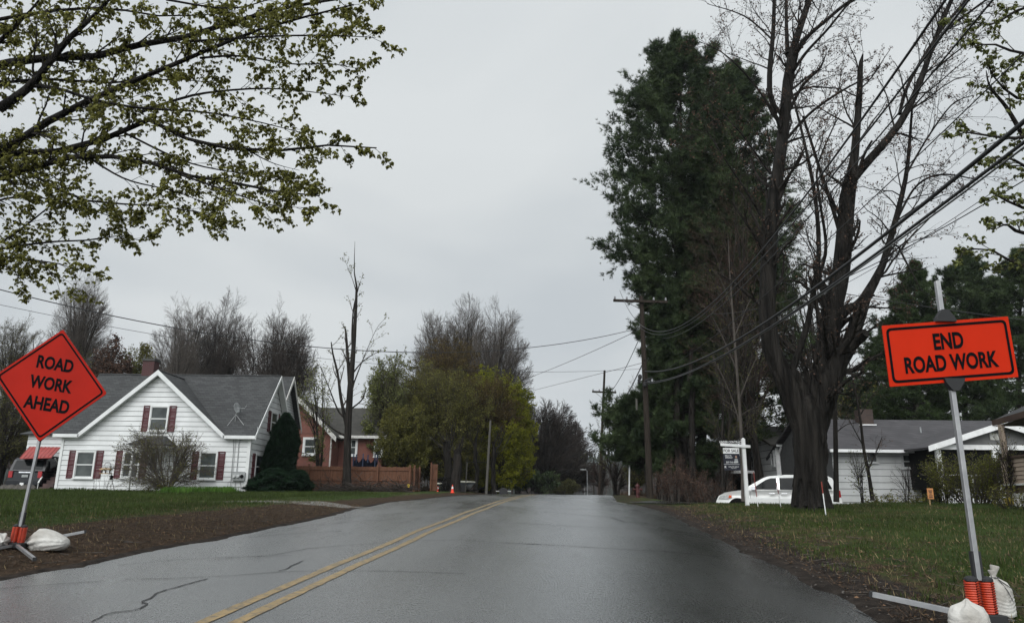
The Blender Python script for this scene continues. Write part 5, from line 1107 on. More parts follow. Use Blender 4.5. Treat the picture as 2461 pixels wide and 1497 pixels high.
obj('header_board', MB().box(x0, x1, sy_-.10, sy_-.085, zt0-h_*.25, zt0), 'white_paint', hs); nb = obj('name_board', MB().box(x0, x1, sy_-.10, sy_-.085, C[2]-h_/2, zt0-h_*.255), 'navy', hs)
oc = np.array([C[0], sy_-.102, zt0]); U3 = np.array([0, 0, 1.])
txt(hs, [('FOR SALE', 0, -h_*.125, .10, .9)], oc, XD, U3, NF, 'sign_black')
txt(hs, [('KELLY K.', -w_*.19, -h_*.345, .048, .9), ('SANAGO', -w_*.17, -h_*.43, .048, .9), ('207-710-3637', 0, -h_*.64, .055, .95), ('K', -w_*.4, -h_*.85, .075, 1.0), ('MAGUSTO GROUP', w_*.10, -h_*.84, .032, .95), ('REAL ESTATE', w_*.10, -h_*.90, .022, 1.0)], oc, XD, U3, NF, 'white_paint')
obj('divider_line', MB().box(x0, x1, sy_-.103, sy_-.101, zt0-h_*.735, zt0-h_*.725), 'white_paint', hs)
# printed portrait on the board (flat)
t = MB(); px_ = C[0]+w_*.28; zz = zt0-h_*.40; t.prism([(px_+.035*math.cos(a), sy_-.103, zz+.045*math.sin(a)) for a in np.linspace(0, 5.8, 10)], (0, .002, 0)); obj('portrait_face', t, 'skin', nb)
t = MB(); t.prism([(px_-.07, sy_-.103, zz-.20), (px_+.07, sy_-.103, zz-.20), (px_+.05, sy_-.103, zz-.06), (px_-.05, sy_-.103, zz-.06)], (0, .002, 0)); obj('portrait_jacket', t, 'metal_grey', nb)
obj('hanging_hook', MB().tube([(x0+.1, sy_-.09, zt0), (x0+.1, sy_-.09, zt0+.06)], .008, 5).tube([(x1-.1, sy_-.09, zt0), (x1-.1, sy_-.09, zt0+.06)], .008, 5), 'metal_grey', hs)

# ------------------------------------------------------------------ small things
def stake(u0, v0, u1, v1, Y, label, r=.012, split=.45):
    b, t_ = at(u0, v0, Y), at(u1, v1, Y); b[2] = min(b[2], hh(b[0], Y)); e = empty('marker_stake', b, label, 'marker stake', 'thin driveway marker stakes on the right lawn'); m_ = t_+(b-t_)*split
    obj('shaft', MB().tube([b, m_], r, 6), 'white_paint', e); obj('red_top', MB().tube([m_, t_], r*1.1, 6), 'stake_red', e)
stake(1983, 1216, 1974, 1157, 20, 'leaning marker stake with red top in front of the maple trunk', .014, .35)
stake(1876, 1207, 1866, 1158, 24, 'marker stake with red top before the minivan rear door'); stake(1821, 1206, 1811, 1134, 24, 'tall dark tipped marker stake before the minivan front door', .012, .7)
b = at(1512, 1193, 47); e = empty('marker_pole', (b[0], b[1], hh(b[0], 47)), 'tall thin white marker pole by the grass left of the hydrant', 'pole'); obj('shaft', MB().tube([(b[0], 47, hh(b[0], 47)-.1), at(1513, 1097, 47)], .045, 6), 'white_paint', e)
# hydrant
c = at(1533, 1190, 37); c[2] = hh(c[0], 37)-.05; hy = empty('fire_hydrant', c, 'dark red fire hydrant at the verge beside nearest utility pole', 'fire hydrant')
zt2 = at(1533, 1168, 37)[2]; k_ = (zt2-c[2])/.80
obj('barrel', MB().lathe(c, [(.17*k_, 0), (.17*k_, .05), (.12*k_, .06), (.12*k_, .55), (.16*k_, .56), (.16*k_, .62), (.14*k_, .64), (.14*k_, .78*k_), (.10*k_, .88*k_), (.04*k_, .95*k_), (.04*k_, 1.02*k_)], 14), 'hydrant_red', hy)
obj('outlet', MB().lathe(c+(-.30*k_, 0, .60*k_), [(.07*k_, 0), (.07*k_, .05), (.05*k_, .06), (.05*k_, .54*k_), (.07*k_, .55*k_), (.07*k_, .60*k_)], 10, (1, 0, 0)), 'hydrant_red', hy)
obj('outlet', MB().lathe(c+(0, -.25*k_, .45*k_), [(.10*k_, 0), (.10*k_, .05), (.08*k_, .06), (.08*k_, .25*k_)], 12, (0, 1, 0)), 'hydrant_red', hy)
# cones
def cone(u, v, Y, hgt, label):
    c = at(u, v, Y); c[2] = hh(c[0], Y)+.005; e = empty('traffic_cone', c, label, 'traffic cone', 'orange cones on the left verge'); k = hgt/.7
    obj('cone_body', MB().lathe(c, [(.15*k, .03*k), (.11*k, .22*k), (.07*k, .45*k), (.03*k, .69*k), (.02*k, .7*k)], 14).box(c[0]-.19*k, c[0]+.19*k, c[1]-.19*k, c[1]+.19*k, c[2], c[2]+.03*k), 'cone_orange', e)
    obj('reflective_band', MB().lathe(c, [(.092*k, .35*k), (.057*k, .55*k), (.05*k, .55*k), (.08*k, .35*k)], 14), 'white_paint', e)
cone(1087, 1187, 47, .50, 'orange traffic cone with white band at the grass edge'); cone(1052.5, 1181, 52, .38, 'smaller orange cone farther back beside the wagon wheel')
# wagon wheels leaning at the trunk
for u, lab in ((1062, 'old wooden wagon wheel left of the thick trunk'), (1078, 'old wooden wagon wheel right of the thick trunk')):
    c = at(u, 1171, 51.2 if u < 1070 else 51); r = .46; e = empty('wagon_wheel', (c[0], c[1], hh(c[0], c[1])), lab, 'wagon wheel', 'old wagon wheels by the trunk'); c[2] = hh(c[0], c[1])+r
    ring = [c+(r*math.cos(a)*.9, r*math.cos(a)*.25, r*math.sin(a)) for a in np.linspace(0, 2*math.pi, 25)]; obj('rim', MB().tube(ring, .035, 6), 'dark', e)
    t = MB()
    for k in range(10): a = k*math.pi/5; t.tube([c, c+(r*math.cos(a)*.9, r*math.cos(a)*.25, r*math.sin(a))], .018, 5)
    obj('spoke', t, 'bark', e); obj('hub', MB().lathe(c+(0, -.08, 0), [(.08, 0), (.08, .16)], 10, (0, 1, 0)), 'dark', e)
# boats on trailers
def boat(u0, u1, vt, vb, Y, label, bow_right=True, trl=True):
    a, b = at(u0, vt, Y), at(u1, vb, Y); Lb = b[0]-a[0]; zt3, zb3 = a[2], b[2]; Hb = zt3-zb3; n, kk = 24, 9; bt = empty('motor_boat', ((a[0]+b[0])/2, Y, zb3), label, 'boat')
    s = np.linspace(0, 1, n); P = []
    for q in s:
        wv = .95*(1-sm(.55, 1.0, q)**1.6*.98); keel = zb3+Hb*.75*sm(.6, 1.0, q)**1.5; x = a[0]+Lb*q
        for j in range(kk):
            f = j/(kk-1)*2-1; P.append((x+.12*(1-abs(f))*0, Y+wv*np.sign(f)*abs(f)**.6, keel+(zt3-keel)*abs(f)**2.2))
    hl = MB(); k = hl.addv(P); i = (np.arange(n-1)[:, None]*kk+np.arange(kk-1)[None, :]).ravel(); hl.addf(np.stack([i, i+1, i+kk+1, i+kk], 1)+k); hl.addf([[k+j for j in range(kk)]]); obj('hull', hl, 'boat_white', bt, smooth=False)
    t = MB(); 
    for sd_ in (-1, 1):
        pts = [(a[0]+Lb*q, Y+sd_*(.96*(1-sm(.55, 1.0, q)**1.6*.98)+.02), zt3-.03) for q in s]; t.tube(pts, .06, 5)
    k = t.addv([(a[0]+Lb*q, Y+sd_*.94*(1-sm(.55, 1., q)**1.6), zt3+.05) for q in s for sd_ in (-1, 1)]); i = k+np.arange(n-1)*2; t.addf(np.stack([i, i+1, i+3, i+2], 1)); obj('deck', t, 'boat_cream', bt)
    t = MB()
    for sd_ in (-1, 1):
        k = t.addv(np.array([[(a[0]+Lb*q, Y+sd_*(.955*(1-sm(.55, 1., q)**1.6*.98)+.01), zt3-.1), (a[0]+Lb*q, Y+sd_*(.90*(1-sm(.55, 1., q)**1.6*.98)+.02), zt3-.1-Hb*.25*(1-q*.6))] for q in s]).reshape(-1, 3)); i = k+np.arange(n-1)*2; t.addf(np.stack([i, i+1, i+3, i+2], 1))
    obj('hull_stripe', t, 'boat_blue', bt)
    if trl:
        g = hh((a[0]+b[0])/2, Y); tl = empty('boat_trailer', ((a[0]+b[0])/2, Y, g), 'dark boat trailer under the motor boat by the fence', 'trailer'); t = MB()
        for sd_ in (-1, 1): t.tube([(a[0]+.2, Y+sd_*.6, zb3-.08), (a[0]+Lb*.8, Y+sd_*.5, zb3-.08), (b[0]+.9, Y, g+.35)], .05, 5)
        t.tube([(b[0]+.1, Y, g+.3), (b[0]+.1, Y, zb3+Hb*.6)], .05, 5); t.tube([(b[0]+.9, Y, g+.05), (b[0]+.9, Y, g+.4)], .04, 5); obj('trailer_frame', t, 'dark', tl)
        for sd_ in (-1, 1): obj('wheel', MB().lathe((a[0]+Lb*.35, Y+sd_*.8, g+.28), [(.15, 0), (.28, 0), (.28, .18), (.15, .18)], 14, (0, sd_, 0)), 'black_rubber', tl)
    return bt
boat(1101, 1141, 1157, 1176, 54, 'pale motor boat with blue stripe on a trailer right of the trunks'); boat(1046, 1078, 1161, 1178, 55, 'cream and green boat half hidden behind the wagon wheels', trl=False)
# dark open trailer at the crest
TY = 54.0; a, b = at(1194, 1179, TY), at(1226, 1186, TY); g = hh(a[0], TY); e = empty('utility_trailer', ((a[0]+b[0])/2, TY, g), 'low dark blue utility trailer parked at the crest', 'trailer'); t = MB(); x0, x1 = a[0], b[0]
t.box(x0, x1, TY-.6, TY-.55, g+.35, a[2]-.05); t.box(x0, x1, TY+.6, TY+.65, g+.35, a[2]-.05); t.box(x0, x0+.05, TY-.55, TY+.6, g+.35, a[2]-.05); t.box(x1-.05, x1, TY-.55, TY+.6, g+.35, a[2]-.05); t.box(x0+.05, x1-.05, TY-.55, TY+.6, g+.35, g+.4); obj('bed', t, 'car_dark', e)
t = MB(); t.box(x0-.05, x1+.05, TY-.64, TY-.56, a[2]-.049, a[2]); t.box(x0-.05, x1+.05, TY+.6, TY+.68, a[2]-.049, a[2]); obj('top_rail', t, 'weathered_trim', e)
obj('wheel', MB().lathe(((x0+x1)/2, TY-.8, g+.3), [(.1, 0), (.3, 0), (.3, .18), (.1, .18)], 14, (0, 1, 0)), 'black_rubber', e)
# thin bracket post with arm beside the boat
b = at(1118, 1190, 53); g = hh(b[0], 53); e = empty('bracket_post', (b[0], 53, g), 'thin post with horizontal arm standing in front of the boat', 'post'); tp = at(1123, 1110, 53); obj('shaft', MB().tube([(b[0], 53, g-.1), tp], .045, 6), 'pole_grey', e); obj('arm', MB().tube([tp+(0, 0, -.0), at(1172, 1111, 53)], .035, 5), 'dark', e)
# yellow marker by the fence
c = at(978, 1181, 42.5); c[2] = hh(c[0], 42.5); e = empty('marker_flag', c, 'tiny yellow utility flag in the grass before the fence corner', 'flag'); obj('wire_stem', MB().tube([c, c+(0, 0, .4)], .006, 4), 'metal_grey', e); obj('flag_cloth', MB().prism([c+(0, 0, .25), c+(.13, .02, .24), c+(.14, .02, .42), c+(0, 0, .44)], (0, .006, 0)), 'yellow', e)
# trampoline with net behind the fence
a, b = at(842, 1112, 49), at(902, 1112, 49); zc = at(870, 1100, 49)[2]; cx, rr = (a[0]+b[0])/2, (b[0]-a[0])/2; e = empty('trampoline', (cx, 49+rr, 1.5), 'round trampoline with sagging dark net and blue pole behind the fence', 'trampoline')
n = 24; an = np.arange(n+1)*2*math.pi/n; t = MB(); k = t.addv([(cx+rr*math.cos(q), 49+rr+rr*math.sin(q), 2.35) for q in an]+[(cx+rr*math.cos(q), 49+rr+rr*math.sin(q), at(870, 1098, 49)[2]-.28*abs(math.sin(q*3+math.pi/2))**.7*0-.42*abs(math.sin(q*3+math.pi/2))) for q in an]); t.addf([[k+i, k+i+1, k+n+2+i, k+n+1+i] for i in range(n)]); obj('net', t, 'net_blue', e)
t = MB()
for q in np.arange(6)*math.pi/3+math.pi/2*0+math.pi/6: t.tube([(cx+rr*math.cos(q), 49+rr+rr*math.sin(q), 1.4), (cx+rr*math.cos(q), 49+rr+rr*math.sin(q), at(870, 1093, 49)[2]+.1)], .04, 6)
obj('net_pole', t, 'pad_blue', e); obj('pad', MB().lathe((cx, 49+rr, 2.25), [(rr-.3, 0), (rr+.03, 0), (rr+.03, .06), (rr-.3, .06)], 24), 'pad_blue', e)
# bird feeders on a double hook pole
fy = 35.4; g = at(273, 1199, fy); g[2] = hh(g[0], fy); e = empty('feeder_pole', g, 'slim black double shepherd hook pole in front of the white house', 'garden hook')
tp = at(266, 1118, fy); t = MB().tube([g, at(268, 1150, fy), tp], .013, 6); hk = [tp+(-.16*(1-math.cos(a))*.9, 0, .16*math.sin(a)) for a in np.linspace(0, math.pi*1.05, 9)]; t.tube(hk, .010, 5); q0 = at(267, 1130, fy); hk2 = [q0+(.11*(1-math.cos(a))*.9, 0, .11*math.sin(a)+.03) for a in np.linspace(0, math.pi*1.05, 8)]; t.tube(hk2, .010, 5); obj('hook_rod', t, 'dark', e)
c = at(255, 1133, fy-.25); fd = empty('bird_feeder', c, 'wooden house shaped bird feeder tray hanging left of the hook pole', 'bird feeder'); obj('tray', MB().box(c[0]-.23, c[0]+.23, fy-.40, fy-.12, c[2]-.10, c[2]-.07), 'wood_light', fd)
obj('feeder_roof', MB().prism([(c[0]-.24, fy-.45, c[2]+.08), (c[0]-.24, fy-.26, c[2]+.17), (c[0]-.24, fy-.07, c[2]+.08), (c[0]-.24, fy-.26, c[2]+.14)], (.48, 0, 0)), 'wood_light', fd)
t = MB()
for x in (-.20, -.03, .16): t.box(c[0]+x, c[0]+x+.03, fy-.29, fy-.23, c[2]-.07, c[2]+.13)
obj('feeder_post', t, 'stair_brown', fd)
c = at(268, 1147, fy-.05); fd = empty('bird_feeder', c, 'small dark lantern bird feeder hanging below the hook pole top', 'bird feeder'); obj('seed_tube', MB().lathe(c-(0, 0, .1), [(.09, 0), (.09, .02), (.065, .03), (.065, .13), (.09, .14), (.02, .21)], 10), 'dark', fd)
# little yard sign
c = at(2236, 1186, 25); yb = at(2238, 1222, 25); e = empty('yard_sign', (yb[0], 25, hh(yb[0], 25)), 'small orange yard sign on a wooden stake before the porch bush', 'sign'); obj('stake', MB().box(yb[0]-.02, yb[0]+.02, 25.02, 25.05, hh(yb[0], 25)-.1, c[2]+.1), 'wood_light', e); pn = obj('sign_board', MB().box(c[0]-.10, c[0]+.10, 24.99, 25.01, c[2]-.17, c[2]+.18), 'yard_sign_orange', e)
t = MB(); 
for z, w in ((.10, .12), (.055, .09), (.0, .07), (-.06, .13), (-.11, .12)): t.box(c[0]-w/2, c[0]+w/2, 24.982, 24.988, c[2]+z-.012, c[2]+z+.012)
obj('printed_marks', t, 'stair_brown', pn)
# big yellow scoop thing at the porch foot
c = at(2420, 1206, 25.6); c[2] = hh(c[0], 25.6); e = empty('yellow_bucket', c, 'yellow bucket lying at the foot of the tan porch', 'bucket'); obj('pail', MB().lathe(c+(0, 0, .13), [(.12, 0), (.13, .03), (.15, .32), (.16, .33), (.14, .32), (.11, .03)], 14, (.9, 0, .2)), 'yellow', e)
# rocks / stone edging under the SUV
for i in range(5):
    u = 6+i*17; c = at(u, 1190, 35.2); c[2] = hh(c[0], 35.2); r = .22+.08*(i % 2); nb = MB(); nb.lathe(c-(0, 0, .05), [(r*.8, 0), (r, .1), (r*.85, .2), (r*.4, .3), (.02, .32)], 9); nb.v[-1] += 0
    tag(obj('edging_stone', nb, 'rock', origin=c), ('leftmost', 'second from left', 'middle', 'fourth', 'rightmost')[i]+' dark edging stone in the row before the black suv', 'stone', 'edging stones at the lawn edge')
# ================================================================== TREES AND PLANTS
def norm(a): return a/(np.linalg.norm(a, axis=-1, keepdims=True)+1e-9)
def walk(rg, P0, D0, L, k, wob, up):
    n = len(P0); P = np.zeros((n, k, 3)); P[:, 0] = P0; D = norm(D0); st = (L/(k-1))[:, None]
    for i in range(1, k):
        D = norm(D+rg.normal(0, wob, (n, 3))+np.array([0, 0, up])); P[:, i] = P[:, i-1]+D*st
    return P
def spawn(rg, P, Rr, m, ang, Lf, rf=.55, k=4, wob=.12, up=.06, t0=.2, t1=1., rmin=.004, taper=.35, plane=None, Lt=.55, dens=None):
    n, kk, _ = P.shape
    pl = np.linalg.norm(np.diff(P, axis=1), axis=2).sum(1)
    idx = np.repeat(np.arange(n), m)
    t = (np.tile(np.arange(m), n)+rg.random(n*m))/m*(t1-t0)+t0
    f = np.clip(t*(kk-1), 0, kk-1.001); i = f.astype(int); q = (f-i)[:, None]
    A, B = P[idx, i], P[idx, i+1]; pos = A+(B-A)*q; T = norm(B-A)
    rr = Rr[idx, i]*(1-q[:, 0])+Rr[idx, i+1]*q[:, 0]
    rnd = rg.normal(0, 1, (len(idx), 3))
    if plane is not None: rnd *= plane
    N = norm(rnd-(rnd*T).sum(1, keepdims=True)*T); a = ang*rg.uniform(.6, 1.35, len(idx))[:, None]
    D = T*np.cos(a)+N*np.sin(a); L = pl[idx]*Lf*(1-Lt*(t-t0)/(t1-t0+1e-6))*rg.uniform(.65, 1.3, len(idx))
    Q = walk(rg, pos, D, L, k, wob, up); r0 = np.maximum(rr*rf, rmin); R2 = np.maximum(r0[:, None]*np.linspace(1, taper, k)[None, :], rmin*.7)
    return Q, R2
QUAD = [(-.5, 0, 0), (.0, -.12, .42), (.5, 0, .1), (.05, .1, -.42)]; QF = [(0, 1, 2, 3)]
LEAF3 = []; L3F = []
for a_, t_l, s_l in ((0, .5, 1), (2.0, .8, .9), (4.1, .7, .85), (5.3, 1.1, .6)):
    c_, s_ = math.cos(a_), math.sin(a_); ct, st = math.cos(t_l), -math.sin(t_l); b_ = len(LEAF3)
    for x, y, z in ((0, 0, 0), (.22, .30, .02), (.52, .24, -.02), (.80, 0, 0), (.52, -.24, -.02), (.22, -.30, .02), (.40, 0, .07)):
        x, y = x*s_l, y*s_l; X_, Z_ = x*ct-z*st*0, x*st*1.0+z; LEAF3.append((X_*c_-y*s_, X_*s_+y*c_, Z_-.0-(x*x)*.45))
    L3F += [(b_, b_+1, b_+6), (b_+1, b_+2, b_+6), (b_+2, b_+3, b_+6), (b_+3, b_+4, b_+6), (b_+4, b_+5, b_+6), (b_+5, b_, b_+6)]
for k_ in range(5):      # hanging flowers
    a_ = k_*1.26; b_ = len(LEAF3); x, y = .16*math.cos(a_), .16*math.sin(a_); LEAF3 += [(x*.3, y*.3, 0), (x+.015, y, -.5), (x-.035, y+.03, -.62), (x-.02, y, -.45)]; L3F += [(b_, b_+1, b_+3), (b_+1, b_+2, b_+3)]
NEED = []; NFc = []
for k_ in range(11):
    a_ = k_*2.4; sp_a = .35+.75*((k_*7) % 11)/11; d_ = np.array([math.sin(sp_a)*math.cos(a_), math.sin(sp_a)*math.sin(a_), math.cos(sp_a)]); q_ = np.cross(d_, (.3, .5, .8)); q_ /= np.linalg.norm(q_); b_ = len(NEED)
    NEED += [tuple(-q_*.055), tuple(q_*.055), tuple(d_)]; NFc.append((b_, b_+1, b_+2))
def along(rg, P, per, t0=.15, jit=.02):
    n, kk, _ = P.shape; idx = np.repeat(np.arange(n), per); t = t0+(1-t0)*((np.tile(np.arange(per), n)+rg.random(n*per))/per)
    f = np.clip(t*(kk-1), 0, kk-1.001); i = f.astype(int); q = (f-i)[:, None]; A, B = P[idx, i], P[idx, i+1]
    return A+(B-A)*q+rg.normal(0, jit, (len(idx), 3)), norm(B-A)
def rrot(rg, n, droop=False, dirs=None):
    if dirs is not None:
        z = norm(dirs+rg.normal(0, .25, (n, 3))); x = norm(np.cross(z, rg.normal(0, 1, (n, 3)))); y = np.cross(z, x); return np.stack([x, y, z], -1)
    if droop:
        z = norm(np.array([0, 0, 1.])+rg.normal(0, .28, (n, 3))); x = norm(np.cross(z, rg.normal(0, 1, (n, 3)))); return np.stack([x, np.cross(z, x), z], -1)
    q = norm(rg.normal(0, 1, (n, 3))); x = norm(np.cross(q, rg.normal(0, 1, (n, 3)))); return np.stack([x, np.cross(q, x), q], -1)
def leaves(rg, P, per, size, kind='quad', t0=.2, jit=.05, keep=1.0):
    pos, T = along(rg, P, per, t0, jit)
    if keep < 1: k = rg.random(len(pos)) < keep; pos, T = pos[k], T[k]
    mb = MB(); s = size*rg.uniform(.6, 1.3, len(pos))
    if kind == 'quad': mb.inst(QUAD, QF, pos, rrot(rg, len(pos)), s)
    elif kind == 'maple': mb.inst(LEAF3, L3F, pos, rrot(rg, len(pos), True), s)
    elif kind == 'needle': mb.inst(NEED, NFc, pos, rrot(rg, len(pos), dirs=T+np.array([0, 0, .15])), s)
    return mb
def fit(arrs, cx, cy, z0, w, top):
    """scale polylines so the crown fills the wanted width and height"""
    tips = np.concatenate([a[:, -1] for a in arrs[1:]]) if len(arrs) > 1 else arrs[0][:, -1]
    xs = np.percentile(tips[:, 0], [2, 98]); sx = w/(xs[1]-xs[0]+1e-6); zm = np.percentile(tips[:, 2], 99.7); sz = (top-z0)/(zm-z0)
    mid = (xs[0]+xs[1])/2
    out_ = []
    for a in arrs:
        b = a.copy(); f = np.clip((b[..., 2]-z0)/(zm-z0), 0, 1); b[..., 0] = cx+(b[..., 0]-cx-(mid-cx)*f)*sx; b[..., 1] = cy+(b[..., 1]-cy)*sx; b[..., 2] = z0+(b[..., 2]-z0)*sz; out_.append(b)
    return out_
def tree(name, label, uL, uR, vT, Y, seed, ub=None, stems=1, spread=.12, r0=.18, levels=((9, .7, .5), (7, .7, .5), (6, .6, .55)), leaf=None, bark='bark', twig='twig', group=None, cat='tree', rmin=.010, t0=.3, up=.05, wob=.06, cb=None, nb=None, shape=1.0, dome=False, ta=1.0):
    if cat != 'tree' and not dome: return bush(name, label, uL, uR, vT, Y, seed, ub, stems, spread, r0, levels, leaf, bark, twig, group, cat, rmin, t0, up, wob)
    """crown outline given by its left, right and top picture edges at distance Y: boughs sweep up and out to a dome"""
    rg = np.random.default_rng(seed); cx = (at(uL, 1000, Y)[0]+at(uR, 1000, Y)[0])/2; w = (uR-uL)/F*Y*1.04; bx = at(ub, 1150, Y)[0] if ub else cx
    z0 = hh(bx, Y)-.15; top = at((uL+uR)/2, vT, Y)[2]; H = top-z0; cb = t0*.6 if cb is None else cb
    n = nb or int(levels[0][0]*7); zc = z0+H*(cb+(1-cb)*.36); hz_u, hz_d = top-zc, zc-(z0+H*cb)
    # targets inside an uneven ellipsoid
    d = norm(rg.normal(0, 1, (n, 3))+np.array([0, 0, .25])); q = rg.uniform(.3, 1, n)**.38; d = np.sign(d)*np.abs(d)**.86; ph = np.arctan2(d[:, 1], d[:, 0]); q = q*(1+.10*np.sin(ph*3+seed)+.08*np.sin(ph*5+d[:, 2]*4+seed*2))
    T = np.stack([cx+d[:, 0]*q*w/2*.97, Y+d[:, 1]*q*w/2*.8, zc+np.where(d[:, 2] > 0, d[:, 2]*hz_u*.86, d[:, 2]*hz_d)*q], -1)
    a = rg.uniform(0, 6.28, stems)+np.arange(stems)*2.4; k = 12; f = np.linspace(0, 1, k)
    se = np.stack([cx+np.cos(a)*w*.5*min(spread*1.3, .8)*(stems > 1), Y+np.sin(a)*w*.4*min(spread*1.3, .8)*(stems > 1), z0+H*rg.uniform(.66, .86, stems)], -1)
    P0 = np.stack([bx+r0*1.1*np.cos(a)*(stems > 1), Y+r0*1.1*np.sin(a)*(stems > 1), np.full(stems, z0)], -1); ff = f[None, :, None]
    mid = P0*.45+se*.55; mid[:, :2] = P0[:, :2]*.62+se[:, :2]*.38
    S = P0[:, None]*(1-ff)**2+2*mid[:, None]*ff*(1-ff)+se[:, None]*ff**2; wv = rg.normal(0, H*.006, (stems, k, 3)); wv[:, 0] = 0; wv[..., 2] *= .2; S = S+np.cumsum(wv, 1)*.7
    RS = r0*(1-.88*f)[None, :].repeat(stems, 0); RS[:, 0] *= 1.3
    # each bough leaves the nearest stem below its target
    rel = (T[:, 2]-z0)/H; fo = np.clip(t0+(rel-t0)*.50-.06, t0*.8, .88)+rg.uniform(-.04, .04, n); fi = np.clip(fo, .05, .92)*(k-1); ii_ = fi.astype(int); qq = (fi-ii_)[:, None]
    cand = S[:, ii_]*(1-qq)+S[:, np.minimum(ii_+1, k-1)]*qq; dist = np.linalg.norm(cand-T[None], axis=2); bi = dist.argmin(0); O = cand[bi, np.arange(n)]; rO = (RS[bi, ii_])
    L = np.linalg.norm(T-O, axis=1, keepdims=True); kb = 8; g = np.linspace(0, 1, kb)[None, :, None]; m_ = O*.5+T*.5; m_[:, 2] += L[:, 0]*(.16*shape+up); m_[:, :2] = O[:, :2]*.56+T[:, :2]*.44
    Bp = O[:, None]*(1-g)**2+2*m_[:, None]*g*(1-g)+T[:, None]*g**2; wv = rg.normal(0, 1, (n, kb, 3))*L[:, :, None]*wob*.22; wv[:, 0] = 0; Bp = Bp+np.cumsum(wv, 1)*.6
    rb = np.clip(rO*.42, rmin*1.6, None)*np.clip(L[:, 0]/(w*.4+1e-6), .45, 1.1); RB = np.maximum(rb[:, None]*np.linspace(1, .22, kb)[None, :], rmin)
    def squash(A):      # shoots that would stray past the domed outline are shorter
        def rad_(p): v = (p-np.array([cx, Y, zc]))/np.array([w/2, w*.45, hz_u]); v[..., 2] = np.maximum(v[..., 2], 0); return np.linalg.norm(v, axis=-1), np.arctan2(v[..., 1], v[..., 0])
        r0_, a0 = rad_(A[:, 0]); r1, a1 = rad_(A[:, -1]); lim = 1.0+.05*np.sin(a1*4+seed)+rg.normal(0, .035, len(A)); k_ = np.where(r1 > lim, np.clip((lim-r0_)/np.maximum(r1-r0_, 1e-4), .12, 1), 1.0)[:, None, None]
        return A[:, :1]+(A-A[:, :1])*k_
    t = empty(name, (bx, Y, z0), label, cat, group)
    mb = MB().tubes(S, RS, 9); mb.tubes(Bp, RB, 5); obj('trunk', mb, bark, t, smooth=True)
    P, Rr = Bp, RB; mb = MB()
    for li, (m, ang, Lf) in enumerate(levels[1:]):
        P, Rr = spawn(rg, P, Rr, m, ang*ta, Lf*(.66 if li == 0 else .95), rf=.5, k=(5, 4, 3)[min(li, 2)], wob=wob*1.5, up=up*.35, t0=.18, rmin=rmin*(.8, .62, .5)[min(li, 2)], Lt=.35); P = squash(P); mb.tubes(P, Rr, 3)
    if len(levels) > 1: obj('branches', mb, twig, t)
    if leaf: obj('foliage', leaves(rg, P, leaf[0], leaf[1], leaf[3] if len(leaf) > 3 else 'quad', jit=leaf[4] if len(leaf) > 4 else .08), leaf[2], t)
    return t
def bush(name, label, uL, uR, vT, Y, seed, ub, stems, spread, r0, levels, leaf, bark, twig, group, cat, rmin, t0, up, wob):
    """crown outline given by its left, right and top picture edges at distance Y"""
    rg = np.random.default_rng(seed); cx = (at(uL, 1000, Y)[0]+at(uR, 1000, Y)[0])/2; w = (uR-uL)/F*Y/1.0; bx = at(ub, 1150, Y)[0] if ub else cx
    z0 = hh(bx, Y)-.15; top = at((uL+uR)/2, vT, Y)[2]; H = top-z0
    a = rg.uniform(0, 6.28, stems)+np.arange(stems)*2.4; sp = spread*rg.uniform(.6, 1.3, stems)*(1 if stems > 1 else .3)
    P0 = np.stack([bx+.25*np.cos(a)*(stems > 1), Y+.25*np.sin(a)*(stems > 1), np.full(stems, z0)], -1); D0 = np.stack([np.sin(sp)*np.cos(a), np.sin(sp)*np.sin(a), np.cos(sp)], -1)
    S = walk(rg, P0, D0, np.full(stems, H*.85)*rg.uniform(.8, 1.0, stems), 12, wob*.5, .02); RS = r0*np.linspace(1, .18, 12)[None, :].repeat(stems, 0); RS[:, 0] *= 1.25
    arrs, rs = [S], [RS]; P, Rr = S, RS
    for li, (m, ang, Lf) in enumerate(levels):
        P, Rr = spawn(rg, P, Rr, m, ang, Lf, rf=.55 if li == 0 else .6, k=(7, 5, 4, 3)[li], wob=wob*1.6, up=up, t0=t0 if li == 0 else .15, rmin=rmin, Lt=.55 if li == 0 else .3); arrs.append(P); rs.append(Rr)
    f = fit(arrs, bx, Y, z0, w, top)
    # shift crown centre
    sh = cx-bx
    for b in f: b[..., 0] += sh*np.clip((b[..., 2]-z0)/(top-z0), 0, 1)
    t = empty(name, (bx, Y, z0), label, cat, group)
    mb = MB().tubes(f[0], rs[0], 8); mb.tubes(f[1], rs[1], 5); obj('trunk', mb, bark, t, smooth=True)
    mb = MB()
    for b, r in zip(f[2:], rs[2:]): mb.tubes(b, r, 3)
    if len(f) > 2: obj('branches', mb, twig, t)
    if leaf: obj('foliage', leaves(rg, f[-1], leaf[0], leaf[1], leaf[3] if len(leaf) > 3 else 'quad', jit=leaf[4] if len(leaf) > 4 else .08), leaf[2], t)
    return t
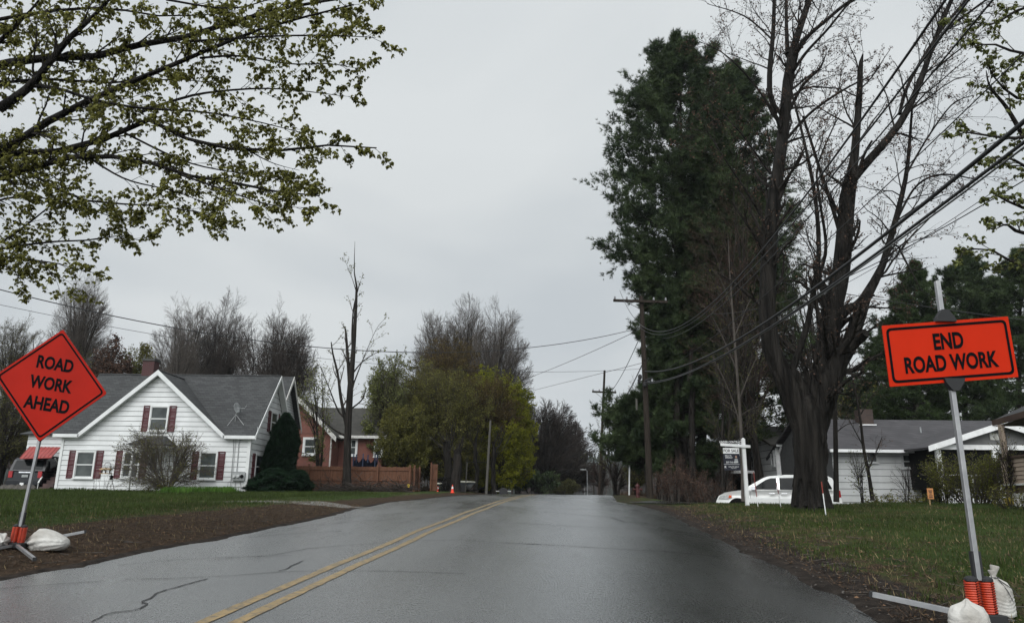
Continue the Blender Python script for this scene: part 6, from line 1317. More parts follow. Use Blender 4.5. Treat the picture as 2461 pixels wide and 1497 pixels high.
def pine(label, ub, Y, vT, prof, seed, nb=120, r0=.32, m='needle', vb=1190, z_low=.22, dens=1.0, lean=0, group='tall pines'):
    """prof: list of (height fraction, reach to the left, reach to the right) in metres"""
    rg = np.random.default_rng(seed); bx = at(ub, 1150, Y)[0]; z0 = hh(bx, Y)-.2; tp = at(ub+lean, vT, Y); H = tp[2]-z0; t = empty('pine_tree', (bx, Y, z0), label, 'pine tree', group)
    k = 14; f = np.linspace(0, 1, k); tr = np.stack([bx+(tp[0]-bx)*f+.25*np.sin(f*5+seed), Y+.25*np.cos(f*4+seed)-.25, z0+H*f], -1)[None]; tR = (r0*(1-.9*f))[None]; tR[0, 0] *= 1.2
    mb = MB().tubes(tr, tR, 10)
    q = z_low+(1-z_low)*((np.arange(nb)+rg.random(nb))/nb)**.9; fh = [p[0] for p in prof]; Lm = np.interp(q, fh, [p[1] for p in prof]); Rm = np.interp(q, fh, [p[2] for p in prof])
    a = np.arange(nb)*2.39996+rg.normal(0, .35, nb); w_ = (1+np.cos(a))/2; reach = (Lm*(1-w_)+Rm*w_)*rg.uniform(.55, 1.12, nb); reach = np.maximum(reach, .4)
    P0 = np.stack([np.interp(q, f, tr[0, :, j]) for j in range(3)], -1); el_ = np.interp(q, [0, .5, .85, 1], [-.12, .08, .45, 1.1]); D = np.stack([np.cos(a)*np.cos(el_), np.sin(a)*np.cos(el_)*.8, np.sin(el_)], -1)
    B = walk(rg, P0, D, reach, 8, .07, .035); RB = (np.interp(q, [0, 1], [.075, .02])[:, None]*np.linspace(1, .2, 8)[None, :]); mb.tubes(B, RB, 5); obj('trunk', mb, 'bark', t, smooth=True)
    S, RS = spawn(rg, B, RB, 13, .85, .34, rf=.5, k=5, wob=.10, up=.10, t0=.22, t1=1.0, rmin=.008, plane=np.array([1, 1, .35]), Lt=.35)
    U, RU = spawn(rg, S, RS, 5, .7, .55, rf=.6, k=3, wob=.1, up=.10, t0=.3, rmin=.006, Lt=.2)
    mb = MB().tubes(S, RS, 3); obj('branches', mb, 'bark', t)
    m1 = leaves(rg, U, max(2, int(3.4*dens)), .30, 'needle', t0=.1, jit=.06); m2 = leaves(rg, S, max(2, int(5*dens)), .30, 'needle', t0=.35, jit=.05); kk = m1.n
    for v in m2.v: m1.addv(v)
    for qq, L_ in m2.f.items():
        for A in L_: m1.addf(A+kk)
    obj('foliage', m1, m, t); return t
# big white pines on the right
pine('tallest dark white pine with ragged crown reaching over nearest utility pole', 1612, 45, 132, [(0, .5, 1), (.16, 1.3, 2.5), (.27, 1.6, 4.4), (.37, 2.4, 5), (.46, 4.0, 5), (.56, 5.0, 4.8), (.65, 5.3, 4.4), (.72, 6.3, 4.2), (.78, 4.6, 3.9), (.84, 3.6, 3.5), (.94, 2.7, 2.4), (1, .9, .9)], 11, nb=180, lean=20, dens=1.3, z_low=.17)
pine('second dark pine with pointed top just right of the tallest pine', 1665, 47, 178, [(0, 1, 1), (.2, 3.5, 4.5), (.4, 4, 5.6), (.6, 4.4, 5.2), (.78, 3.6, 3.8), (.9, 2.4, 2.3), (1, .5, .5)], 12, nb=200, lean=105, z_low=.10)
pine('lower pine behind the sapling with long level boughs showing sky between', 1780, 46, 430, [(0, 2, 2), (.1, 3.6, 4.5), (.25, 4.5, 5), (.45, 4.6, 4.6), (.7, 3.5, 3.5), (1, .4, .4)], 13, nb=125, z_low=.20)
pine('young pine leaning over the verge behind nearest utility pole', 1545, 47, 970, [(0, .6, .5), (.3, 2.0, 1.5), (.48, 3.0, 1.6), (.7, 2.9, 2.2), (.88, 1.6, 1.6), (1, .4, .5)], 14, nb=60, r0=.14, z_low=.30, m='needle')
pine('slim pine trunk with few low boughs left of the brush', 1640, 44, 560, [(0, 1.4, 1.6), (.3, 2.2, 2.4), (.6, 2.2, 2.4), (1, .5, .5)], 15, nb=64, z_low=.10, r0=.26)
pg2 = 'pines behind the ranch house'
pine('olive green pine above the ranch roof left of the leaning sign mast', 2195, 55, 640, [(0, 1, 1), (.3, 3.2, 3), (.5, 3.6, 3.4), (.75, 2.4, 2.4), (1, .3, .3)], 21, nb=90, z_low=.22, m='needle_light', group=pg2)
pine('broad pine directly above the END ROAD WORK panel', 2315, 57, 625, [(0, 1, 1), (.25, 4, 4), (.5, 4.2, 4.2), (.8, 3, 3), (1, .6, .6)], 22, nb=110, z_low=.2, m='needle', group=pg2)
pine('pine at the right picture edge above the tan porch', 2440, 56, 622, [(0, 1, 1), (.25, 4, 4), (.5, 4, 4.2), (.8, 3, 3), (1, .6, .6)], 23, nb=100, z_low=.2, m='needle_light', group=pg2)
pine('low wide pine filling the gap between sign panel and ranch roof', 2130, 62, 790, [(0, 1, 1), (.3, 4.5, 5), (.6, 3.5, 4), (1, .5, .5)], 24, nb=80, z_low=.18, m='needle', group=pg2)
pine('dark pine low behind the ranch chimney', 2050, 66, 930, [(0, 1, 1), (.3, 4, 4.5), (.6, 3, 3.4), (1, .5, .5)], 25, nb=60, z_low=.15, m='needle', group=pg2)

# bare and budding trees in the background
BARE = ((13, .5, .5), (12, .6, .46), (8, .6, .55), (6, .55, .5))
GB = 'bare trees behind the white house'
tree('bare_tree', 'bare rounded tree above the left part of the white house roof', 335, 500, 692, 78, 31, stems=5, spread=.30, r0=.17, levels=BARE, twig='twig_grey', group=GB, t0=.16, wob=.04, ta=.85, up=.035, nb=120, rmin=.0125)
tree('bare_tree', 'bare many stemmed tree directly above the gable peak', 440, 600, 694, 80, 32, stems=6, spread=.28, r0=.16, levels=BARE, twig='twig', group=GB, t0=.16, wob=.04, ta=.85, up=.035, nb=120, rmin=.0125)
tree('bare_tree', 'widest bare tree with domed crown right of the gable peak', 530, 745, 706, 76, 33, stems=7, spread=.36, r0=.17, levels=BARE, twig='twig', group=GB, t0=.16, wob=.04, ta=.85, up=.035, nb=120, rmin=.0125)
tree('bare_tree', 'bare tree leaning right at the right end of the roof', 600, 762, 742, 74, 34, stems=5, spread=.42, r0=.13, levels=BARE, twig='twig', group=GB, t0=.16, wob=.04, ta=.85, up=.035, nb=120, rmin=.0125)
tree('bare_tree', 'small bare tree between the brick chimney and the domed crown', 380, 470, 760, 70, 39, stems=4, spread=.30, r0=.11, levels=BARE[:3], twig='twig_grey', group=GB)
tree('bare_tree', 'tall narrow bare tree rising behind the top of the diamond sign', 82, 245, 638, 58, 35, ub=160, stems=3, spread=.12, r0=.17, levels=BARE, twig='twig_grey', group=GB, t0=.16, wob=.04, ta=.85, up=.035, nb=120, rmin=.008)
tree('budding_tree', 'thin budding tree at the far left edge above the sign', -60, 110, 715, 50, 36, stems=5, nb=60, spread=.25, r0=.11, levels=BARE[:3]+((4, .6, .5),), leaf=(1, .05, 'leaf_hazel'), twig='twig', cat='tree')
tree('budding_tree', 'dim budding tree behind the left corner of the diamond sign', 40, 210, 800, 54, 37, stems=5, spread=.3, nb=70, r0=.10, levels=BARE[:3], leaf=(1, .09, 'leaf_hazel'), twig='twig')
tree('budding_tree', 'dusky thicket tree between diamond sign and brick chimney', 195, 300, 800, 56, 38, stems=6, spread=.16, r0=.09, levels=BARE[:3], leaf=(5, .12, 'bud'), twig='twig')
tree('budding_tree', 'dull olive tree left of the brick chimney', 268, 368, 808, 58, 40, stems=5, spread=.18, r0=.09, levels=BARE[:3], leaf=(6, .12, 'leaf_hazel'), twig='twig')
tree('budding_tree', 'dark trees edge beyond the black suv', -60, 90, 905, 48, 41, stems=6, spread=.2, r0=.12, nb=60, levels=BARE[:3], leaf=(1, .10, 'bud_olive'), twig='twig')
tree('budding_tree', 'olive undergrowth tree hidden low behind the diamond sign', 60, 200, 930, 60, 42, stems=6, spread=.25, r0=.10, levels=BARE[:3], leaf=(4, .14, 'leaf_hazel'), twig='twig')
# around the brick house
tree('budding_tree', 'pale green budding tree between white house and broken trunk', 700, 800, 850, 50, 43, ub=770, nb=30, stems=5, spread=.22, r0=.08, levels=((8, .6, .5), (8, .6, .5), (5, .55, .5)), leaf=(2, .10, 'leaf_pale'), twig='twig_grey')
tree('budding_tree', 'thin brushy young trees in front of the brick wall', 735, 812, 1010, 45, 44, stems=4, nb=14, spread=.14, r0=.03, levels=((7, .6, .4), (6, .6, .5)), leaf=(1, .07, 'leaf_pale'), twig='twig_grey', rmin=.006)
tree('budding_tree', 'light budding tree right of the brick house with pale leaves', 870, 985, 838, 58, 45, stems=3, spread=.25, r0=.14, levels=BARE[:3], leaf=(3, .12, 'leaf_pale'), twig='twig_grey')
GC = 'bare crowns behind the green tree clump'
tree('bare_tree', 'tall bare crown left of centre above the yellow green clump', 975, 1130, 712, 84, 46, stems=4, spread=.25, r0=.20, levels=BARE, twig='twig_grey', group=GC, t0=.16, wob=.04, ta=.85, up=.035, nb=120, rmin=.013)
tree('bare_tree', 'tallest bare crown over the middle of the clump', 1040, 1190, 694, 86, 47, stems=5, spread=.25, r0=.20, levels=BARE, twig='twig_grey', group=GC, t0=.16, wob=.04, ta=.85, up=.035, nb=120, rmin=.013)
tree('bare_tree', 'wide bare crown reaching right above the crest', 1110, 1285, 710, 82, 48, ub=1180, stems=6, spread=.35, r0=.20, levels=BARE, twig='twig_grey', group=GC, t0=.16, wob=.04, ta=.85, up=.035, nb=120, rmin=.013)
GG = 'leafing trees in the clump left of the crest'
tree('leafing_tree', 'bronze budded maple top in the middle of the clump', 975, 1180, 785, 70, 49, ub=1085, r0=.20, stems=3, spread=.15, levels=((12, .75, .55), (9, .65, .5), (7, .6, .5)), leaf=(7, .12, 'leaf_bronze'), twig='twig_red', group=GG, t0=.2, nb=110)
tree('leafing_tree', 'olive hazy multi stemmed tree left in the clump', 885, 1075, 835, 62, 50, ub=1000, stems=9, spread=.36, r0=.08, nb=120, levels=((12, .5, .5), (10, .7, .5), (8, .6, .5)), leaf=(5, .10, 'leaf_hazel'), twig='twig', group=GG, t0=.1)
tree('leafing_tree', 'olive fine leaved tree at the clump centre', 965, 1185, 850, 60, 51, ub=1072, stems=7, spread=.34, r0=.09, nb=150, levels=((13, .55, .5), (10, .7, .5), (8, .6, .5)), leaf=(5, .10, 'leaf_hazel'), twig='twig', group=GG, t0=.08)
tree('leafing_tree', 'bright yellow green maple on the right flank of the clump', 1085, 1296, 868, 68, 52, ub=1165, r0=.20, stems=3, spread=.2, levels=((15, .85, .55), (11, .75, .5), (8, .6, .5)), leaf=(8, .14, 'leaf_bright'), twig='twig', group=GG, t0=.10, up=-.01, nb=150)
tree('leafing_tree', 'rusty tinged budding tree between olive tree and yellow green maple', 1075, 1262, 880, 63, 53, ub=1150, r0=.17, stems=3, spread=.3, nb=110, levels=((13, .7, .55), (9, .7, .5), (7, .6, .5)), leaf=(6, .11, 'leaf_bronze'), twig='twig_red', group=GG, t0=.12)
tree('leafing_tree', 'low olive tree behind the end of the board fence', 905, 1040, 950, 56, 54, stems=6, spread=.35, r0=.07, nb=90, levels=((11, .55, .5), (9, .6, .5), (7, .6, .5)), leaf=(9, .10, 'leaf_hazel'), twig='twig', group=GG, t0=.05)
tree('leafing_tree', 'low yellow green boughs hanging above the dark trailer', 1130, 1285, 1000, 62, 55, ub=1185, stems=4, spread=.35, r0=.10, levels=((12, .75, .55), (9, .6, .5), (6, .6, .5)), leaf=(8, .12, 'leaf_bright'), twig='twig', group=GG, t0=.1, up=-.02)
def trunk_only(label, u, Y, r, vT, seed, lean=0, m='bark_wet'):
    rg = np.random.default_rng(seed); b = at(u, 1180, Y); b[2] = hh(b[0], Y)-.2; tp = at(u+lean, vT, Y); t = empty('tree_trunk', b, label, 'tree', 'thick trunks standing beside the boat'); f = np.linspace(0, 1, 8)[:, None]; P = b+(tp-b)*f+rg.normal(0, .06, (8, 3))*[1, 1, 0]; obj('trunk', MB().tube(P, r*np.array([1.35, 1.1, 1, .97, .95, .9, .85, .6]), 12), m, t, smooth=True)
    S, RS = spawn(rg, P[None], np.full((1, 8), r), 6, .6, .6, rf=.2, k=5, wob=.1, up=.1, t0=.6, rmin=.03); U, RU = spawn(rg, S, RS, 6, .7, .5, rmin=.015, k=4); obj('branches', MB().tubes(S, RS, 5).tubes(U, RU, 3), 'bark', t); return t
trunk_only('thick dark trunk left of pair, behind the wagon wheels', 1074, 52, .30, 1060, 61)
trunk_only('thick grey trunk right of pair, behind the traffic cone', 1095, 50.5, .33, 1080, 62, 4, 'bark')
trunk_only('slim dark trunk just right of the boat bow', 1143, 58, .16, 1050, 63); trunk_only('slim dark trunk left of the dark trailer', 1187, 58, .18, 1060, 64)
# dark bare trees past the crest
GD = 'dark bare trees past the crest'
tree('bare_tree', 'big dark bare tree with domed crown right of the yellow green maple', 1190, 1402, 945, 100, 71, stems=5, spread=.38, r0=.24, levels=BARE, twig='twig', group=GD, t0=.14, wob=.035, ta=.85, up=.05, nb=130, rmin=.024)
tree('bare_tree', 'lower dark bare tree sloping down to the crest road', 1270, 1440, 985, 108, 72, stems=5, spread=.40, r0=.22, levels=BARE, twig='twig', group=GD, t0=.14, wob=.035, ta=.85, up=.05, nb=130, rmin=.024)
tree('bare_tree', 'hazy far bare tree last in the dark row', 1320, 1412, 1030, 135, 73, stems=5, spread=.35, r0=.24, levels=BARE, twig='twig', group=GD, t0=.16, wob=.04, ta=.85, up=.035, nb=120, rmin=.028)
tree('bare_tree', 'bare crown between the yellow green maple and the big dark tree', 1200, 1290, 925, 98, 74, stems=4, spread=.3, r0=.2, levels=BARE, twig='twig_grey', group=GD, t0=.16, wob=.04, ta=.85, up=.035, nb=120, rmin=.014)
tree('bush', 'dusky low evergreen bush under the dark bare trees', 1240, 1340, 1130, 92, 75, stems=7, spread=.5, r0=.08, levels=((10, .6, .5), (8, .6, .5), (6, .6, .5)), leaf=(4, .18, 'needle'), cat='bush', rmin=.014)
tree('bush', 'pale brown bush beside the road just beyond the crest', 1325, 1385, 1150, 95, 76, stems=8, spread=.5, r0=.05, levels=((8, .6, .5), (8, .6, .5), (6, .6, .5)), leaf=(3, .12, 'bud_olive'), cat='bush', twig='twig_grey', rmin=.012)
# right of the road beyond nearest pole
tree('budding_tree', 'sparse budding branches beside the second utility pole', 1400, 1500, 945, 56, 81, ub=1478, stems=2, spread=.25, r0=.06, nb=26, levels=((8, .8, .5), (5, .7, .5), (4, .6, .5)), leaf=(2, .09, 'bud_olive'), twig='twig', t0=.4)
GE = 'small trees beyond the crest on the right'
tree('bare_tree', 'dark branching small tree left of the white marker pole', 1455, 1522, 1090, 60, 82, ub=1480, stems=3, spread=.35, r0=.13, levels=((8, .7, .5), (7, .7, .5), (6, .6, .5)), twig='twig', group=GE)
tree('bare_tree', 'reddish twiggy tree beside the second utility pole foot', 1408, 1470, 1085, 75, 83, stems=4, spread=.3, r0=.1, levels=((9, .6, .5), (7, .6, .5), (6, .6, .5)), twig='twig_red', group=GE)
tree('bare_tree', 'tawny twiggy tree behind the fire hydrant', 1490, 1560, 1075, 55, 84, stems=5, spread=.3, r0=.07, levels=((9, .6, .5), (7, .6, .5), (6, .6, .5)), leaf=(2, .08, 'bud_olive'), twig='twig_red', group=GE)
tree('bare_tree', 'pinkish bare top left of nearest pole against the sky', 1490, 1560, 895, 66, 85, nb=40, stems=4, spread=.2, r0=.12, levels=BARE[:3], leaf=(1, .08, 'bud'), twig='twig_red', group=GE)
# brush behind nearest pole
GBH = 'brush under the pines'
for i, (a, b, v, Y, lab) in enumerate(((1590, 1640, 1090, 41, 'brown brush clump right behind nearest utility pole'), (1625, 1690, 1120, 40, 'brown brush clump between pole and shed'), (1660, 1745, 1150, 38, 'low tangled brush in front of the shed'), (1560, 1620, 1130, 43, 'thin brush clump directly right of the hydrant'), (1690, 1760, 1080, 44, 'tall thin brush against the shed wall'))):
    tree('brush', lab, a, b, v, Y, 90+i, stems=16, spread=.22, r0=.022, levels=((7, .45, .4), (6, .5, .45)), leaf=(2, .06, 'bud'), twig='twig_red', bark='twig_grey', group=GBH, cat='brush', rmin=.007, t0=.15)
pt_ = [('pale trunk left among the pine trunks', 1598, 46, .22), ('straight dark trunk in the middle of the pine trunks', 1632, 43, .26), ('rightmost bare trunk beside the brush', 1660, 42, .24), ('slender trunk between pole and pines', 1582, 47, .15)]
for i, (lab, u, Y, r) in enumerate(pt_):
    rg = np.random.default_rng(100+i); b = at(u, 1180, Y); b[2] = hh(b[0], Y)-.2; tp = at(u-18+i*9, 720+60*i, Y); t = empty('tree_trunk', b, lab, 'tree', 'bare trunks among the pines'); f = np.linspace(0, 1, 12)[:, None]; P = b+(tp-b)*f+rg.normal(0, .05, (12, 3))*[1, 1, 0]
    obj('trunk', MB().tube(P, np.linspace(r, r*.5, 12), 9), 'bark' if i != 0 else 'pole_grey', t, smooth=True); S, RS = spawn(rg, P[None], np.full((1, 12), r*.5), 14, 1.2, .16, rf=.25, k=4, wob=.12, up=-.02, t0=.25, rmin=.012); U, RU = spawn(rg, S, RS, 5, .7, .5, rmin=.007, k=3); obj('branches', MB().tubes(S, RS, 4).tubes(U, RU, 3), 'bark', t)
# saplings and budding trees around the maple
tree('budding_tree', 'yellow budding tree behind the left stem of the big maple', 1690, 1860, 640, 38, 112, ub=1740, stems=3, spread=.2, r0=.08, levels=((10, .8, .45), (8, .7, .5), (6, .6, .5)), leaf=(1, .05, 'leaf_yellow'), twig='twig', rmin=.006, nb=40)
tree('budding_tree', 'reddish budding maple behind the pines tops and the big maple', 1650, 1900, 330, 40, 113, ub=1830, stems=2, spread=.25, r0=.14, nb=60, levels=((14, .8, .5), (8, .8, .5), (6, .7, .5)), leaf=(1, .06, 'bud'), twig='twig_red', rmin=.005, t0=.3)
tree('budding_tree', 'tan budding tree seen between the stems of the big maple', 1850, 2080, 480, 42, 114, ub=1975, nb=42, stems=3, spread=.25, r0=.16, levels=((14, .8, .5), (10, .7, .5), (7, .6, .5)), leaf=(1, .075, 'leaf_bronze'), twig='twig', rmin=.006, t0=.15)
tree('budding_tree', 'olive budding tree low behind the fork of the big maple', 1870, 2110, 760, 48, 115, ub=2000, nb=50, stems=4, spread=.3, r0=.11, levels=((12, .7, .5), (9, .7, .5), (6, .6, .5)), leaf=(2, .08, 'leaf_hazel'), twig='twig', rmin=.006, t0=.15)
tree('sapling', 'thin twiggy shoots beside the marker stake at the ranch wall', 2018, 2085, 1060, 27, 118, stems=5, spread=.2, r0=.02, levels=((7, .7, .4), (5, .6, .5)), leaf=(1, .05, 'leaf_pale'), twig='twig', rmin=.004)
tree('sapling', 'thin shoots against the ranch wall below the small window', 2120, 2190, 1090, 29, 119, stems=4, spread=.2, r0=.02, levels=((6, .7, .4), (5, .6, .5)), twig='twig', rmin=.004)
tree('bush', 'large arching yellow green bush in front of the screened porch', 2222, 2410, 1085, 27.5, 120, stems=34, spread=.55, r0=.022, levels=((12, .5, .35), (6, .5, .5)), leaf=(4, .055, 'leaf_yellow'), bark='twig_grey', twig='twig_grey', cat='bush', rmin=.005, t0=.12, up=.02)
tree('bush', 'loose green shrub at the porch entry corner', 2212, 2270, 1105, 28.5, 121, stems=14, spread=.35, r0=.016, levels=((8, .5, .4), (6, .5, .5)), leaf=(3, .055, 'leaf_hazel'), twig='twig_grey', cat='bush', rmin=.004, t0=.1)
tree('bush', 'weedy low brush at the foot of the ranch wall', 2070, 2220, 1180, 29, 122, stems=22, spread=.8, r0=.015, levels=((7, .6, .4), (5, .6, .5)), leaf=(2, .06, 'leaf_hazel'), twig='twig', cat='bush', rmin=.004, t0=.1)
tree('bush', 'weedy stalks before the lattice of the tan porch', 2370, 2470, 1165, 22.5, 123, stems=26, spread=.35, r0=.010, levels=((6, .5, .4), (4, .5, .5)), leaf=(2, .05, 'leaf_hazel'), twig='twig_grey', cat='bush', rmin=.003, t0=.1)
tree('sapling', 'bare crooked shrub stem in front of the porch post', 2370, 2440, 1010, 25, 124, ub=2418, stems=2, spread=.2, r0=.03, levels=((8, .6, .35), (5, .6, .5)), leaf=(1, .05, 'leaf_hazel'), twig='twig', rmin=.005)

# shrubs by the white house
tree('shrub', 'large twiggy budding shrub covering the white house door', 282, 516, 1010, 34.6, 131, ub=405, stems=18, spread=.55, r0=.036, nb=150, levels=((8, .45, .42), (8, .6, .5), (6, .55, .5)), leaf=(1, .045, 'leaf_hazel'), bark='twig_grey', twig='twig_grey', cat='shrub', rmin=.0075, t0=.10, cb=.02, up=.04, wob=.05, dome=True)
def dense(name, label, uL, uR, vT, Y, seed, shape, m='arbor', n=26000, size=.13, cat='shrub', depth=.9):
    """closely clothed evergreen: a body of stems with foliage filling an uneven shell"""
    rg = np.random.default_rng(seed); cx = (at(uL, 1100, Y)[0]+at(uR, 1100, Y)[0])/2; w = (uR-uL)/F*Y/2; z0 = hh(cx, Y)-.1; top = at((uL+uR)/2, vT, Y)[2]; H = top-z0
    f = rg.random(n); a = rg.uniform(0, 6.28, n); r = np.interp(f, [s[0] for s in shape], [s[1] for s in shape])*w; lump = 1+.16*np.sin(a*2+f*7+seed)+.13*np.sin(a*5-f*13+seed)+.10*np.sin(a*9+f*29)+.07*np.sin(a*17-f*53); rad = r*lump*rg.uniform(.45, 1, n)**.35
    pos = np.stack([cx+rad*np.cos(a), Y+rad*np.sin(a)*depth, z0+H*f*(1+.02*np.sin(a*5))], -1); t = empty(name, (cx, Y, z0), label, cat)
    d = norm(np.stack([np.cos(a)*.6, np.sin(a)*.6, np.full(n, .8)], -1)); mb = MB(); mb.inst(NEED, NFc, pos, rrot(rg, n, dirs=d), size*rg.uniform(.6, 1.4, n)); obj('foliage', mb, m, t)
    obj('trunk', MB().tube([(cx, Y, z0), (cx, Y, z0+H*.5), (cx, Y, z0+H*.95)], [.09, .06, .02], 7), 'bark', t); return t
dense('arborvitae', 'tall dark columnar evergreen at the right wall of the white house', 652, 708, 998, 39.2, 141, [(0, .85), (.12, .95), (.5, 1.0), (.78, .88), (.92, .55), (1, .15)], n=34000)
dense('arborvitae', 'shorter dark evergreen shoulder fused left of the tall column', 636, 674, 1046, 38.6, 142, [(0, .9), (.4, 1.0), (.8, .7), (1, .1)], n=14000)
dense('yew_bush', 'spreading dark yew at the foot of the tall evergreen', 612, 712, 1130, 37.2, 143, [(0, .95), (.35, 1.0), (.75, .72), (1, .2)], n=20000)
dense('yew_bush', 'dark yew with spiky tips between evergreen and fence', 690, 748, 1136, 38.2, 144, [(0, .8), (.4, 1.0), (.8, .7), (1, .25)], n=12000, size=.17)
def clump(label, uL, uR, vT, Y, n, seed, m='lily', name='daylily_clump'):
    rg = np.random.default_rng(seed); x0, x1 = at(uL, 1200, Y)[0], at(uR, 1200, Y)[0]; cx = (x0+x1)/2; z0 = hh(cx, Y); H = at(cx, vT, Y)[2]-z0
    X_ = rg.uniform(x0, x1, n); Y_ = Y+rg.normal(0, .35, n); pos = np.stack([X_, Y_, h(X_, Y_)-.02], -1); T = np.array(BL); T[:, 0] *= .8; mb = MB(); mb.inst(T, BF, pos, rotz(rg.uniform(0, 6.28, n), rg.uniform(-.2, .5, n)), rg.uniform(.6, 1.15, n)*max(H, .16 if m == 'grass' else .3)); return tag(obj(name, mb, m, origin=(cx, Y, z0)), label, 'plant', 'daylily clumps before the shrub' if m == 'lily' else None)
clump('bright green strap leaved clump below the big shrub', 396, 468, 1190, 32.6, 1500, 151); clump('right hand bright green clump trailing towards the meter boxes', 478, 560, 1192, 33.2, 1500, 152)
clump('weedy tuft of green around the foot of the big maple', 1870, 2035, 1206, 21.4, 1300, 155, 'grass', 'weed_tuft')
tree('dry_stalks', 'thin dry flower stalks beside the feeder pole', 244, 296, 1140, 35.0, 153, stems=12, spread=.18, r0=.008, levels=((4, .5, .25),), bark='twig', twig='twig', cat='plant', rmin=.004)
# heap of brush along the fence foot
rg = np.random.default_rng(160); n = 420; Xp = rg.uniform(at(770, 1185, 42)[0], at(985, 1185, 42)[0], n); Yp = rg.uniform(41.2, 42.6, n); a = rg.uniform(0, 6.28, n); D = np.stack([np.cos(a), np.sin(a)*.5, rg.uniform(-.1, .5, n)], -1); P = walk(rg, np.stack([Xp, Yp, h(Xp, Yp)+rg.uniform(0, .22, n)], -1), D, rg.uniform(.4, 1.6, n), 4, .12, -.03)
tag(obj('brush_pile', MB().tubes(P, np.full((n, 4), .013), 3), 'twig', origin=(float(Xp.mean()), 42, 1.5)), 'long low pile of cut branches along the fence foot', 'brush pile')
# ------------------------------------------------------------------ the broken-topped trunk in front of the fence
def limb(px, Y=None, n=16):
    """px rows: u, v, radius[, Y]"""
    Q = np.array([list(at(p[0], p[1], p[3] if len(p) > 3 else Y))+[p[2]] for p in px]); S = smooth_path(Q, n); return S[:, :3], S[:, 3].clip(.004)
def limbtree(name, label, limbs, Y, seed, kids, leaf=None, bark='bark', twig='twig', cat='tree', group=None, sides=10, extra=None, base=None):
    rg = np.random.default_rng(seed); t = None; trunk = MB(); Ps, Rs = [], []
    for i, L_ in enumerate(limbs):
        P, r = limb(L_, Y, 16)
        if i == 0 and base is None: base = P[0].copy()
        if i > 0 or len(limbs) == 1: Ps.append(P); Rs.append(r)
        trunk.tube(P, r, 14 if i == 0 else sides)
    t = empty(name, base, label, cat, group)
    if extra: extra(trunk)
    obj('trunk', trunk, bark, t, smooth=True); P, Rr = np.array(Ps), np.array(Rs); out_ = []
    for kd in kids:
        m, ang, Lf = kd[:3]; kw = dict(kd[3]) if len(kd) > 3 else {}
        if 'L' in kw:       # absolute length
            Labs = kw.pop('L'); n_ = P.shape[0]; pl = np.linalg.norm(np.diff(P, axis=1), axis=2).sum(1); idx_m = np.maximum(1, np.round(m*pl/pl.mean())).astype(int)
            QQ, RR = [], []
            for i in range(n_):
                q, r = spawn(rg, P[i:i+1], Rr[i:i+1], int(idx_m[i]), ang, Labs/pl[i], **kw); QQ.append(q); RR.append(r)
            P, Rr = np.concatenate(QQ), np.concatenate(RR)
        else: P, Rr = spawn(rg, P, Rr, m, ang, Lf, **kw)
        out_.append((P, Rr))
    mb = MB()
    for i, (p, r) in enumerate(out_): mb.tubes(p, r, 5 if i == 0 else 3)
    obj('branches', mb, twig, t)
    if leaf: obj('foliage', leaves(rg, out_[-1][0], leaf[0], leaf[1], leaf[3], jit=leaf[4], t0=leaf[5] if len(leaf) > 5 else .2, keep=leaf[6] if len(leaf) > 6 else 1), leaf[2], t)
    return t
limbtree('snag_tree', 'tall broken topped trunk with few twigs in front of the fence', [
 [(833, 1188, .29), (834, 1130, .225), (836, 1040, .20), (842, 930, .175), (848, 860, .14), (853, 780, .105), (857, 700, .07), (856, 678, .05), (851, 650, .03), (852, 610, .018), (853, 580, .008)],
 [(838, 1050, .10), (820, 960, .09), (812, 900, .07), (800, 850, .05), (796, 822, .03)], [(841, 930, .12), (836, 860, .09), (832, 810, .07), (830, 790, .05)], [(848, 850, .07), (846, 800, .05), (850, 740, .04), (862, 690, .03), (866, 676, .015)],
 [(843, 940, .05), (862, 890, .035), (878, 850, .02), (905, 790, .012), (926, 765, .008)], [(846, 900, .05), (870, 870, .03), (900, 850, .02), (918, 842, .008)], [(856, 700, .03), (846, 668, .015), (833, 635, .008), (826, 616, .004)],
 [(840, 1010, .06), (815, 990, .05), (790, 930, .03), (770, 880, .02)], [(840, 985, .05), (870, 960, .04), (880, 930, .02)], [(836, 1050, .07), (800, 1030, .04), (770, 1000, .02), (750, 960, .01)]],
 42, 171, [(6, .7, .30, dict(k=5, rmin=.008, t0=.3)), (5, .7, .5, dict(k=4, rmin=.006))], leaf=(2, .09, 'leaf_pale', 'quad', .05), twig='twig_grey', bark='bark')

# saplings: one slim leading stem with a few side shoots each
limbtree('sapling', 'tall thin grey sapling directly behind the for sale post', [[(1786, 1204, .075), (1784, 1100, .068), (1779, 1000, .06), (1770, 880, .052), (1763, 780, .042), (1757, 700, .03), (1752, 620, .018), (1750, 560, .008)],
  [(1782, 1030, .03), (1760, 960, .022), (1735, 900, .015), (1712, 860, .008)], [(1776, 960, .026), (1800, 900, .018), (1822, 850, .010)], [(1771, 890, .025), (1745, 830, .018), (1722, 780, .012), (1700, 740, .006)], [(1765, 810, .022), (1790, 750, .015), (1812, 700, .008)], [(1760, 740, .018), (1740, 690, .012), (1722, 650, .006)], [(1779, 1000, .018), (1800, 985, .010), (1830, 975, .006)]],
  29, 111, [(6, .8, .3, dict(L=.8, k=5, rmin=.006, t0=.2, rf=.4, wob=.12)), (4, .8, .5, dict(k=4, rmin=.005))], leaf=(1, .06, 'leaf_yellow', 'quad', .04), bark='twig_grey', twig='twig_grey')
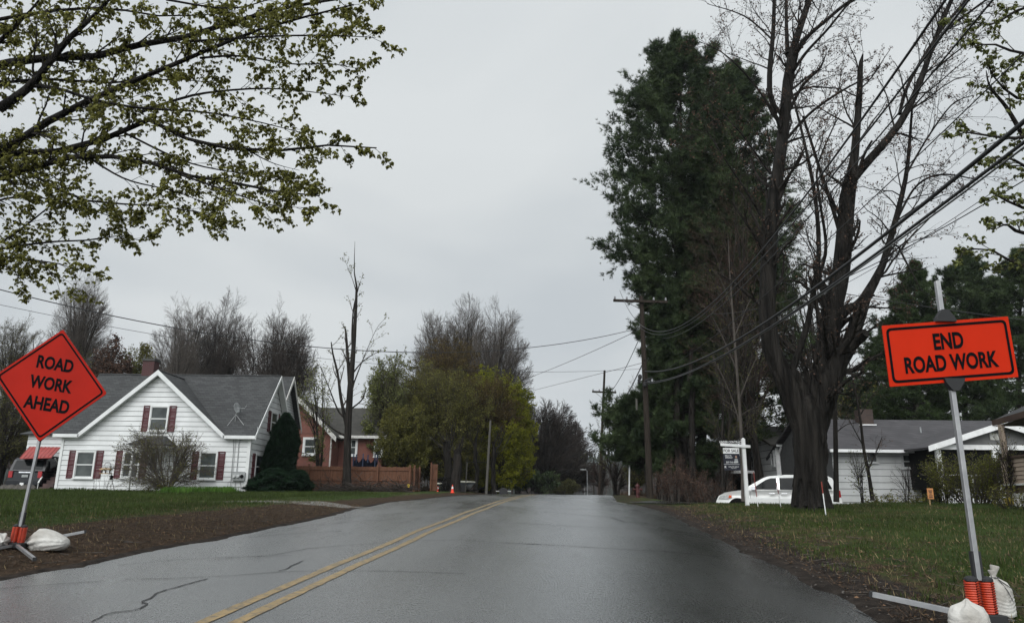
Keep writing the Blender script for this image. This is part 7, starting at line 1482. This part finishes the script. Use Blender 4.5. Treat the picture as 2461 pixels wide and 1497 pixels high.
limbtree('sapling', 'grey sapling trunk just right of the big maple trunk', [[(2010, 1206, .10), (2009, 1120, .085), (2007, 1000, .075), (2004, 900, .06), (2010, 800, .045), (2014, 720, .02)], [(2007, 960, .03), (2030, 900, .02), (2060, 860, .01)], [(2005, 900, .03), (1985, 840, .02), (1975, 790, .01)], [(2008, 1040, .02), (2035, 1020, .014), (2060, 1015, .007)]],
  26, 116, [(5, .8, .3, dict(L=.7, k=5, rmin=.005, t0=.2, rf=.4)), (4, .8, .5, dict(k=4, rmin=.004))], leaf=(1, .045, 'bud', 'quad', .03), bark='bark', twig='twig')
limbtree('sapling', 'dark leaning sapling in front of the ranch wall', [[(2097, 1202, .075), (2088, 1140, .065), (2076, 1080, .055), (2068, 1010, .045), (2058, 950, .035), (2046, 900, .02), (2040, 860, .008)], [(2086, 1130, .03), (2104, 1090, .022), (2120, 1050, .012)], [(2074, 1070, .025), (2052, 1030, .018), (2036, 1000, .01)], [(2066, 1000, .025), (2090, 960, .018), (2115, 930, .008)], [(2058, 950, .02), (2040, 925, .015), (2025, 890, .008)]],
  28, 117, [(6, .8, .3, dict(L=.7, k=5, rmin=.005, t0=.2, rf=.4)), (4, .8, .5, dict(k=4, rmin=.004))], leaf=(1, .045, 'bud', 'quad', .03), bark='bark', twig='twig')

# ------------------------------------------------------------------ the big maple on the right lawn
YM = 22
def roots(mb):
    b = at(1950, 1210, YM); b[2] = hh(b[0], YM)
    for k in range(9):
        a = k*.7+.2; d = np.array([math.cos(a), math.sin(a), 0]); mb.tube([b+d*.30+(0, 0, .9), b+d*.40+(0, 0, .4), b+d*.46+(0, 0, .08), b+d*.64+(0, 0, -.30)], [.14, .15, .15, .12], 8)
    for k in range(16):    # ridged bark plates
        a = k*.393; rr_ = .50; d = np.array([math.cos(a), math.sin(a), 0]); zz = np.linspace(.3, 2.6, 9); c_ = [at(1948, 1180-v*52, YM) for v in np.linspace(.2, 3.2, 9)]
        mb.tube([c+d*(.415+.04*math.sin(i*1.3+k))+(0, 0, 0) for i, c in enumerate(c_)], [.050+.02*math.sin(i*2.1+k*3) for i in range(9)], 5)
LM = [
 [(1951, 1216, .56), (1950, 1190, .49), (1948, 1130, .45), (1946, 1060, .47), (1942, 1005, .48), (1938, 965, .34), (1938, 940, .12)],
 [(1938, 1100, .10), (1925, 1015, .34), (1908, 960, .35), (1882, 905, .30), (1858, 855, .27), (1846, 800, .26), (1843, 740, .25), (1847, 640, .245), (1852, 540, .235), (1862, 470, .22), (1872, 400, .19), (1884, 300, .18), (1893, 200, .17), (1905, 120, .13), (1925, 60, .11), (1945, 0, .10), (1965, -70, .08)],
 [(1870, 270, .09), (1852, 235, .09), (1850, 170, .085), (1858, 80, .07), (1861, 0, .06), (1864, -50, .05)],
 [(1893, 130, .08), (1890, 60, .06), (1889, -40, .05)], [(1905, 140, .09), (1940, 90, .07), (1985, 50, .06), (2040, 5, .05), (2090, -20, .03)], [(1895, 190, .06), (1935, 130, .05), (1990, 70, .04), (2040, 10, .03), (2080, -10, .02)],
 [(1890, 280, .06), (1930, 205, .05), (1970, 165, .04), (1985, 130, .015)], [(1886, 340, .05), (1950, 270, .045), (2030, 215, .035), (2090, 185, .02)],
 [(1950, 1110, .10), (1960, 1030, .36), (1974, 950, .37), (1984, 880, .36), (1992, 800, .33), (2003, 730, .30), (2020, 660, .27), (2030, 560, .25), (2036, 480, .24), (2046, 425, .20)],
 [(2044, 430, .17), (2053, 380, .14), (2060, 300, .115), (2066, 220, .095), (2068, 160, .08), (2074, 130, .02)],
 [(2042, 440, .16), (2075, 400, .14), (2120, 350, .125), (2170, 285, .11), (2210, 200, .10), (2235, 130, .08), (2265, 50, .075), (2300, -30, .06)],
 [(2162, 275, .06), (2180, 210, .055), (2230, 120, .05), (2280, 50, .05), (2350, -30, .04)], [(2205, 200, .06), (2260, 90, .05), (2330, 30, .04), (2400, -20, .03)], [(2240, 175, .045), (2280, 140, .03), (2352, 85, .015)],
 [(2060, 420, .05), (2078, 370, .045), (2096, 338, .03)],
 [(1956, 1080, .10), (1978, 980, .32), (2004, 890, .31), (2028, 850, .26), (2050, 822, .21), (2076, 806, .15), (2080, 800, .13)],
 [(2035, 845, .24), (2052, 795, .22), (2068, 750, .20), (2080, 715, .17), (2100, 680, .14), (2120, 640, .11), (2140, 575, .10), (2160, 500, .085), (2178, 420, .07), (2187, 330, .05), (2194, 230, .03)],
 [(2000, 800, .20), (2018, 762, .17), (2040, 742, .15), (2060, 735, .13)], [(2010, 880, .07), (2035, 890, .075), (2070, 886, .06)],
 [(1938, 1000, .20), (1930, 920, .17), (1905, 890, .12), (1922, 840, .10), (1938, 790, .09), (1950, 730, .085), (1958, 690, .08), (1968, 600, .07), (1960, 480, .06), (1935, 350, .045), (1905, 230, .03), (1895, 180, .02)],
 [(1958, 690, .06), (1985, 600, .05), (1970, 480, .04), (1965, 400, .03), (2010, 290, .02)], [(2030, 600, .07), (1995, 480, .06), (1965, 390, .05), (1930, 280, .04)], [(2150, 540, .04), (2200, 450, .035), (2260, 420, .03), (2340, 430, .02)], [(2178, 420, .035), (2230, 330, .03), (2290, 250, .025), (2340, 230, .012)],
 [(2110, 660, .04), (2150, 590, .03), (2175, 625, .03), (2215, 700, .012)], [(1850, 560, .04), (1800, 470, .03), (1740, 380, .02), (1690, 300, .01)], [(1880, 300, .04), (1810, 200, .03), (1740, 130, .02), (1680, 100, .01)], [(1852, 420, .03), (1780, 320, .025), (1700, 240, .012)], [(1860, 100, .03), (1790, 40, .025), (1700, 10, .01)]]
LM = [[(p[0], p[1], p[2]*1.0, YM+(0 if i in (0, 1, 8) else [-.9, .6, -.3, 1.0, -.6][i % 5]*(j/(len(l)-1)))) for j, p in enumerate(l)] for i, l in enumerate(LM)]
limbtree('maple_tree', 'huge old multi stemmed maple with furrowed trunk beside the minivan', LM, YM, 181, [(13, .75, .3, dict(L=2.1, k=6, rmin=.010, t0=.25, rf=.30, wob=.16, up=.03)), (6, .7, .45, dict(k=5, rmin=.0055, wob=.16, t0=.15)), (5, .65, .5, dict(k=4, rmin=.004, wob=.14, t0=.15))], leaf=(2, .055, 'bud', 'quad', .03, .5, .75), bark='bark_wet', twig='bark', extra=roots)

# ------------------------------------------------------------------ near maple boughs, upper left (trunk stands outside the frame)
tb = np.array([-12.2, 12.0, hh(-12.2, 12.0)-.2])
NL = [
 [(0, 260), (72, 207), (159, 101), (226, 38), (290, -30)], [(-60, 170), (96, 140), (216, 138), (337, 108), (457, 87), (577, 48), (680, 20), (800, 0), (890, -12)],
 [(-60, 395), (87, 308), (159, 269), (207, 245), (270, 216), (409, 159), (481, 130), (577, 87), (700, 50), (850, 12)], [(72, 207), (135, 212), (226, 240), (337, 260), (481, 269), (601, 289), (720, 318)],
 [(-60, 380), (96, 366), (192, 356), (337, 298), (366, 291), (433, 327), (529, 356), (721, 361), (794, 349), (905, 356)], [(-60, 445), (72, 404), (192, 375), (337, 385), (433, 418), (577, 442), (673, 462), (768, 471)],
 [(-40, 380), (120, 447), (202, 481), (289, 490), (433, 500), (560, 535)], [(-60, 612), (96, 584), (216, 577), (289, 567), (350, 580)], [(-60, 612), (72, 534), (135, 481), (150, 430)], [(-60, 625), (82, 625), (168, 640), (190, 650)],
 [(-60, 130), (43, 58), (110, -20)], [(337, 270), (394, 250), (481, 226), (601, 214), (697, 216), (822, 231)], [(481, 140), (577, 135), (697, 154), (794, 154), (870, 168)], [(457, 100), (673, 87), (818, 87), (903, 91)],
 [(-60, 215), (100, 190), (250, 200), (400, 190), (520, 200)], [(-60, 60), (100, 30), (250, 20), (400, 40), (560, 30)], [(433, 420), (520, 450), (640, 490), (740, 500)], [(577, 350), (650, 390), (720, 410)], [(200, 370), (300, 430), (420, 460), (520, 500)],
 [(-60, 500), (60, 470), (200, 500), (330, 540)], [(400, 0), (560, 20), (700, -20)], [(300, 320), (450, 390), (600, 420), (740, 440)], [(-60, 650), (20, 640), (60, 690)], [(100, 625), (125, 660), (150, 680)]]
rad = [.085, .075, .07, .035, .06, .055, .03, .022, .02, .018, .05, .03, .02, .02, .03, .035, .018, .014, .02, .02, .02, .02, .012, .010]
LN = []
nl = [(-760, 1215, .30, 12.0), (-765, 900, .27, 12.0), (-760, 560, .25, 12), (-740, 200, .22, 12), (-700, -300, .14, 12)]
LN.append(nl)
for i, px in enumerate(NL):
    y0 = 11.6; y1 = 9.6+1.8*((i*37) % 10)/10; L_ = []
    if px[0][0] <= -40: L_.append((-740, px[0][1]+150, rad[i]*1.5, 12.0)); L_.append((-400, px[0][1]+90, rad[i]*1.3, 11.8))
    for j, (u, v) in enumerate(px): f = max(0, (u+60)/960); L_.append((u, v, rad[i]*(1-.82*j/(len(px)-1)), y0+(y1-y0)*f))
    LN.append(L_)
limbtree('maple_tree', 'near maple reaching in from the left with drooping young leaves overhead', LN, 11, 191, [(31, .6, .3, dict(L=.85, k=6, rmin=.004, t0=.22, rf=.34, wob=.14, up=-.010, plane=np.array([1, .7, .8]))), (7, .65, .5, dict(k=5, rmin=.0026, wob=.15, up=-.02, t0=.15))], leaf=(4, .068, 'leaf_olive', 'maple', .02, .25, .95), bark='bark_wet', twig='bark', base=tb, sides=8)
# upper right leafy maple, trunk outside the frame
RL = [[(2900, 500), (2620, 300), (2461, 330), (2400, 330), (2320, 318), (2290, 330)], [(2900, 300), (2600, 130), (2461, 130), (2380, 105), (2330, 118)], [(2900, 600), (2620, 500), (2461, 500), (2400, 470), (2375, 480)], [(2900, 800), (2600, 640), (2461, 640), (2380, 600), (2310, 602)],
      [(2900, 100), (2600, 0), (2461, 20), (2380, 60), (2300, 40)], [(2461, 330), (2420, 260), (2380, 210), (2370, 170)], [(2900, 450), (2600, 420), (2461, 400), (2430, 380), (2380, 380)], [(2600, 560), (2461, 560), (2420, 540), (2395, 550)], [(2900, 300), (2600, 230), (2461, 240), (2400, 200), (2370, 150)]]
LR = [[(2960, 1230, .32, 13), (2950, 800, .26, 13), (2940, 300, .22, 13), (2930, -200, .15, 13)]]+[[(u, v, .05*(1-.85*j/(len(px)-1)), 13-.6*j/(len(px))) for j, (u, v) in enumerate(px)] for px in RL]
limbtree('maple_tree', 'yellow green young maple foliage reaching in at the upper right corner', LR, 13, 201, [(15, .6, .3, dict(L=.75, k=5, rmin=.004, t0=.3, rf=.4, wob=.14, up=.0)), (5, .6, .5, dict(k=4, rmin=.003, wob=.14, t0=.2))], leaf=(3, .085, 'leaf_pale', 'maple', .02, .3, .8), bark='bark', twig='twig', base=np.array([at(2960, 1230, 13)[0], 13, 0.5]), sides=7)

# ------------------------------------------------------------------ far woods: nobody could count them
rg = np.random.default_rng(300)
n = 5200; Xf = rg.uniform(-420, 420, n); Yf = rg.uniform(400, 790, n); zf = h(Xf, Yf); s_ = rg.uniform(5, 10, n)
CON = [(math.cos(a)*.28, math.sin(a)*.28, .12) for a in np.arange(6)*math.pi/3]+[(0, 0, 1.25)]+[(math.cos(a)*.20, math.sin(a)*.20, .55) for a in np.arange(6)*math.pi/3+.4]; CF = [(i, (i+1) % 6, 6) for i in range(6)]+[(7+i, 7+(i+1) % 6, 6) for i in range(6)]
mb = MB(); mb.inst(CON, CF, np.stack([Xf, Yf, zf-.5], -1), rotz(rg.uniform(0, 6.28, n), rg.normal(0, .04, n)), s_*1.3); tag(obj('distant_wood', mb, 'far_wood'), kind='stuff')
# bare roadside woods beyond the crest: a mass of twiggy crowns
def bare_mass(name, boxes, seed, m):
    rg = np.random.default_rng(seed); mb = MB()
    for x0, x1, y0, y1, H, n in boxes:
        Xp, Yp = rg.uniform(x0, x1, n), rg.uniform(y0, y1, n); z = h(Xp, Yp)-.2; P0 = np.stack([Xp, Yp, z], -1); S = walk(rg, P0, np.stack([rg.normal(0, .08, n), rg.normal(0, .08, n), np.ones(n)], -1), H*rg.uniform(.6, .95, n), 8, .04, .02); RS = np.linspace(.13, .03, 8)[None, :].repeat(n, 0); mb.tubes(S, RS, 4)
        B, RB = spawn(rg, S, RS, 12, .6, .32, k=4, t0=.2, rmin=.03, up=.1); mb.tubes(B, RB, 3); C_, RC = spawn(rg, B, RB, 7, .6, .5, k=3, rmin=.022, up=.08); mb.tubes(C_, RC, 3)
    return tag(obj(name, mb, m), kind='stuff')
bare_mass('roadside_wood', [(-8, 6, 118, 170, 11, 45), (-30, -6, 105, 190, 13, 90), (22, 42, 90, 200, 11, 70), (2, 14, 180, 300, 12, 60), (24, 40, 180, 330, 13, 60), (-95, -38, 70, 120, 13, 110), (-70, -30, 60, 75, 7, 40), (-30, -14, 66, 90, 8, 40)], 301, 'far_bare')
n = 26000; Xs = np.concatenate([rg.uniform(-24, -4, n//2), rg.uniform(9, 26, n//2)]); Ys = np.concatenate([rg.uniform(58, 90, n//2), rg.uniform(50, 95, n//2)]); ok = (np.maximum(XL(Ys)-Xs, Xs-XR(Ys)) > 1.5); Xs, Ys = Xs[ok], Ys[ok]
mb = MB(); T = np.array(BL); T[:, 0] *= .5; mb.inst(T, BF, np.stack([Xs, Ys, h(Xs, Ys)-.03], -1), rotz(rg.uniform(0, 6.28, len(Xs)), rg.uniform(-.5, .9, len(Xs))), rg.uniform(.15, .7, len(Xs))); tag(obj('undergrowth', mb, 'litter'), kind='stuff')

# ------------------------------------------------------------------ damp air
hz = MB().box(-520, 520, -45, 1010, -4.5, 95); o = obj('haze', hz, 'bud'); o['kind'] = 'stuff'; m = bpy.data.materials.new('haze'); m.use_nodes = True; t = m.node_tree; t.nodes.clear(); ou = nd(t, 'ShaderNodeOutputMaterial'); pv = nd(t, 'ShaderNodeVolumePrincipled'); pv.inputs['Color'].default_value = (.82, .86, .9, 1); pv.inputs['Density'].default_value = .00022; pv.inputs['Anisotropy'].default_value = .2; t.links.new(pv.outputs[0], ou.inputs['Volume']); o.data.materials.clear(); o.data.materials.append(m)
